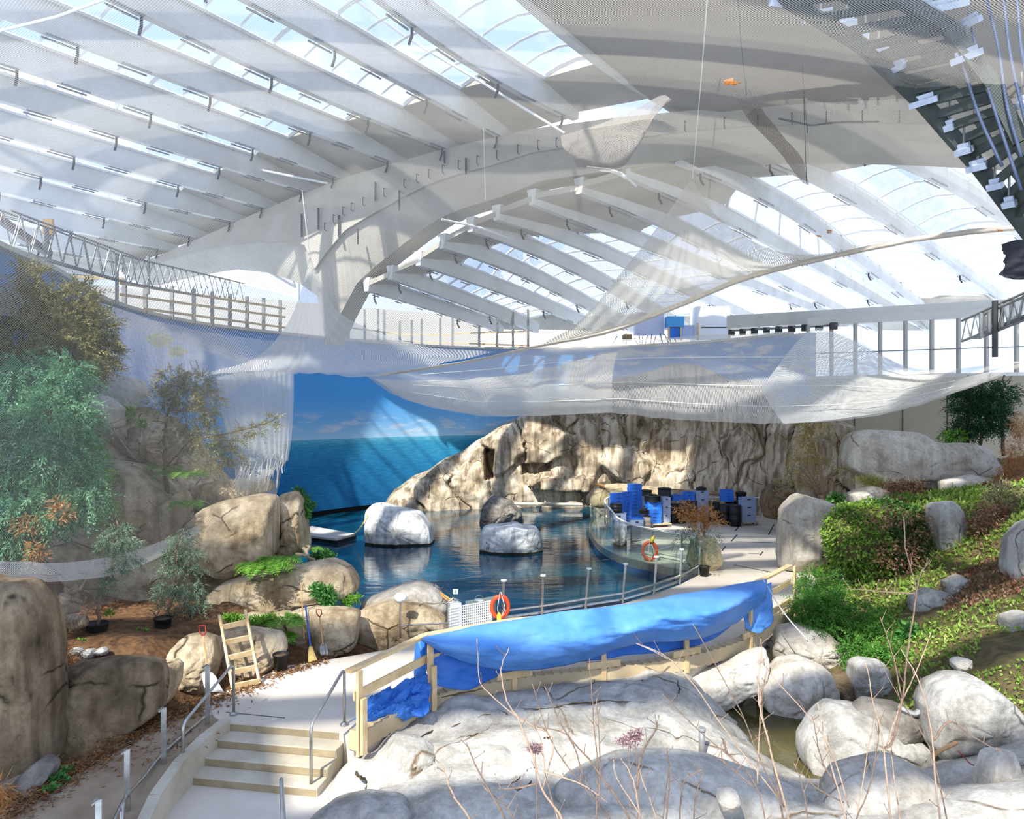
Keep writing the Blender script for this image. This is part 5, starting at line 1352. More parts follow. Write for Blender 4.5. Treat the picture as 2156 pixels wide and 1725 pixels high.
# life rings
M['ring_orange'] = simple('ring_orange', (238, 88, 40), (226, 72, 30), .45, 3)
M['yellow'] = simple('yellow_float', (246, 206, 70), None, .5)
def life_ring(label, c, R1, r1, yaw, floatoff):
    t = empty('life_ring', tuple(c - Vector((0, 0, R1 + r1))), label, 'life ring', 'orange life rings on the pool rails')
    V = []; nu, nv = 36, 12
    for j in range(nu):
        a = 2 * math.pi * j / nu
        for i in range(nv):
            b = 2 * math.pi * i / nv; rr_ = R1 + r1 * math.cos(b)
            v = Vector((rr_ * math.cos(a) * .82, r1 * .8 * math.sin(b), rr_ * math.sin(a)))
            V.append(Matrix.Rotation(yaw, 3, 'Z') @ v + c)
    fs = [(j * nv + i, j * nv + (i + 1) % nv, ((j + 1) % nu) * nv + (i + 1) % nv, ((j + 1) % nu) * nv + i) for j in range(nu) for i in range(nv)]
    mesh_obj('ring', V, fs, M['ring_orange'], t, None, True)
    mb = MB(); q = c + floatoff; mb.lathe([(.02, -.12), (.055, -.1), (.06, .06), (.035, .1), (.02, .13)], q, 12, Matrix.Rotation(.4 if floatoff.z > 0 else 0, 3, 'Y')); mb.build('float', M['yellow'], t, None, True)
    mb = MB(); mb.tube([c + Vector((0, -.06, R1 + .12)), c + Vector((-.06, -.09, 0)), c + Vector((-.02, -.09, -R1 - .04)), c + Vector((.02, -.09, -R1)), c + Vector((.12, -.09, 0)), c + Vector((.02, -.06, R1 + .12))], .008, 5); mb.build('rope', M['rope'], t)
    return t
life_ring('orange life ring hung on the near glass rail beside the white basket', P(1053, 1278, 16.9), .245, .055, .2, Vector((-.02, -.1, -.24)))
life_ring('orange life ring with yellow pouch on the curved railing', P(1368, 1160, 23.9), .285, .06, -.15, Vector((.08, -.08, .40)))

# floating platform and its line; log at the waterline
fp = empty('floating_platform', tuple(G(690, 1135, WATER)), 'flat grey floating platform moored by the dark wall base', 'platform')
c4 = [G(600, 1121, -.18), G(657, 1108, -.18), G(747, 1124, -.18), G(707, 1135, -.18)]
M['platform'] = simple('platform_boards', (206, 200, 190), (186, 180, 170), .8, 3)
V = [tuple(p) for p in c4] + [(p.x, p.y, p.z - .08) for p in c4]
mesh_obj('deck_board', V, [(0, 1, 2, 3), (7, 6, 5, 4), (0, 4, 5, 1), (1, 5, 6, 2), (2, 6, 7, 3), (3, 7, 4, 0)], M['platform'], fp)
V = [(p.x * .99, p.y, p.z - .08) for p in c4] + [(p.x * .99, p.y, p.z - .3) for p in c4]
mesh_obj('float', V, [(0, 1, 2, 3), (7, 6, 5, 4), (0, 4, 5, 1), (1, 5, 6, 2), (2, 6, 7, 3), (3, 7, 4, 0)], M['black_plastic'], fp)
line_thing('mooring_line', 'yellow mooring line from platform to white island rock', 'rope', [(746,1124,29.6),(757,1114,29.2),(768,1096,29.0),(774,1082,29.0)], .018, M['yellow'])
line_thing('log', 'long pale log floating along the foot of the cliff', 'log', [(1084,1061,39.6),(1150,1062,39.4),(1226,1063,39.2)], .10, simple('pale_log', (226, 214, 192), (206, 190, 164), .8, 4))
line_thing('log', 'short brown driftwood on the mound left of the blue crates', 'log', [(1249,1020,36.2),(1262,1021,36.1),(1272,1024,36)], .07, simple('brown_log', (180, 128, 78), None, .8))

# ------------------------------------------------------------------ crates, barrels and dollies on the deck
M['crate_blue'] = simple('crate_blue', (56, 130, 230), (42, 112, 212), .5, 4)
M['crate_grey'] = simple('crate_grey', (164, 180, 208), (148, 164, 196), .5, 4)
M['beige_plastic'] = simple('beige_plastic', (176, 164, 146), None, .6)
def crate(base, w, dp, h, rz, mat, label, group, name='crate', proto=[{}]):
    key = (name, round(w, 2), round(dp, 2), round(h, 2), mat)
    if key in proto[0]:
        t = copy_tree(proto[0][key]); t.location = base; t.rotation_euler = (0, 0, rz); t['label'] = label; t['group'] = group; return t
    t = empty(name, (0, 0, 0), label, 'crate', group)
    mb = MB(); th = .02
    mb.box((0, 0, th / 2), (w * .92, dp * .92, th))
    for sx, sy, lx, ly in ((-1, 0, th, dp * .92), (1, 0, th, dp * .92), (0, -1, w * .92, th), (0, 1, w * .92, th)):
        mb.box((sx * w * .46, sy * dp * .46, h / 2), (lx, ly, h))
    cb_ = mb.build('body', M[mat], t)
    mb = MB()
    for zz in (h - .012, h * .55):
        for sx, sy, lx, ly in ((-1, 0, .035, dp), (1, 0, .035, dp), (0, -1, w, .035), (0, 1, w, .035)):
            mb.box((sx * (w / 2 - .017), sy * (dp / 2 - .017), zz), (lx, ly, .022))
    mb.build('rim', M[mat], t)
    mb = MB(); mb.box((0, -dp / 2 + .0, h * .78), (w * .24, .012, h * .14)); mb.build('handle_slot', M['dark_metal'], cb_)
    proto[0][key] = t; t.location = base; t.rotation_euler = (0, 0, rz); return t
def stack(px, d, n, w, dp, h, rz, mat, desc, group, z0=0.0, jitter=.012):
    b = P(px, CY, d); b.z = z0
    words = ['lowest', 'second', 'third', 'fourth', 'fifth', 'sixth', 'seventh', 'eighth', 'ninth', 'tenth', 'eleventh']
    for k in range(n):
        wd = 'topmost' if k == n - 1 and n > 1 else (words[k] + ' from the bottom' if k else 'lowest')
        lb = f'{desc}' if n == 1 else f'{desc}, {wd} of its stack'
        crate(Vector((b.x + R.uniform(-jitter, jitter), b.y + R.uniform(-jitter, jitter), z0 + k * h * 1.0 + .001 * k)), w, dp, h, rz + R.uniform(-.02, .02), mat, lb, group)
    return b, z0 + n * h
def dolly(px, d, w, dp, rz, label):
    b = P(px, CY, d); b.z = 0
    t = empty('dolly', tuple(b), label, 'dolly', 'wheeled dollies under the crates')
    Rz = Matrix.Rotation(rz, 3, 'Z')
    mb = MB(); mb.box(b + Vector((0, 0, .15)), (w, dp, .035), rz); mb.build('board', M['plywood'], t)
    for sx in (-1, 1):
        for sy in (-1, 1):
            q = b + Rz @ Vector((sx * w * .4, sy * dp * .4, 0))
            mb = MB(); mb.lathe([(.055, -.02), (.055, .02)], q + Vector((0, 0, .055)), 12, Matrix.Rotation(math.pi / 2, 3, 'X')); mb.build('caster', M['grey_metal'], t)
            mb = MB(); mb.box(q + Vector((0, 0, .105)), (.05, .07, .05)); mb.build('caster_fork', M['steel'], [c for c in t.children if c.name.startswith('caster')][-1])
    return t
def barrel(px, d, h, r, label, z0=0.0, mat='black_plastic', group='black barrels on the deck'):
    b = P(px, CY, d); b.z = z0
    t = empty('barrel', tuple(b), label, 'barrel', group)
    prof = [(r * .9, 0), (r * .98, .03), (r, h * .3), (r * 1.04, h * .32), (r * 1.04, h * .35), (r, h * .37), (r, h * .63), (r * 1.04, h * .65), (r * 1.04, h * .68), (r, h * .7), (r * .96, h * .95), (r * .9, h * .96)]
    mb = MB(); mb.lathe(prof, b, 22); mb.build('body', M[mat], t, None, True)
    mb = MB(); mb.lathe([(r * 1.0, h * .955), (r * 1.02, h * .96), (r * 1.02, h), (r * .9, h), (r * .88, h * .985), (.001, h * .985)], b, 22); mb.build('lid', M['black_plastic'], t, None, True)
    return t
def lids(px, d, z0, r, n, label):
    b = P(px, CY, d); b.z = z0
    t = empty('bin_lid', tuple(b), label, 'lid', 'black bins and lids stacked on crates')
    mb = MB(); prof = []
    for k in range(n):
        z = .07 * k; prof += [(r * .9, z), (r, z + .01), (r, z + .05), (r * .9, z + .06)]
    prof.append((.001, prof[-1][1])); mb.lathe(prof, b, 22); mb.build('rim_stack', M['black_plastic'], t)
    mb = MB(); mb.lathe([(r * .5, .07 * n - .02), (r * .5, .07 * n + .03), (.001, .07 * n + .03)], b, 14); mb.build('knob', M['black_plastic'], t)
GB, GG = 'blue crates stacked on the deck', 'grey crates stacked on the deck'
dolly(1300, 30.2, .72, .5, .1, 'dolly under the leftmost grey crate')
b, z = stack(1300, 30.2, 1, .66, .46, .56, .1, 'crate_grey', 'grey crate alone on the leftmost dolly', GG, .17)
barrel(1297, 30.2, .38, .26, 'dark bucket on the grey crate of the leftmost dolly', z, 'black_plastic', 'black bins and lids stacked on crates')
stack(1299, 31.4, 9, .58, .42, .155, .12, 'crate_blue', 'blue crate in the left stack', GB)
stack(1319, 31.9, 9, .36, .42, .155, .12, 'crate_blue', 'narrow blue crate right beside the left stack', GB)
stack(1336, 32.8, 11, .62, .42, .15, .05, 'crate_blue', 'blue crate in the tallest stack', GB)
stack(1340, 30.3, 1, .58, .42, .44, .0, 'crate_grey', 'pale grey crate with blue lid on the floor before the tallest stack', GG)
crate(Vector((P(1340, CY, 30.3).x, 30.3, .441)), .6, .44, .05, 0, 'crate_blue', 'flat blue tray on the pale grey floor crate', GB, 'crate')
barrel(1362, 30.4, .56, .17, 'beige bucket right of the pale grey floor crate', 0, 'beige_plastic', 'buckets on the deck')
lids(1357, 30.9, .58, .24, 3, 'bin lids over the beige bucket')
dolly(1388, 31.0, .95, .55, .12, 'dolly under the third blue stack')
b, z = stack(1375, 31.0, 6, .64, .46, .155, .12, 'crate_blue', 'blue crate in the third stack on a dolly', GB, .17)
lids(1374, 31.0, z, .36, 4, 'black bin lids on the third blue stack')
stack(1400, 31.4, 3, .38, .46, .36, .12, 'crate_grey', 'grey crate beside the third blue stack', GG, .17)
barrel(1399, 32.6, 1.5, .30, 'tall dark barrel stack behind the third blue stack')
barrel(1361, 33.6, 1.3, .26, 'grey green barrel behind the tallest blue stack', 0, 'dark_metal')
stack(1354, 32.9, 3, .2, .4, .36, .05, 'crate_grey', 'narrow grey crate between two blue stacks', GG)
barrel(1417, 31.9, .88, .16, 'slim black barrel right of the third dolly')
barrel(1434, 32.0, .86, .24, 'black barrel behind the dry shrub, left one')
barrel(1456, 32.4, .92, .25, 'black barrel behind the dry shrub, right one')
stack(1424, 32.6, 2, .46, .4, .13, .05, 'crate_blue', 'blue crate on the slim barrels', GB, .93)
stack(1448, 32.9, 3, .56, .42, .12, .05, 'crate_blue', 'blue crate on the barrels behind the dry shrub', GB, .93)
b, z = stack(1476, 33.0, 4, .64, .46, .34, .04, 'crate_grey', 'grey crate in the middle grey stack', GG)
lids(1476, 33.0, z, .24, 2, 'black lid on the middle grey stack')
barrel(1503, 32.4, .9, .25, 'black barrel right of the middle grey stack')
barrel(1526, 31.7, .88, .245, 'black barrel in the middle of the right barrels')
barrel(1548, 31.2, .92, .245, 'foremost black barrel beside the right dolly')
barrel(1538, 32.6, .92, .24, 'black barrel hidden behind the foremost barrel')
stack(1530, 32.4, 4, .54, .4, .13, .05, 'crate_blue', 'blue crate on the right barrels', GB, .93)
lids(1560, 32.4, 1.22, .25, 2, 'black bin rim beside the right grey stack')
barrel(1560, 32.4, 1.2, .22, 'black barrel behind the right grey stack')
dolly(1576, 31.5, .74, .5, .06, 'dolly under the right grey stack')
stack(1573, 31.5, 3, .66, .46, .35, .06, 'crate_grey', 'grey crate in the right stack on a dolly', GG, .17)
mb = MB(); a, b = P(1490, 1047, 33.4), P(1614, 1048, 33.0); mb.tube([a, b], .03, 6)
pr = tag(mb.build('pipe_rail', M['white_metal'], None, tuple(a)), 'long pale pipe rail behind the right barrels', 'pipe')
for q in (P(1500, 1047, 33.3), P(1605, 1047, 33.0)):
    mb = MB(); mb.tube([q, Vector((q.x, q.y, 0))], .025, 6); mb.build('post', M['white_metal'], pr)

# ------------------------------------------------------------------ things on top of the painted wall
def railing_top(label, posts, rails, d_at):
    t = empty('walkway_railing', tuple(P(posts[0][0], posts[0][2], d_at(posts[0][0]))), label, 'railing')
    for x, y0, y1 in posts:
        d = d_at(x); mb = MB(); mb.box((P(x, y0, d) + P(x, y1, d)) / 2, (.14, .1, (y1 - y0) / F * d)); mb.build('post', M['grey_metal'], t)
    for a, b in rails:
        mb = MB(); mb.beam(P(a[0], a[1], d_at(a[0])), P(b[0], b[1], d_at(b[0])), .07, .09); mb.build('rail', M['pine'], t)
railing_top('walkway railing of grey posts above the middle of the painted wall', [(734,665,722),(768,652,722),(796,650,724),(809,652,724),(842,676,726),(867,674,727),(888,672,727),(927,669,729),(953,667,730),(1009,662,732),(1047,659,733),(1080,656,734),(1112,652,735)],
  [((734,690),(842,704)),((842,704),(953,706)),((953,703),(1112,698)),((760,716),(1112,728))], lambda x: 43.6)
dl = lambda x: float(np.interp(x, [240, 400, 600], [24.8, 30.0, 35.0]))
railing_top('walkway railing of posts and pale rails above the left of the painted wall', [(262,588,652),(306,594,664),(362,603,676),(408,608,685),(447,614,690),(484,619,696),(520,624,700),(555,628,704),(590,632,707)],
  [((250,596),(600,650)),((250,620),(600,668)),((300,650),(600,690)),((140,582),(262,588))], dl)
tr = empty('lighting_truss', tuple(P(250, 600, 26)), 'white lattice truss along the upper left above the trees', 'truss')
def lattice(t, A, B, u1, u2, n, mat, r=.045):
    A, B, u1, u2 = Vector(A), Vector(B), Vector(u1), Vector(u2)
    cs = [Vector((0, 0, 0)), u1, u2, u1 + u2]
    for c in cs:
        mb = MB(); mb.tube([A + c, B + c], r, 6); mb.build('chord', mat, t)
    for k in range(n):
        f0, f1 = k / n, (k + 1) / n
        for a, b in ((0, 2), (1, 3), (0, 1)):
            mb = MB(); mb.tube([A.lerp(B, f0) + cs[a], A.lerp(B, (f0 + f1) / 2) + cs[b], A.lerp(B, f1) + cs[a]], r * .6, 5); mb.build('brace', mat, t)
lattice(tr, P(-60, 505, 17), P(240, 590, 24), (0.3, .9, 0), (0, 0, .95), 9, M['grey_metal'], .028)
lattice(tr, P(240, 590, 24), P(484, 632, 32), (0.3, .9, 0), (0, 0, .9), 9, M['grey_metal'], .028)
for x, y0, y1, d in ((103, 480, 560, 21), (98, 480, 545, 20.6), (312, 540, 620, 26), (246, 535, 640, 24.5)):
    mb = MB(); mb.tube([P(x, y0, d), P(x, y1, d)], .06, 6); mb.build('upright', M['grey_metal'], tr)
mb = MB(); mb.beam(P(-10, 455, 19), P(105, 535, 21.5), .16, .2); mb.build('diagonal', M['grey_metal'], tr)
q = P(102, 478, 21); mb = MB(); mb.box(q, (.28, .1, .45)); o = mb.build('orange_panel', simple('orange_panel', (238, 190, 120), None, .6), tr)
# sheeted boxes and site kit right of the middle
wb = empty('sheeted_box', tuple(P(1495, 715, 41.5)), 'tall white sheeted enclosure on top of the painted wall', 'enclosure')
c = P(1494, 684, 41.8); mb = MB(); mb.box(c, (1.9, 1.6, 1.95)); mb.build('sheeting', M['white_plastic'], wb)
mb = MB(); mb.box(c + Vector((.05, -.82, -.25)), (1.5, .03, .05)); mb.build('strap', M['dark_metal'], wb)
for dx in (-.9, .92): mb = MB(); mb.box(c + Vector((dx, -.8, -.5)), (.12, .08, 1.0)); mb.build('corner_post', M['pine'], wb)
bb = empty('blue_tank', tuple(P(1420, 715, 41.6)), 'blue two tier tank beside the white enclosure', 'tank')
c = P(1420, 679, 41.6); mb = MB(); mb.box(c, (.98, .8, .62)); mb.build('upper_tank', simple('tank_blue', (84, 166, 222), None, .5), bb)
mb = MB(); mb.box(P(1421, 703, 41.6), (.7, .7, .6)); mb.build('lower_tank', M['crate_blue'], bb)
for x in (1408, 1434): mb = MB(); mb.box(P(x, 703, 41.1), (.08, .08, .75)); mb.build('orange_post', simple('orange_post', (240, 196, 130), None, .6) if x == 1408 else bpy.data.materials['orange_post'], bb)
ws = empty('white_screen', tuple(P(1360, 710, 41.8)), 'low pale sheeting left of the blue tank', 'screen')
mb = MB(); mb.box(P(1366, 685, 42), (1.7, .6, 1.2)); mb.build('sheet_panel', simple('pale_sheet', (214, 220, 240), None, .7), ws)
mb = MB(); mb.box(P(1450, 700, 41.9), (.9, .5, .8)); mb.build('sheet_panel', bpy.data.materials['pale_sheet'], ws)
sk = empty('site_bench', tuple(P(1365, 726, 41.4)), 'cluttered work bench with pipes on the wall top', 'bench')
mb = MB(); mb.beam(P(1325, 729, 41.4), P(1530, 718, 40.5), .3, .12); mb.build('bench_top', M['grey_metal'], sk)
for k in range(14):
    x = 1300 + k * 9; q = P(x, R.uniform(700, 712), 41.3); mb = MB(); mb.tube([q, Vector((q.x + R.uniform(-.3, .3), q.y, 8.9))], .03, 5); mb.build('pipe', M['grey_metal'], sk)
mb = MB(); mb.box(P(1321, 711, 41.6), (.5, .4, .35)); mb.build('brown_carton', simple('carton', (170, 136, 92), None, .8), sk)
# rail with clamps along the right of the painted wall's top
rc = empty('cable_rail', tuple(P(1600, 705, 35)), 'dark rail with clamps on the right of the wall top', 'rail')
mb = MB(); mb.beam(P(1535, 697, 38.5), P(1765, 684, 33), .08, .10); mb.build('rail', M['grey_metal'], rc)
for k in range(9):
    f = k / 8; q = P(1540, 700, 38.4).lerp(P(1755, 686, 33.2), f); mb = MB(); mb.box(q + Vector((0, 0, -.02)), (.3, .2, .32)); mb.build('clamp', M['dark_metal'], rc)

# ------------------------------------------------------------------ gantry and lamps in the upper right, catwalk on the right
M['gantry'] = simple('gantry_dark', (78, 84, 78), (52, 58, 54), .6, 2)
M['gantry_panel'] = simple('gantry_panel', (86, 94, 86), (58, 66, 58), .7, .8)
M['duct'] = simple('duct_blue_grey', (104, 114, 140), (80, 90, 114), .4, 3, metal=.3)
M['foil'] = simple('lamp_housing', (206, 214, 226), (180, 190, 206), .35, 5, metal=.3)
ga = empty('gantry', tuple(P(1850, 150, 12)), 'dark lighting gantry of beams and panels slung in the upper right', 'gantry')
gx = lambda x, y, d: P(x, y, d)
ch1 = [gx(1560,-60,12.6), gx(1817,98,12.4), gx(1943,217,12.2), gx(2066,357,12.0), gx(2190,520,11.8)]
ch2 = [gx(1760,-80,11.6), gx(2000,60,11.4), gx(2090,180,11.2), gx(2150,300,11.0), gx(2240,430,10.9)]
for ch in (ch1, ch2):
    for a, b in zip(ch[:-1], ch[1:]):
        mb = MB(); mb.beam(a, b, .14, .22); mb.build('beam', M['gantry'], ga)
A1 = [Vector(v) for v in catmull([tuple(p) for p in ch1], 21)]; A2 = [Vector(v) for v in catmull([tuple(p) for p in ch2], 21)]
for k in range(0, 21):
    mb = MB(); mb.beam(A1[k], A2[k], .07, .14); mb.build('cross_beam', M['gantry'], ga)
for k in range(0, 20):
    if k % 4 == 3: continue
    f0, f1 = (.12, .55) if k % 2 else (.45, .95)
    vs = [A1[k].lerp(A2[k], f0), A1[k].lerp(A2[k], f1), A1[k + 1].lerp(A2[k + 1], f1), A1[k + 1].lerp(A2[k + 1], f0)]
    vs += [v + Vector((0, 0, .05)) for v in vs]
    mesh_obj('panel', vs, [(3, 2, 1, 0), (4, 5, 6, 7), (0, 1, 5, 4), (1, 2, 6, 5), (2, 3, 7, 6), (3, 0, 4, 7)], M['gantry_panel'], ga)
def lamp(p, a, w, l, label):
    t = empty('strip_lamp', tuple(p), label, 'lamp', 'pale lamp housings along the gantry')
    Mx = Matrix.Rotation(a, 3, 'Z') @ Matrix.Rotation(.5, 3, 'X')
    mb = MB(); mb.box(p, (l, w, .10), M=Mx); mb.box(p + Vector((0, 0, .08)), (l * .7, w * .5, .1), M=Mx); mb.build('housing', M['foil'], t)
    mb = MB(); mb.tube([p + Vector((0, 0, .1)), p + Vector((0, 0, .5))], .02, 5); mb.build('hanger', M['grey_metal'], t)
LP = [(1640,8,12.6,.2,.16,.45,'small pale lamp housing nearest the top centre of the gantry'),(1728,36,12.6,-.45,.22,.75,'long pale lamp housing on the upper end of the gantry'),(1783,50,12.5,-.45,.22,.45,'pale lamp housing touching the long upper one'),(1822,76,12.4,-.3,.16,.14,'small round pale lamp under the gantry corner'),(1892,143,12.2,-1.2,.22,.34,'bright lamp housing at the gantry edge below the corner'),
 (1850,102,12.3,-.9,.14,.5,'narrow pale lamp housing along the gantry edge under the corner'),(1945,215,12.1,-.9,.12,.6,'slim grey lamp housing halfway along the gantry edge'),(2000,268,12.0,-1.0,.2,.2,'square lamp housing on the lower gantry edge'),(2030,318,11.9,-1.0,.2,.34,'open framed lamp on the lower gantry edge'),(2058,352,11.9,-1.0,.2,.42,'largest open lamp on the lower gantry edge'),(2095,392,11.8,-1.0,.16,.3,'lamp near the lower end of the gantry'),(2125,430,11.7,-1.0,.15,.26,'lowest lamp at the end of the gantry'),
 (1935,14,11.6,-.3,.25,.7,'wide pale lamp at the top right of the gantry'),(2000,12,11.4,-.5,.3,.7,'pale lamp in the top right beside the ducts'),(2040,50,11.3,-1.2,.16,.5,'upright pale lamp under the top right ducts'),(2035,120,11.3,-1.0,.14,.6,'narrow lamp in the middle of the dark panels'),(2150,220,11.0,-1.2,.16,.2,'small bright lamp at the right edge')]
for x, y, d, a, w, l, lb in LP: lamp(P(x, y, d), a, w * .75, l * .75, lb)
dk = empty('air_duct', tuple(P(2080, 120, 11.2)), 'bundle of pale bluish ducts in the upper right corner', 'duct')
for pts in ([(2070,-30,11.2),(2100,90,11.1),(2120,220,11.0),(2150,330,10.9)],[(2110,-30,11.0),(2128,120,10.9),(2160,260,10.8)],[(2045,60,11.3),(2075,170,11.2),(2110,280,11.1),(2150,400,11.0)],[(2020,110,11.4),(2060,240,11.3),(2110,350,11.2)],[(2140,-20,10.9),(2150,100,10.8),(2170,200,10.8)]):
    mb = MB(); mb.tube([Vector(v) for v in catmull([tuple(P(*p)) for p in pts], 14)], .024, 8); mb.build('duct_run', M['duct'], dk, None, True)
line_thing('loose_cable', 'dark cable sagging under the gantry', 'cable', [(1895,165,12.2),(1925,174,12.1),(1970,165,12),(2010,150,11.9),(2060,146,11.8)], .025, M['dark_metal'])
line_thing('loose_cable', 'dark cable sagging along the great arch', 'cable', [(1640,250,15),(1680,258,15.1),(1710,264,15.2),(1760,258,15.3),(1850,256,15.4)], .02, M['dark_metal'])
bc = empty('black_cloth', tuple(P(2130, 590, 14)), 'torn black cloth hanging at the right edge', 'cloth')
cl = cloth('cloth_sheet', [[(2108,515,14),(2140,506,13.8),(2190,508,13.6)],[(2114,550,13.9),(2150,545,13.7),(2190,548,13.5)],[(2104,580,13.9),(2140,588,13.8),(2190,586,13.6)]], 30, 24, simple('black_cloth', (58, 58, 64), (44, 44, 50), .9, 3), .12, 4.0, 21.0, bc)
cw = empty('catwalk', tuple(P(2110, 660, 15)), 'grey metal catwalk bracket at the right below the net', 'catwalk')
lattice(cw, P(2062, 712, 16.5), P(2240, 640, 14.5), (.1, .8, 0), (0, 0, .5), 8, M['grey_metal'], .03)
for x, y0, y1 in ((2066, 660, 712), (2083, 655, 700), (2095, 634, 752), (2110, 640, 690), (2130, 632, 680)):
    mb = MB(); mb.tube([P(x, y0, 16), P(x, y1, 16)], .045 if x != 2095 else .06, 6); mb.build('upright', M['grey_metal'] if x != 2095 else M['dark_metal'], cw)
# pale conduit runs under the ribs
for k, pts in enumerate([[(735,-10,24.5),(850,75,26),(1000,165,27),(1188,280,28)], [(440,335,34),(520,352,34),(690,386,34)], [(1320,375,28.5),(1290,362,28.5),(1262,358,28.5)], [(1235,352,28.4),(1300,362,28.4),(1340,392,29)], [(930,462,31),(1010,480,32),(1080,505,33)]]):
    line_thing('conduit', ['long white conduit crossing from the top to the great arch','white conduit under the left ribs near the arch springing','short white pipe stub under the net clump','white pipe bent below the net clump','pale conduit curving below the arch in the middle'][k], 'pipe', pts, .05, M['white_metal'], None)
# pipes by the stream
mb = MB(); a = P(1478, 1600, 11.2); mb.tube([a, a + Vector((0, 0, .47))], .05, 12); mb.lathe([(.055, .45), (.06, .47), (.06, .5), (.05, .5)], a, 14)
tag(mb.build('standpipe', M['grey_metal'], None, tuple(a), True), 'short grey standpipe in the rock left of the stream', 'pipe')
line_thing('drain_pipe', 'dark drain pipe elbow on the rock below the green bank', 'pipe', [(1890,1488,12.0),(1905,1496,11.95),(1925,1504,11.9),(1936,1498,11.9)], .05, M['grey_metal'])
line_thing('red_wire', 'thin red wire lying on the pale rock at lower right', 'wire', [(2018,1582,10.5),(2030,1595,10.4),(2045,1610,10.3),(2062,1612,10.3)], .008, M['red_plastic'])
line_thing('driftwood', 'pale splintered driftwood on the rock below the grey dome', 'driftwood', [(1965,1592,10.9),(1985,1578,10.9),(2015,1564,10.9)], .03, M['wood_handle'])
# stream water
M['stream'] = water_mat('stream_water', (58, 54, 30), (92, 84, 48), (2, 2, 2), 1.33, .25)
o = mesh_obj('stream_water', [(3.2, 9.6, -1.02), (7.2, 9.6, -1.02), (7.2, 16.0, -1.02), (3.2, 16.0, -1.02)], [(0, 1, 2, 3)], M['stream'])
tag(o, 'dark greenish stream water between the boulders at lower right', 'water', None, 'stuff')
# ------------------------------------------------------------------ plants
rs = np.random.RandomState(3)
M['cedar'] = leaf_mat('cedar_green', (66, 116, 80), (114, 168, 124), (168, 204, 160), 2.0)
M['olive'] = leaf_mat('olive_conifer', (104, 102, 58), (150, 144, 90), (184, 174, 122), 2.0)
M['dry_juniper'] = leaf_mat('dry_juniper', (116, 112, 78), (156, 152, 110), (188, 182, 142), 2.0)
M['spruce_blue'] = leaf_mat('spruce_blue', (84, 108, 84), (124, 146, 118), (160, 176, 150), 3.0)
M['fern'] = leaf_mat('fern_green', (82, 134, 44), (128, 182, 66), (166, 206, 96), 4.0, .45)
M['bush'] = leaf_mat('bush_green', (44, 98, 42), (84, 142, 66), (130, 176, 96), 4.0)
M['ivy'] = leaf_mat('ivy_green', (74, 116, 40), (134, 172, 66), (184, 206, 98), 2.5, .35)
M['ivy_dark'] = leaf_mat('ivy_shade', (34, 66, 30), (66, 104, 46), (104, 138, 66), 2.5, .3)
M['juniper'] = leaf_mat('juniper_green', (46, 98, 34), (90, 146, 56), (134, 178, 82), 2.5)
M['cover'] = leaf_mat('ground_cover', (96, 134, 46), (150, 180, 76), (190, 202, 112), 2.0)
M['heather'] = leaf_mat('brown_heather', (110, 74, 56), (158, 116, 88), (190, 158, 124), 2.5)
M['dry'] = leaf_mat('dry_brown', (150, 96, 50), (192, 138, 84), (214, 172, 116), 3.0)
M['larch'] = leaf_mat('larch_yellow', (122, 112, 50), (164, 148, 78), (196, 178, 112), 2.0)
M['dark_fir'] = leaf_mat('dark_fir', (22, 54, 34), (46, 84, 52), (74, 110, 72), 2.0)
M['grass'] = leaf_mat('grass_tuft', (110, 128, 56), (158, 160, 84), (196, 176, 110), 3.0)
M['litter'] = leaf_mat('needle_litter', (84, 56, 32), (128, 88, 50), (168, 124, 76), 4.0, .1)
M['bark'] = simple('bark', (136, 112, 88), (96, 76, 56), .9, 12, bump=.4)
M['twig'] = simple('twig', (140, 114, 92), (104, 82, 66), .7, 20)
M['twig_pale'] = simple('twig_pale', (186, 158, 130), (156, 126, 100), .7, 20)

def _unit(v): return v / np.maximum(np.linalg.norm(v, axis=1, keepdims=True), 1e-9)
def leaves_mesh(name, p, ax, side, L, W, mat, parent, kind=None, curl=0.15):
    """one small four cornered leaf per point"""
    n = len(p); L = np.broadcast_to(np.asarray(L, float), (n,))[:, None]; W = np.broadcast_to(np.asarray(W, float), (n,))[:, None]
    ax = _unit(ax); side = _unit(side - ax * (side * ax).sum(1, keepdims=True)); nrm = np.cross(ax, side)
    V = np.stack([p, p + ax * L * .45 + side * W * .5 + nrm * L * curl * .3, p + ax * L - nrm * L * curl, p + ax * L * .45 - side * W * .5 + nrm * L * curl * .3], 1).reshape(-1, 3)
    o = mesh_obj(name, V, np.arange(4 * n).reshape(-1, 4), mat, parent)
    if kind: o['kind'] = kind
    return o
def blob_points(blobs, n, shell=.55):
    w = np.array([b[3] * b[4] for b in blobs], float); w /= w.sum()
    idx = rs.choice(len(blobs), n, p=w)
    B = np.array([list(P(b[0], b[1], b[2])) + [b[3] * b[2] / F, (b[5] if len(b) > 5 else min(b[3], b[4]) * b[2] / F), b[4] * b[2] / F] for b in blobs])[idx]
    d = _unit(rs.normal(size=(n, 3))); r = shell + (1 - shell) * rs.rand(n, 1)
    lump = 1 + .22 * np.sin(d[:, :1] * 7 + idx[:, None]) * np.cos(d[:, 2:3] * 6 + idx[:, None] * 2)
    return B[:, :3] + d * r * lump * B[:, 3:], d
def leaf_cloud(name, blobs, n, L, W, mat, parent, droop=.3, shell=.5, spread=.6):
    p, d = blob_points(blobs, n, shell)
    ax = d * .7 + rs.normal(size=(n, 3)) * spread + np.array([0, 0, -droop])
    return leaves_mesh(name, p, ax, rs.normal(size=(n, 3)), L * rs.uniform(.6, 1.3, n), W * rs.uniform(.7, 1.2, n), mat, parent, 'stuff')
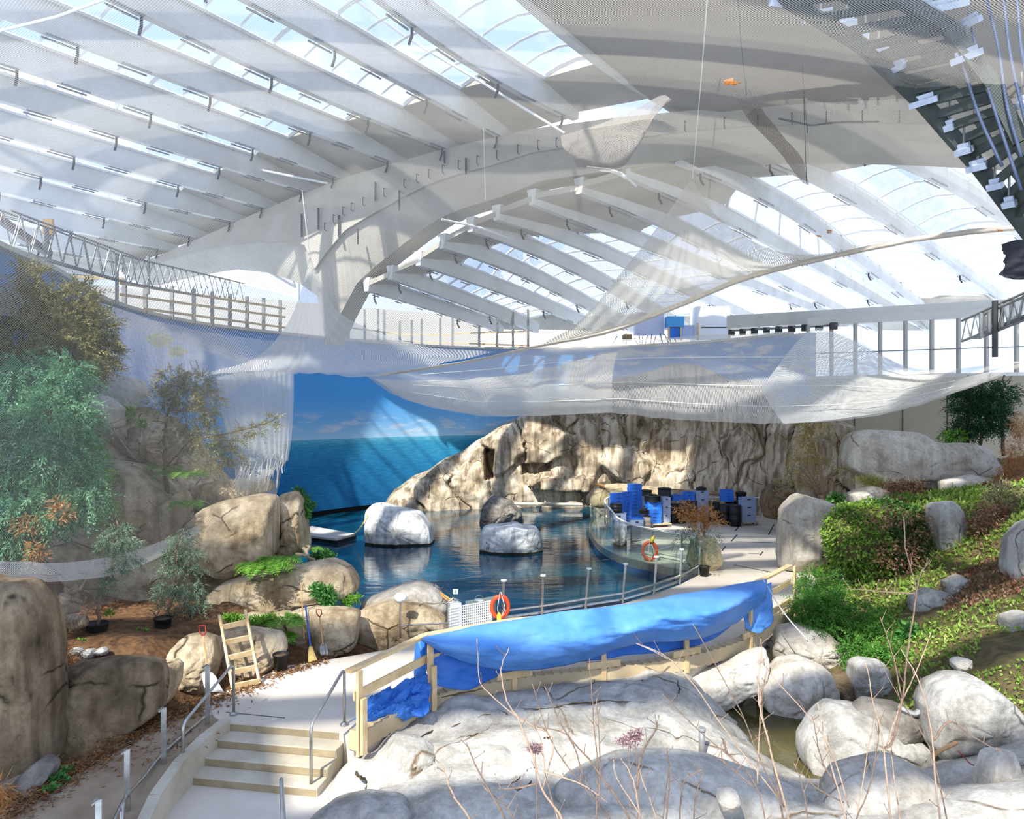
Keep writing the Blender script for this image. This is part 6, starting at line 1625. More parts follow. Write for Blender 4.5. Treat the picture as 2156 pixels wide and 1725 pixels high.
def sprays(name, blobs, n, L, mat, parent, droop=.5, k=8, wl=.28, shell=.4, spread=.45, flat=None):
    """feathery conifer sprays: a drooping axis with leaflets on both sides"""
    p, d = blob_points(blobs, n, shell)
    d2 = d.copy(); 
    if flat is not None: d2[:, 2] *= flat
    ax = _unit(d2 * .9 + rs.normal(size=(n, 3)) * spread + np.array([0, 0, -droop])); sd = _unit(np.cross(ax, rs.normal(size=(n, 3))))
    LL = L * rs.uniform(.6, 1.3, n)[:, None]
    pp, aa, ss = [], [], []
    for j in range(k):
        t = (j + .4) / k
        base = p + ax * LL * t + np.array([0, 0, -1]) * LL * droop * .5 * t * t
        s = 1 if j % 2 else -1
        pp.append(base); aa.append(ax * .75 + sd * s * .75 * (1 - .4 * t) + rs.normal(size=(n, 3)) * .12); ss.append(np.cross(ax, sd) * .3 + sd)
    pp.append(p); aa.append(ax); ss.append(sd)
    pp = np.concatenate(pp); aa = np.concatenate(aa); ss = np.concatenate(ss)
    LLL = np.concatenate([LL[:, 0] * wl * (1.1 - .5 * j / k) for j in range(k)] + [LL[:, 0]])
    WW = np.concatenate([LLL[:n * k] * .34, LL[:, 0] * .05])
    return leaves_mesh(name, pp, aa, ss, LLL, WW, mat, parent, 'stuff')
def trunk(name, pts, r0, r1, mat, parent, n=7, wob=.03):
    P3 = catmull([tuple(P(*p)) for p in pts], max(8, 4 * len(pts)))
    P3 = [Vector(q) + Vector((R.uniform(-wob, wob), R.uniform(-wob, wob), 0)) for q in P3]
    mb = MB(); mb.tube(P3, [r0 + (r1 - r0) * i / (len(P3) - 1) for i in range(len(P3))], n)
    return mb.build(name, mat, parent, None, True)
def limbs(parent, stem, n, length, r, mat, up=.1, name='branch'):
    """bare side branches off a stem given by pixels"""
    for k in range(n):
        f = .25 + .7 * k / max(1, n - 1)
        q = catmull([tuple(P(*s)) for s in stem], 30)[int(f * 29)]
        a = k * 2.4 + R.uniform(-.4, .4); l = length * (1.1 - f * .8) * R.uniform(.7, 1.2)
        e = Vector(q) + Vector((math.cos(a) * l, math.sin(a) * l * .7, up * l))
        m_ = Vector(q).lerp(e, .5) + Vector((0, 0, l * .08))
        mb = MB(); mb.tube([Vector(q), m_, e], [r, r * .7, r * .3], 5); mb.build(name, mat, parent)
def plant(name, label, cat, base, group=None): return empty(name, tuple(P(*base)), label, cat, group)
def fern(label, base, n, L, mat='fern', group='ferns among the left rocks', lean=0.0, name='fern', up=.8):
    t = plant(name, label, 'fern', base, group); c = np.array(P(*base))
    for k in range(n):
        a = k * 2.399 + R.uniform(-.3, .3); l = L * R.uniform(.7, 1.15)
        dr = np.array([math.cos(a) + lean, math.sin(a) * .8 - .25, 0]); dr /= np.linalg.norm(dr)
        m = 13; pp, aa, ss, LL = [], [], [], []
        prev = None
        for j in range(m):
            f = (j + 1) / m; q = c + dr * l * f * .9 + np.array([0, 0, l * (up * f - .85 * f * f)])
            dirv = dr + np.array([0, 0, up - 1.7 * f]); dirv /= np.linalg.norm(dirv)
            s = np.cross(dirv, [0, 0, 1]); s /= max(np.linalg.norm(s), 1e-6)
            for sg_ in (-1, 1):
                pp.append(q); aa.append(s * sg_ + dirv * .45); ss.append(dirv); LL.append(l * .30 * math.sin(math.pi * min(1, f * .92 + .06)) + .01)
            if prev is not None: pp.append(prev); aa.append(q - prev); ss.append(s); LL.append(np.linalg.norm(q - prev))
            prev = q
        LL = np.array(LL); leaves_mesh('frond', np.array(pp), np.array(aa), np.array(ss), LL, np.maximum(LL * .34, .008), M[mat], t)
    return t

# --- left slope
t = plant('conifer_tree', 'tall olive brown conifer at the top of the left slope', 'tree', (95, 980, 17.2), 'trees on the left slope')
trunk('trunk', [(95,1010,17.2),(100,800,17),(90,640,16.9),(62,560,16.8)], .16, .03, M['bark'], t)
B = [(62,585,16.6,30,34),(52,640,16.6,50,42),(105,648,16.8,44,40),(165,625,17.2,34,30),(150,680,17,60,45),(55,710,16.4,70,48),(200,690,17.4,44,40),(130,740,16.8,80,40),(30,770,16.2,60,40),(215,735,17.6,40,26),(190,770,17.2,50,30)]
sprays('foliage', B, 3400, .36, M['olive'], t, .25, 8)
limbs(t, [(95,980,17.2),(100,800,17),(62,560,16.8)], 10, 1.1, .03, M['bark'])
t = plant('cedar_tree', 'large blue green cedar filling the left edge behind the net', 'tree', (70, 1150, 14.8), 'trees on the left slope')
trunk('trunk', [(70,1190,14.8),(75,1000,14.9),(80,780,15.2)], .17, .05, M['bark'], t)
B = [(60,800,15.2,62,60),(140,800,15.3,50,55),(20,870,14.8,62,70),(105,880,14.8,62,70),(165,890,15,40,60),(40,960,14.6,70,70),(120,965,14.6,60,62),(180,980,14.8,34,50),(20,1050,14.4,62,60),(100,1060,14.4,60,50),(160,1070,14.5,44,44),(40,1130,14.4,60,40),(190,1035,14.6,30,40)]
sprays('foliage', B, 5200, .33, M['cedar'], t, .75, 8)
leaf_cloud('dead_sprigs', [(130,1080,14.0,30,18),(60,1105,14.0,34,20),(120,1060,14,24,10),(75,1165,14,22,30)], 700, .13, .025, M['dry'], t, .2)
limbs(t, [(70,1190,14.8),(75,1000,14.9),(80,780,15.2)], 14, 1.0, .03, M['bark'])
t = plant('cedar_tree', 'yellow green young cedar right of the large cedar', 'tree', (195, 1090, 15.6), 'trees on the left slope')
trunk('trunk', [(190,1100,15.6),(185,960,15.6)], .05, .02, M['bark'], t)
sprays('foliage', [(180,960,15.4,30,34),(195,1000,15.4,30,30),(175,1035,15.3,36,26),(205,1060,15.4,26,20)], 800, .26, M['fern'], t, .6, 8)
t = plant('juniper_tree', 'dry grey green juniper leaning over the slope beside the white net fold', 'tree', (350, 1040, 19.4), 'trees on the left slope')
trunk('trunk', [(350,1045,19.4),(346,960,19.4),(352,880,19.5),(390,800,19.6)], .07, .02, M['bark'], t)
trunk('trunk', [(350,985,19.4),(400,930,19.3),(470,915,19.2),(560,892,19.0),(583,876,19.0)], .03, .008, M['bark'], t)
sprays('foliage', [(360,800,19.6,34,24),(410,800,19.6,46,22),(390,835,19.5,50,28),(330,845,19.5,34,30),(440,850,19.4,26,40),(400,880,19.4,44,28),(430,925,19.3,46,24),(380,930,19.4,36,26),(480,925,19.2,36,16),(530,905,19.1,34,10),(572,884,19,16,8),(445,975,19.2,40,26),(490,960,19.1,26,16)], 2000, .26, M['dry_juniper'], t, .35, 7)
limbs(t, [(350,1045,19.4),(346,960,19.4),(352,880,19.5),(390,800,19.6)], 8, .9, .02, M['bark'])
t = plant('bush', 'small green bush on the skyline of the left slope', 'bush', (335, 740, 24), None)
leaf_cloud('foliage', [(335,715,24,24,12),(372,740,24,16,8)], 500, .16, .05, M['fern'], t, .1)
def little_spruce(label, pts, B, n, potpos=None):
    t = plant('spruce_tree', label, 'tree', pts[0], 'small spruces in the soil bed')
    trunk('trunk', pts, .035, .012, M['bark'], t)
    sprays('foliage', B, n, .20, M['spruce_blue'], t, .45, 8, flat=.4)
    if potpos:
        p = P(*potpos); mb = MB(); r, h = .20, .30
        mb.lathe([(r * .8, 0), (r, h * .94), (r * 1.08, h * .94), (r * 1.08, h), (r * .9, h * .9), (.001, h * .88)], p, 18); mb.build('pot', M['black_plastic'], t, None, True)
    return t
little_spruce('thin blue green spruce in a black pot in the shaded bed', [(204,1335,13.6),(214,1250,13.6),(245,1150,13.7),(248,1096,13.7)], [(250,1112,13.7,22,16),(236,1140,13.6,34,14),(268,1145,13.6,22,14),(225,1158,13.6,22,8),(270,1178,13.6,30,10),(222,1228,13.5,12,22),(250,1200,13.6,20,10)], 420, (204,1345,13.6))
little_spruce('blue green spruce above the sunlit soil bed', [(345,1310,15.0),(366,1250,15.0),(372,1150,15.0),(385,1120,15.0)], [(385,1132,15,24,16),(365,1165,15,36,14),(400,1168,15,20,14),(350,1190,15,24,10),(385,1200,15,36,12),(350,1240,14.9,30,14),(400,1240,15,34,16),(415,1270,15,24,14),(365,1270,14.9,36,12)], 640)
t = plant('dry_shrub', 'tangle of bare brown twigs beside the round black pot', 'shrub', (340, 1330, 14.4))
for k in range(46):
    p = P(R.uniform(320, 380), R.uniform(1268, 1320), 14.4); e = p + Vector((R.uniform(-.35, .35), R.uniform(-.2, .2), R.uniform(-.1, .25)))
    mb = MB(); mb.tube([p, p.lerp(e, .5) + Vector((0, 0, .06)), e], [.008, .006, .003], 4); mb.build('twig', M['twig'], t)
pot('round black pot on the sunlit soil bed', 343, 1330, 0, .17, .28, d=14.2)
def stump(label, pts, r, roots):
    t = plant('tree_stump', label, 'stump', pts[0], 'weathered stumps in the soil bed')
    P3 = catmull([tuple(P(*p)) for p in pts], 14); mb = MB()
    mb.tube([Vector(q) for q in P3], [r * (1.25 - .5 * i / 13 + .12 * math.sin(i * 2.1)) for i in range(14)], 9); o = mb.build('stump', simple('weathered_wood', (176, 158, 134), (120, 102, 80), .9, 9, bump=.5) if 'weathered_wood' not in bpy.data.materials else bpy.data.materials['weathered_wood'], t, None, True)
    for a in roots:
        mb = MB(); mb.tube([P(*q) for q in a], [r * .45, r * .3, r * .1][:len(a)], 6); mb.build('root', bpy.data.materials['weathered_wood'], t, None, True)
stump('leaning splintered stump at the dark end of the soil bed', [(112,1330,12.9),(125,1280,12.9),(138,1255,12.9)], .13, [[(120,1290,12.8),(104,1300,12.7),(98,1325,12.6)]])
stump('upturned weathered root stump behind the leaning one', [(152,1290,13.6),(150,1240,13.6),(145,1215,13.6)], .12, [[(150,1250,13.5),(170,1240,13.4),(180,1222,13.4)],[(148,1235,13.5),(130,1222,13.4),(122,1212,13.4)],[(152,1262,13.5),(175,1270,13.4),(182,1258,13.3)]])
stump('short sawn stump piece lying beside the potted spruce', [(150,1312,13.2),(180,1308,13.2)], .13, [])
t = plant('dry_grass', 'hanging tuft of dry orange grass between pillar and slab rock', 'grass', (128, 1410, 11.9)); p, d = blob_points([(125,1385,11.9,26,36),(150,1405,11.8,20,22),(118,1345,12,14,30)], 900, .2)
leaves_mesh('foliage', p, d * .5 + rs.normal(size=(900, 3)) * .4 + [0, -.2, -.5], rs.normal(size=(900, 3)), .22, .012, M['dry'], t, 'stuff')
t = plant('dry_grass', 'tuft of dry orange grass at the bottom left corner', 'grass', (6, 1690, 9.6)); p, d = blob_points([(4,1670,9.6,14,36)], 300, .2)
leaves_mesh('foliage', p, d * .4 + rs.normal(size=(300, 3)) * .3 + [0, -.2, -.5], rs.normal(size=(300, 3)), .22, .012, M['dry'], t, 'stuff')
for k, (x, y, d, L, n, lb) in enumerate([(385,1005,19.0,.62,16,'bright fern spread on the slope under the dry juniper'),(345,990,19.6,.5,10,'fern left of the bright one under the dry juniper'),(395,1068,18.2,.5,9,'single fern in the shaded cleft above the largest boulder'),(552,1200,16.2,.62,22,'largest fern clump in front of the largest boulder'),(585,1185,16.6,.5,12,'fern behind the right end of the largest clump'),(600,1312,15.0,.46,12,'fern hanging beside the jagged rock'),(597,1345,14.9,.36,9,'yellowing fern below the hanging one'),(655,1160,18.8,.3,7,'small fern at the foot of the upright slab')]):
    fern(lb, (x, y, d), n, L * 1.25)
for lb, blobs, n, L, W, mt in [
 ('round green bush on the shore rock left of the water', [(680,1172,19.4,26,14),(665,1178,19.4,14,10)], 700, .11, .045, 'bush'),
 ('green leafy bush on the ledge behind the thin rod', [(684,1250,16.2,24,18),(668,1240,16.3,16,12),(690,1266,16.1,18,12)], 800, .10, .05, 'bush'),
 ('yellow green small bush right of the leafy ledge bush', [(746,1260,16.6,14,7),(730,1268,16.5,12,8)], 320, .10, .03, 'fern'),
 ('low green cover along the ledge behind the ladder', [(490,1300,15.2,24,8),(545,1306,15.1,34,9),(570,1300,15.1,16,8)], 1100, .07, .03, 'fern'),
 ('green bush overhanging the water from the sunlit slab', [(634,1052,19.3,16,14),(644,1075,19.2,12,18),(655,1065,19.2,10,6),(628,1035,19.4,10,8)], 800, .12, .04, 'bush'),
 ('green spray on the edge of the left slope above the layered rock', [(268,870,21.6,14,22),(300,890,21.6,10,8)], 300, .14, .05, 'fern'),
 ('small weeds along the shaded edge of the ramp', [(125,1640,10.0,22,8),(108,1660,9.8,14,10),(140,1622,10.2,14,6)], 260, .06, .04, 'bush'),
 ('tiny green seedlings scattered on the soil bed', [(300,1330,13.9,14,5),(170,1352,13.1,16,5),(285,1345,13.8,8,5),(230,1350,13.4,6,6),(230,1290,14.2,8,8)], 180, .07, .05, 'fern')]:
    t = plant('bush' if 'seedlings' not in lb and 'weeds' not in lb else 'seedlings', lb, 'bush' if 'seed' not in lb and 'weeds' not in lb else 'plants', (blobs[0][0], blobs[0][1] + blobs[0][4], blobs[0][2]), 'green bushes among the left rocks')
    leaf_cloud('foliage', blobs, n, L, W, M[mt], t, .1, .3)
t = plant('driftwood', 'twisted pale driftwood root on the shore rock', 'driftwood', (652, 1170, 17.8))
for pts in ([(640,1155,18),(655,1180,17.6),(672,1190,17.5)],[(625,1168,17.8),(648,1172,17.6),(668,1186,17.5)],[(660,1178,17.6),(672,1200,17.4),(682,1218,17.3)],[(645,1160,17.9),(650,1152,18),(646,1150,18)]):
    trunk('root', pts, .05, .02, bpy.data.materials['weathered_wood'], t)
# pot seedling
leaf_cloud('seedling_leaf', [(592,1392,14.3,8,5)], 40, .06, .04, M['fern'], pt1, 0)
# fallen twigs on the slope
for k, (pts, lb) in enumerate([([(200,1020,17.5),(235,1050,17.3),(262,1075,17.2)],'pale forked twig lying on the big grey sloping rock'),([(235,895,19),(262,940,18.9),(300,980,18.8)],'reddish twig leaning across the left slope'),([(195,915,18.5),(240,890,18.6),(290,875,18.8)],'pale thin twig above the reddish one')]):
    t = plant('fallen_twig', lb, 'twig', pts[-1], 'fallen twigs on the left slope'); trunk('twig', pts, .018, .006, M['twig_pale'], t)

# needle litter gathered along the ramp and the deck edge under the rocks
litter = plant('leaf_litter', 'brown needle litter along the foot of the left rocks', 'litter', (345, 1510, 11.6)); litter['kind'] = 'stuff'
ll = []
for (x0, y0, z0), (x1, y1, z1), w, n in [((130,1640,-.12),(345,1512,-.02),.22,1500),((0,1725,-.18),(130,1640,-.12),.3,900),((345,1510,-.02),(440,1478,0),.35,900),((430,1480,0),(560,1440,0),.22,500),((560,1430,0),(680,1392,0),.18,500),((250,1600,-.08),(420,1510,-.02),.7,500)]:
    a, b = np.array(G(x0, y0, z0)), np.array(G(x1, y1, z1)); f = rs.rand(n, 1)
    ll.append(a + (b - a) * f + np.stack([rs.normal(0, w * .6, n), rs.normal(0, w * .5, n), rs.uniform(.005, .03, n)], 1))
ll = np.concatenate(ll); n = len(ll)
leaves_mesh('needles', ll, np.stack([rs.normal(size=n), rs.normal(size=n), rs.normal(size=n) * .12], 1), np.stack([rs.normal(size=n), rs.normal(size=n), rs.normal(size=n) * .1], 1), rs.uniform(.04, .12, n), rs.uniform(.012, .03, n), M['litter'], litter, 'stuff')

# --- right bank
t = plant('ivy_mound', 'big mound of bright ivy hanging over the right bank', 'ivy', (1865, 1235, 19.2))
base_o = star_rock('ivy_core', None, [(1752,1110),(1790,1075),(1870,1062),(1940,1085),(1985,1140),(1990,1210),(1930,1235),(1830,1225),(1765,1180)], 20.2, 1.1, M['bank_soil'], amp=.1, parent=t)
def on_surface(o, n, front=True):
    me = o.data; V = np.array([v.co for v in me.vertices]) + np.array(wloc(o)); fc = [p.vertices[:] for p in me.polygons if len(p.vertices) == 4]
    Fq = np.array(fc); a, b, c, d = (V[Fq[:, i]] for i in range(4)); nr = np.cross(b - a, d - a); ar = np.linalg.norm(nr, axis=1)
    nr = _unit(nr); nr *= np.sign((nr * ((a + c) / 2 - V.mean(0))).sum(1, keepdims=True) + 1e-9)
    w = ar * (nr[:, 1] < .35); idx = rs.choice(len(Fq), n, p=w / w.sum())
    u, v = rs.rand(n, 1), rs.rand(n, 1)
    return a[idx] * (1 - u) * (1 - v) + b[idx] * u * (1 - v) + c[idx] * u * v + d[idx] * (1 - u) * v, nr[idx]
p, nr = on_surface(base_o, 9000); p = p + nr * rs.uniform(0, .16, (9000, 1))
left = p[:, 0] < P(1880, 0, 19.4).x  # right half gets a darker ivy, its shade painted into the colour
for nm, sel, mt in (('foliage', left, 'ivy'), ('shade_tinted_foliage', ~left, 'ivy_dark')):
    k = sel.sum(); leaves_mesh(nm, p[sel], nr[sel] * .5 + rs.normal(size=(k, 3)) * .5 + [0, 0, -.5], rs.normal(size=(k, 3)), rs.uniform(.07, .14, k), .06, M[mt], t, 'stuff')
leaf_cloud('dry_leaves', [(1890,1170,19.0,60,40),(1870,1090,19.3,60,20),(1940,1110,19.4,30,40)], 900, .09, .05, M['heather'], t, .4)
for lb, blobs, n, L, mt, dr in [
 ('dark green juniper bush at the fence end', [(1725,1235,17.6,52,38),(1700,1290,17.0,34,44),(1745,1290,16.8,44,40),(1690,1345,16.6,26,28),(1715,1330,16.5,40,30)], 1900, .26, 'juniper', .35),
 ('spreading green juniper below the ivy mound', [(1800,1300,17.0,46,40),(1830,1345,16.4,50,36),(1870,1325,16.2,44,36),(1850,1395,15.2,34,34),(1810,1375,15.6,40,34),(1880,1390,15.0,26,40)], 2000, .26, 'juniper', .35),
 ('trailing dark green juniper under the huge white rock', [(1960,1070,22.0,44,14),(1900,1055,22.4,36,16),(1940,1090,21.6,30,24),(2005,1075,22,30,10)], 900, .22, 'juniper', .5)]:
    t = plant('juniper_bush', lb, 'bush', (blobs[0][0], blobs[0][1] + blobs[0][4], blobs[0][2]), 'junipers on the right bank'); sprays('foliage', blobs, n, L, M[mt], t, dr, 7)
for lb, nm, cat, blobs, n, L, W, mt, dr in [
 ('reddish brown heather hanging on the right of the grey column rock','heather_bush','bush',[(2075,1110,18.6,40,50),(2085,1180,18,44,46),(2060,1230,17.4,40,34),(2100,1075,19,40,26)],3400,.10,.03,'heather',.5),
 ('grey green low shrub above the reddish heather','low_shrub','bush',[(2110,1040,20,44,34),(2136,1075,19.4,30,30),(2090,1060,20,30,20)],1600,.13,.035,'dry_juniper',.3),
 ('brown twiggy shrub under the huge white rock','low_shrub','bush',[(1900,1022,23.2,50,16),(1930,1040,23,40,14),(1880,1040,23.2,30,12)],1300,.11,.03,'heather',.2),
 ('drooping brown dead conifer at the right edge','dead_conifer','tree',[(2140,960,22.5,30,50),(2120,1000,22.5,26,30),(2150,900,22.5,20,40)],2400,.20,.014,'dry',.8),
 ('pale tangle of dry stems on the lower right bank','dry_shrub','shrub',[(2090,1270,16.2,36,26),(2100,1310,15.6,30,22),(2060,1300,15.9,24,20)],1300,.16,.012,'heather',.1),
 ('bright green tuft between pale rocks right of the ladder fern','grass_tuft','grass',[(1828,1015,23.6,34,10),(1850,1022,23.6,24,10)],900,.22,.014,'grass',-.6),
 ('light green fern like sprig below the rounded bank rock','bush','bush',[(1960,1345,15.4,18,14)],260,.14,.06,'fern',.1),
 ('green leafy plant at the foot of the juniper','bush','bush',[(1915,1330,15.6,18,12),(1900,1345,15.6,10,8)],240,.16,.09,'bush',.1),
 ('low green leaves on the pale rock behind the tall pale rock','bush','bush',[(1762,1048,24,18,8),(1745,1058,24,10,6)],240,.14,.08,'bush',.1)]:
    t = plant(nm, lb.replace('between pale rocks right of the ladder fern', 'below the huge white rock'), cat, (blobs[0][0], blobs[0][1] + blobs[0][4], blobs[0][2])); leaf_cloud('foliage', blobs, n, L, W, M[mt], t, dr, .25)
# ground cover over the bank
bpt = []
while len(bpt) < 15000:
    x, y = rs.uniform(5.5, 16), rs.uniform(11.2, 24)
    if not bank(x, y, 0): continue
    z = hgt2(x, y); px, py = CX + x / y * F, CY + (CAMZ - z) / y * F
    a = mnoise.noise(Vector((x * .8, y * .8, 4)))
    if px < 1690 or px > 2300 or (a < -.28): continue
    if px < 1890 and py > 1400: continue
    bpt.append((x, y, z + rs.uniform(0, .09), px, py))
bpt = np.array(bpt); gcv = plant('ground_cover', 'carpet of yellow green creeping plants over the right bank', 'plants', (2060, 1420, 13.2)); gcv['kind'] = 'stuff'
nn_ = len(bpt); redp = (np.sin(bpt[:, 0] * 1.3) + np.cos(bpt[:, 1] * 1.1 + 1) > 1.0) & (bpt[:, 1] > 14.5)
for nm, sel, mt in (('green_cover', ~redp, 'cover'), ('brown_cover', redp, 'heather')):
    k = sel.sum(); o = leaves_mesh(nm, bpt[sel, :3], rs.normal(size=(k, 3)) * .7 + [0, -.2, .45], rs.normal(size=(k, 3)), rs.uniform(.06, .13, k) * (bpt[sel, 1] / 14), rs.uniform(.035, .06, k) * (bpt[sel, 1] / 14), M[mt], gcv, 'stuff')
# larch and firs
t = plant('larch_tree', 'yellowing feathery larch left of the huge white rock', 'tree', (1722, 1045, 25.4))
trunk('trunk', [(1735,1050,25.4),(1722,960,25.4),(1706,900,25.4),(1702,830,25.4)], .07, .012, M['twig_pale'], t)
for k in range(34):
    f = k / 33; y = 1020 - 180 * f; x = 1730 - 28 * f; l = (1 - .72 * f) * R.uniform(50, 110); s = R.choice((-1, 1)) if k % 3 else -1
    e = (x + s * l, y + R.uniform(-8, 30), 25.4 + R.uniform(-1.2, .6))
    trunk('branch', [(x, y, 25.4), ((x + e[0]) / 2, (y + e[1]) / 2 - 8, (25.4 + e[2]) / 2), e], .016, .004, M['twig_pale'], t, 4, .01)
    m = 60; ff = rs.rand(m, 1); q0, q1 = np.array(P(x, y, 25.4)), np.array(P(*e)); pp = q0 + (q1 - q0) * ff + rs.normal(size=(m, 3)) * .09 - [0, 0, .05]
    o = leaves_mesh('needles', pp, rs.normal(size=(m, 3)) + [0, 0, -.6], rs.normal(size=(m, 3)), .17, .028, M['larch'], t, 'stuff')
t = plant('bare_shrub', 'bare brown branching shrub between larch and white rock', 'shrub', (1728, 1045, 24.4))
for k in range(26):
    a = R.uniform(-1.1, 1.1); l = R.uniform(40, 100); b = (1728 + R.uniform(-4, 4), 1042, 24.4)
    trunk('twig', [b, (b[0] + math.sin(a) * l * .5, 1042 - math.cos(a) * l * .6, 24.4), (b[0] + math.sin(a) * l * 1.1, 1042 - math.cos(a) * l, 24.3)], .014, .004, M['twig'], t, 4, .01)
t = plant('fir_tree', 'dark green fir standing before the beige wall', 'tree', (2068, 950, 26.5))
for x in (2036, 2066, 2112): trunk('trunk', [(x, 960, 26.5), (x, 850, 26.5), (x + 2, 790, 26.5)], .07, .03, M['bark'], t)
sprays('foliage', [(2060,820,26.4,50,22),(2035,848,26.4,36,24),(2085,850,26.3,40,28),(2060,880,26.2,44,28),(2100,885,26.3,30,26),(2030,905,26.2,30,20),(2110,830,26.4,30,20)], 1700, .40, M['dark_fir'], t, .5, 7)
t = plant('bush', 'light green bush under the dark fir', 'bush', (2010, 935, 26)); leaf_cloud('foliage', [(2010,918,26,26,12),(1985,930,26,16,6)], 300, .18, .06, M['fern'], t, .2)

# root balled shrub on the deck
t = plant('balled_shrub', 'dying shrub in a burlap root ball on the deck', 'shrub', (1490, 1203, 22.4))
M['burlap'] = simple('burlap', (214, 198, 160), (180, 162, 122), .95, 8, bump=.4, bump_scale=40)
star_rock('root_ball', None, [(1446,1185),(1455,1140),(1475,1128),(1505,1132),(1517,1160),(1520,1190),(1505,1203),(1460,1203)], 22.6, .45, M['burlap'], amp=.05, parent=t)
trunk('trunk', [(1485,1140,22.5),(1480,1100,22.5),(1470,1070,22.5)], .04, .015, M['bark'], t)
sprays('dry_foliage', [(1446,1078,22.4,22,14),(1465,1090,22.4,26,14),(1490,1080,22.4,12,20),(1500,1098,22.3,26,8),(1470,1105,22.2,24,12)], 420, .24, M['dry'], t, .1, 7)
sprays('green_foliage', [(1440,1125,22.2,22,16),(1430,1150,22.1,14,16),(1462,1130,22.0,24,22),(1500,1130,22.0,18,18),(1486,1165,21.9,26,24)], 230, .22, M['spruce_blue'], t, .6, 7)
pot('black pot in front of the burlap root ball', 1483, 1213, 0, .16, .30)
t = plant('stick_heap', 'heap of pale branching sticks inside the curved glass', 'sticks', (1315, 1160, 26.4))
for k in range(22):
    a = R.uniform(-.6, .9); b = G(1288 + R.uniform(0, 20), 1150 + R.uniform(-6, 6), .05); e = b + Vector((R.uniform(.2, .9), R.uniform(-.4, .3), R.uniform(0, .35)))
    mb = MB(); mb.tube([b, b.lerp(e, .5) + Vector((0, 0, .06)), e], [.03, .022, .01], 5); mb.build('stick', M['twig_pale'], t)

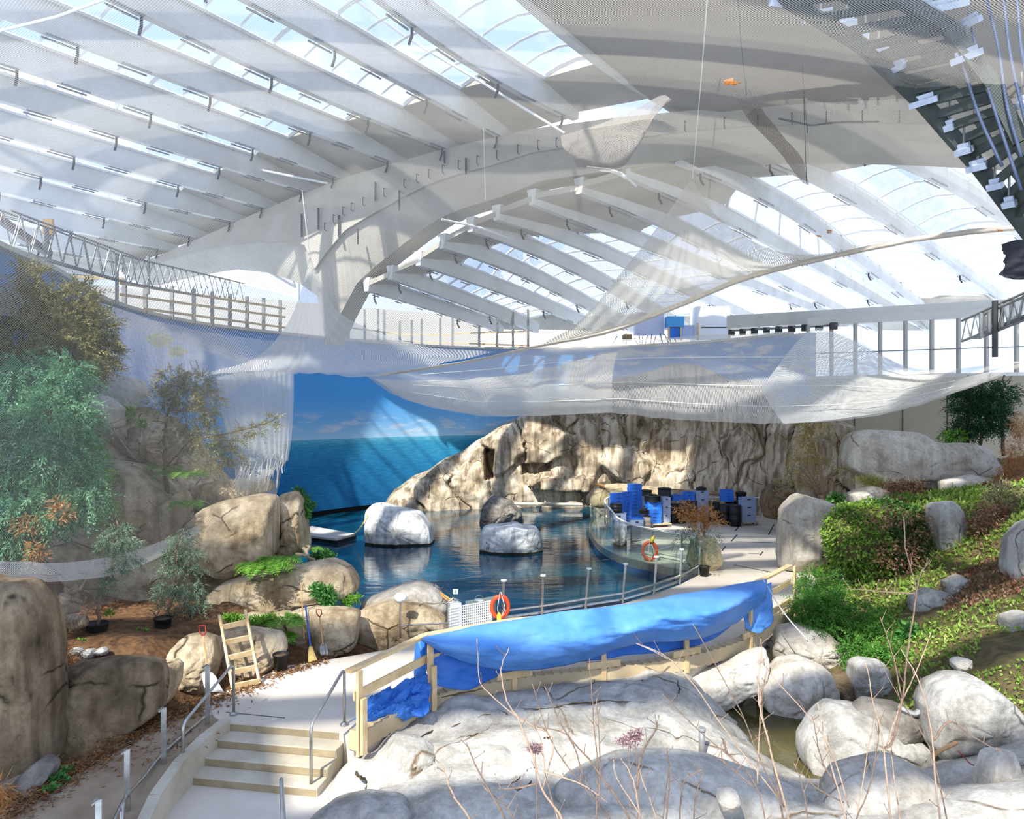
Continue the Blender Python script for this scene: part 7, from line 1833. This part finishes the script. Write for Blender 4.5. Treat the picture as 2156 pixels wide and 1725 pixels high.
# --- bare stems in the foreground, rooted in the planter under the viewpoint
SH = [
 ('bare twiggy shrub left of the bottom centre', 5.4, [[(1000,1760),(953,1672),(938,1631),(924,1602)],[(1072,1760),(1031,1667),(1000,1608),(982,1564)],[(1090,1760),(1064,1700),(1020,1660)]]),
 ('tall bare shrub with crossing stems at the bottom centre', 5.8, [[(1196,1760),(1142,1662),(1121,1590),(1093,1517),(1072,1486),(1059,1445),(1056,1404),(1072,1365)],[(1340,1760),(1252,1615),(1203,1559),(1172,1507),(1147,1445)],[(1252,1780),(1258,1623),(1251,1538),(1246,1461),(1241,1401)],[(1142,1662),(1165,1560),(1120,1528),(1074,1499),(1031,1461),(1010,1432),(1005,1345)],[(1230,1640),(1196,1551),(1118,1528)],[(1262,1700),(1262,1560),(1255,1470)],[(1180,1760),(1150,1640),(1140,1560),(1121,1528)],[(1300,1760),(1215,1640),(1160,1560),(1120,1440)],[(1130,1650),(1090,1660),(1050,1662)],[(1145,1625),(1220,1650),(1280,1690)]]),
 ('bare shrub with thin upright stems right of the bottom centre', 5.6, [[(1352,1770),(1339,1667),(1327,1628),(1307,1597)],[(1342,1660),(1350,1590),(1380,1540),(1386,1526)],[(1400,1770),(1410,1640),(1404,1576)],[(1390,1760),(1352,1640),(1345,1600)],[(1430,1760),(1440,1650),(1480,1620)],[(1460,1780),(1465,1680),(1482,1625)],[(1370,1770),(1300,1640),(1292,1600)],[(1395,1770),(1400,1680),(1412,1600)]]),
 ('tall forked bare shrub rising before the stream', 6.0, [[(1671,1780),(1628,1602),(1610,1533),(1599,1486),(1597,1424),(1604,1378),(1601,1345)],[(1655,1770),(1630,1620),(1604,1500),(1612,1420)],[(1618,1770),(1584,1641),(1481,1548),(1393,1461)],[(1640,1682),(1537,1551),(1455,1435),(1400,1381),(1341,1355)],[(1650,1700),(1600,1600),(1560,1500),(1463,1320)],[(1590,1660),(1530,1610),(1500,1590)],[(1595,1650),(1600,1520),(1602,1440)]]),
 ('bare shrub with a long pale fork at the right', 6.2, [[(1879,1780),(1858,1559),(1840,1486),(1824,1399)],[(1862,1575),(1879,1561),(1902,1460),(1910,1378),(1925,1280),(1928,1235),(1907,1158),(1903,1093)],[(1926,1262),(1940,1205),(1957,1187)],[(1866,1570),(1899,1476),(1928,1417),(1961,1332)],[(1927,1250),(1880,1248),(1840,1244),(1780,1240)],[(1898,1470),(1880,1380),(1853,1300)],[(1900,1770),(1880,1620),(1874,1560)]]),
 ('dark bare shrub arching beside the grey dome', 6.1, [[(1985,1780),(1971,1654),(1961,1538),(1935,1435),(1897,1368)],[(1965,1560),(2000,1520),(2045,1550),(2120,1590)],[(2000,1770),(1975,1640),(1950,1560),(1900,1480),(1846,1383)]]),
 ('bare shrub with nodding stems above the stream water', 6.3, [[(1790,1780),(1762,1655),(1736,1560),(1722,1480)],[(1762,1655),(1730,1600),(1710,1507)],[(1775,1690),(1720,1660),(1680,1620)],[(1800,1770),(1820,1620),(1840,1520)],[(1790,1770),(1830,1660),(1848,1560),(1850,1520)],[(1705,1770),(1690,1660),(1672,1608)],[(1786,1700),(1740,1560),(1640,1440),(1605,1395)]]),
]
for lb, d, stems in SH:
    t = empty('bare_shrub', tuple(P(stems[0][0][0], 1800, d)), lb, 'shrub', 'bare shrubs in the foreground')
    for k, s in enumerate(stems):
        dd = d + .12 * (k % 4) - .15
        r0 = .0105 if k < 2 else .007
        pts = [(x, y, dd) for x, y in s]
        if s[0][1] > 1740: pts = [(s[0][0] + (s[0][0] - s[1][0]) * .6, 2000, dd)] + pts
        st_ = trunk('stem', pts, r0, .0035, M['twig'] if k % 3 else M['twig_pale'], t, 6, .004)
        # buds and short side shoots
        C3 = catmull([tuple(P(*q)) for q in pts], 20)
        for j in range(6, 19, 3):
            q = Vector(C3[j]); e = q + Vector((R.uniform(-.09, .09), R.uniform(-.05, .05), R.uniform(.03, .12)))
            mb = MB(); mb.tube([q, e], [.004, .002], 4); mb.lathe([(.001, -.006), (.005, 0), (.001, .012)], e, 5); mb.build('side_shoot', M['twig'], st_)
M['sedum'] = leaf_mat('dried_flower', (128, 92, 98), (176, 142, 140), (206, 182, 172), 6)
for x, y, rx, ry, lb in ((1126,1577,17,9,'small dried flower head cluster at the centre of the pale rock'),(1322,1560,28,13,'large dried flower head cluster right of centre'),(1338,1548,16,12,'upper lobe of dried flower heads beside the large cluster')):
    t = empty('dried_flower_head', tuple(P(x, y + ry, 7.0)), lb, 'flower', 'dried flower heads over the rock')
    leaf_cloud('florets', [(x, y, 7.0, rx, ry, .06)], 420, .022, .016, M['sedum'], t, 0, .3)
    trunk('stem', [(x + 6, 1900, 6.6), (x + 4, y + 90, 6.9), (x, y, 7.0)], .006, .003, M['twig'], t, 5, .003)
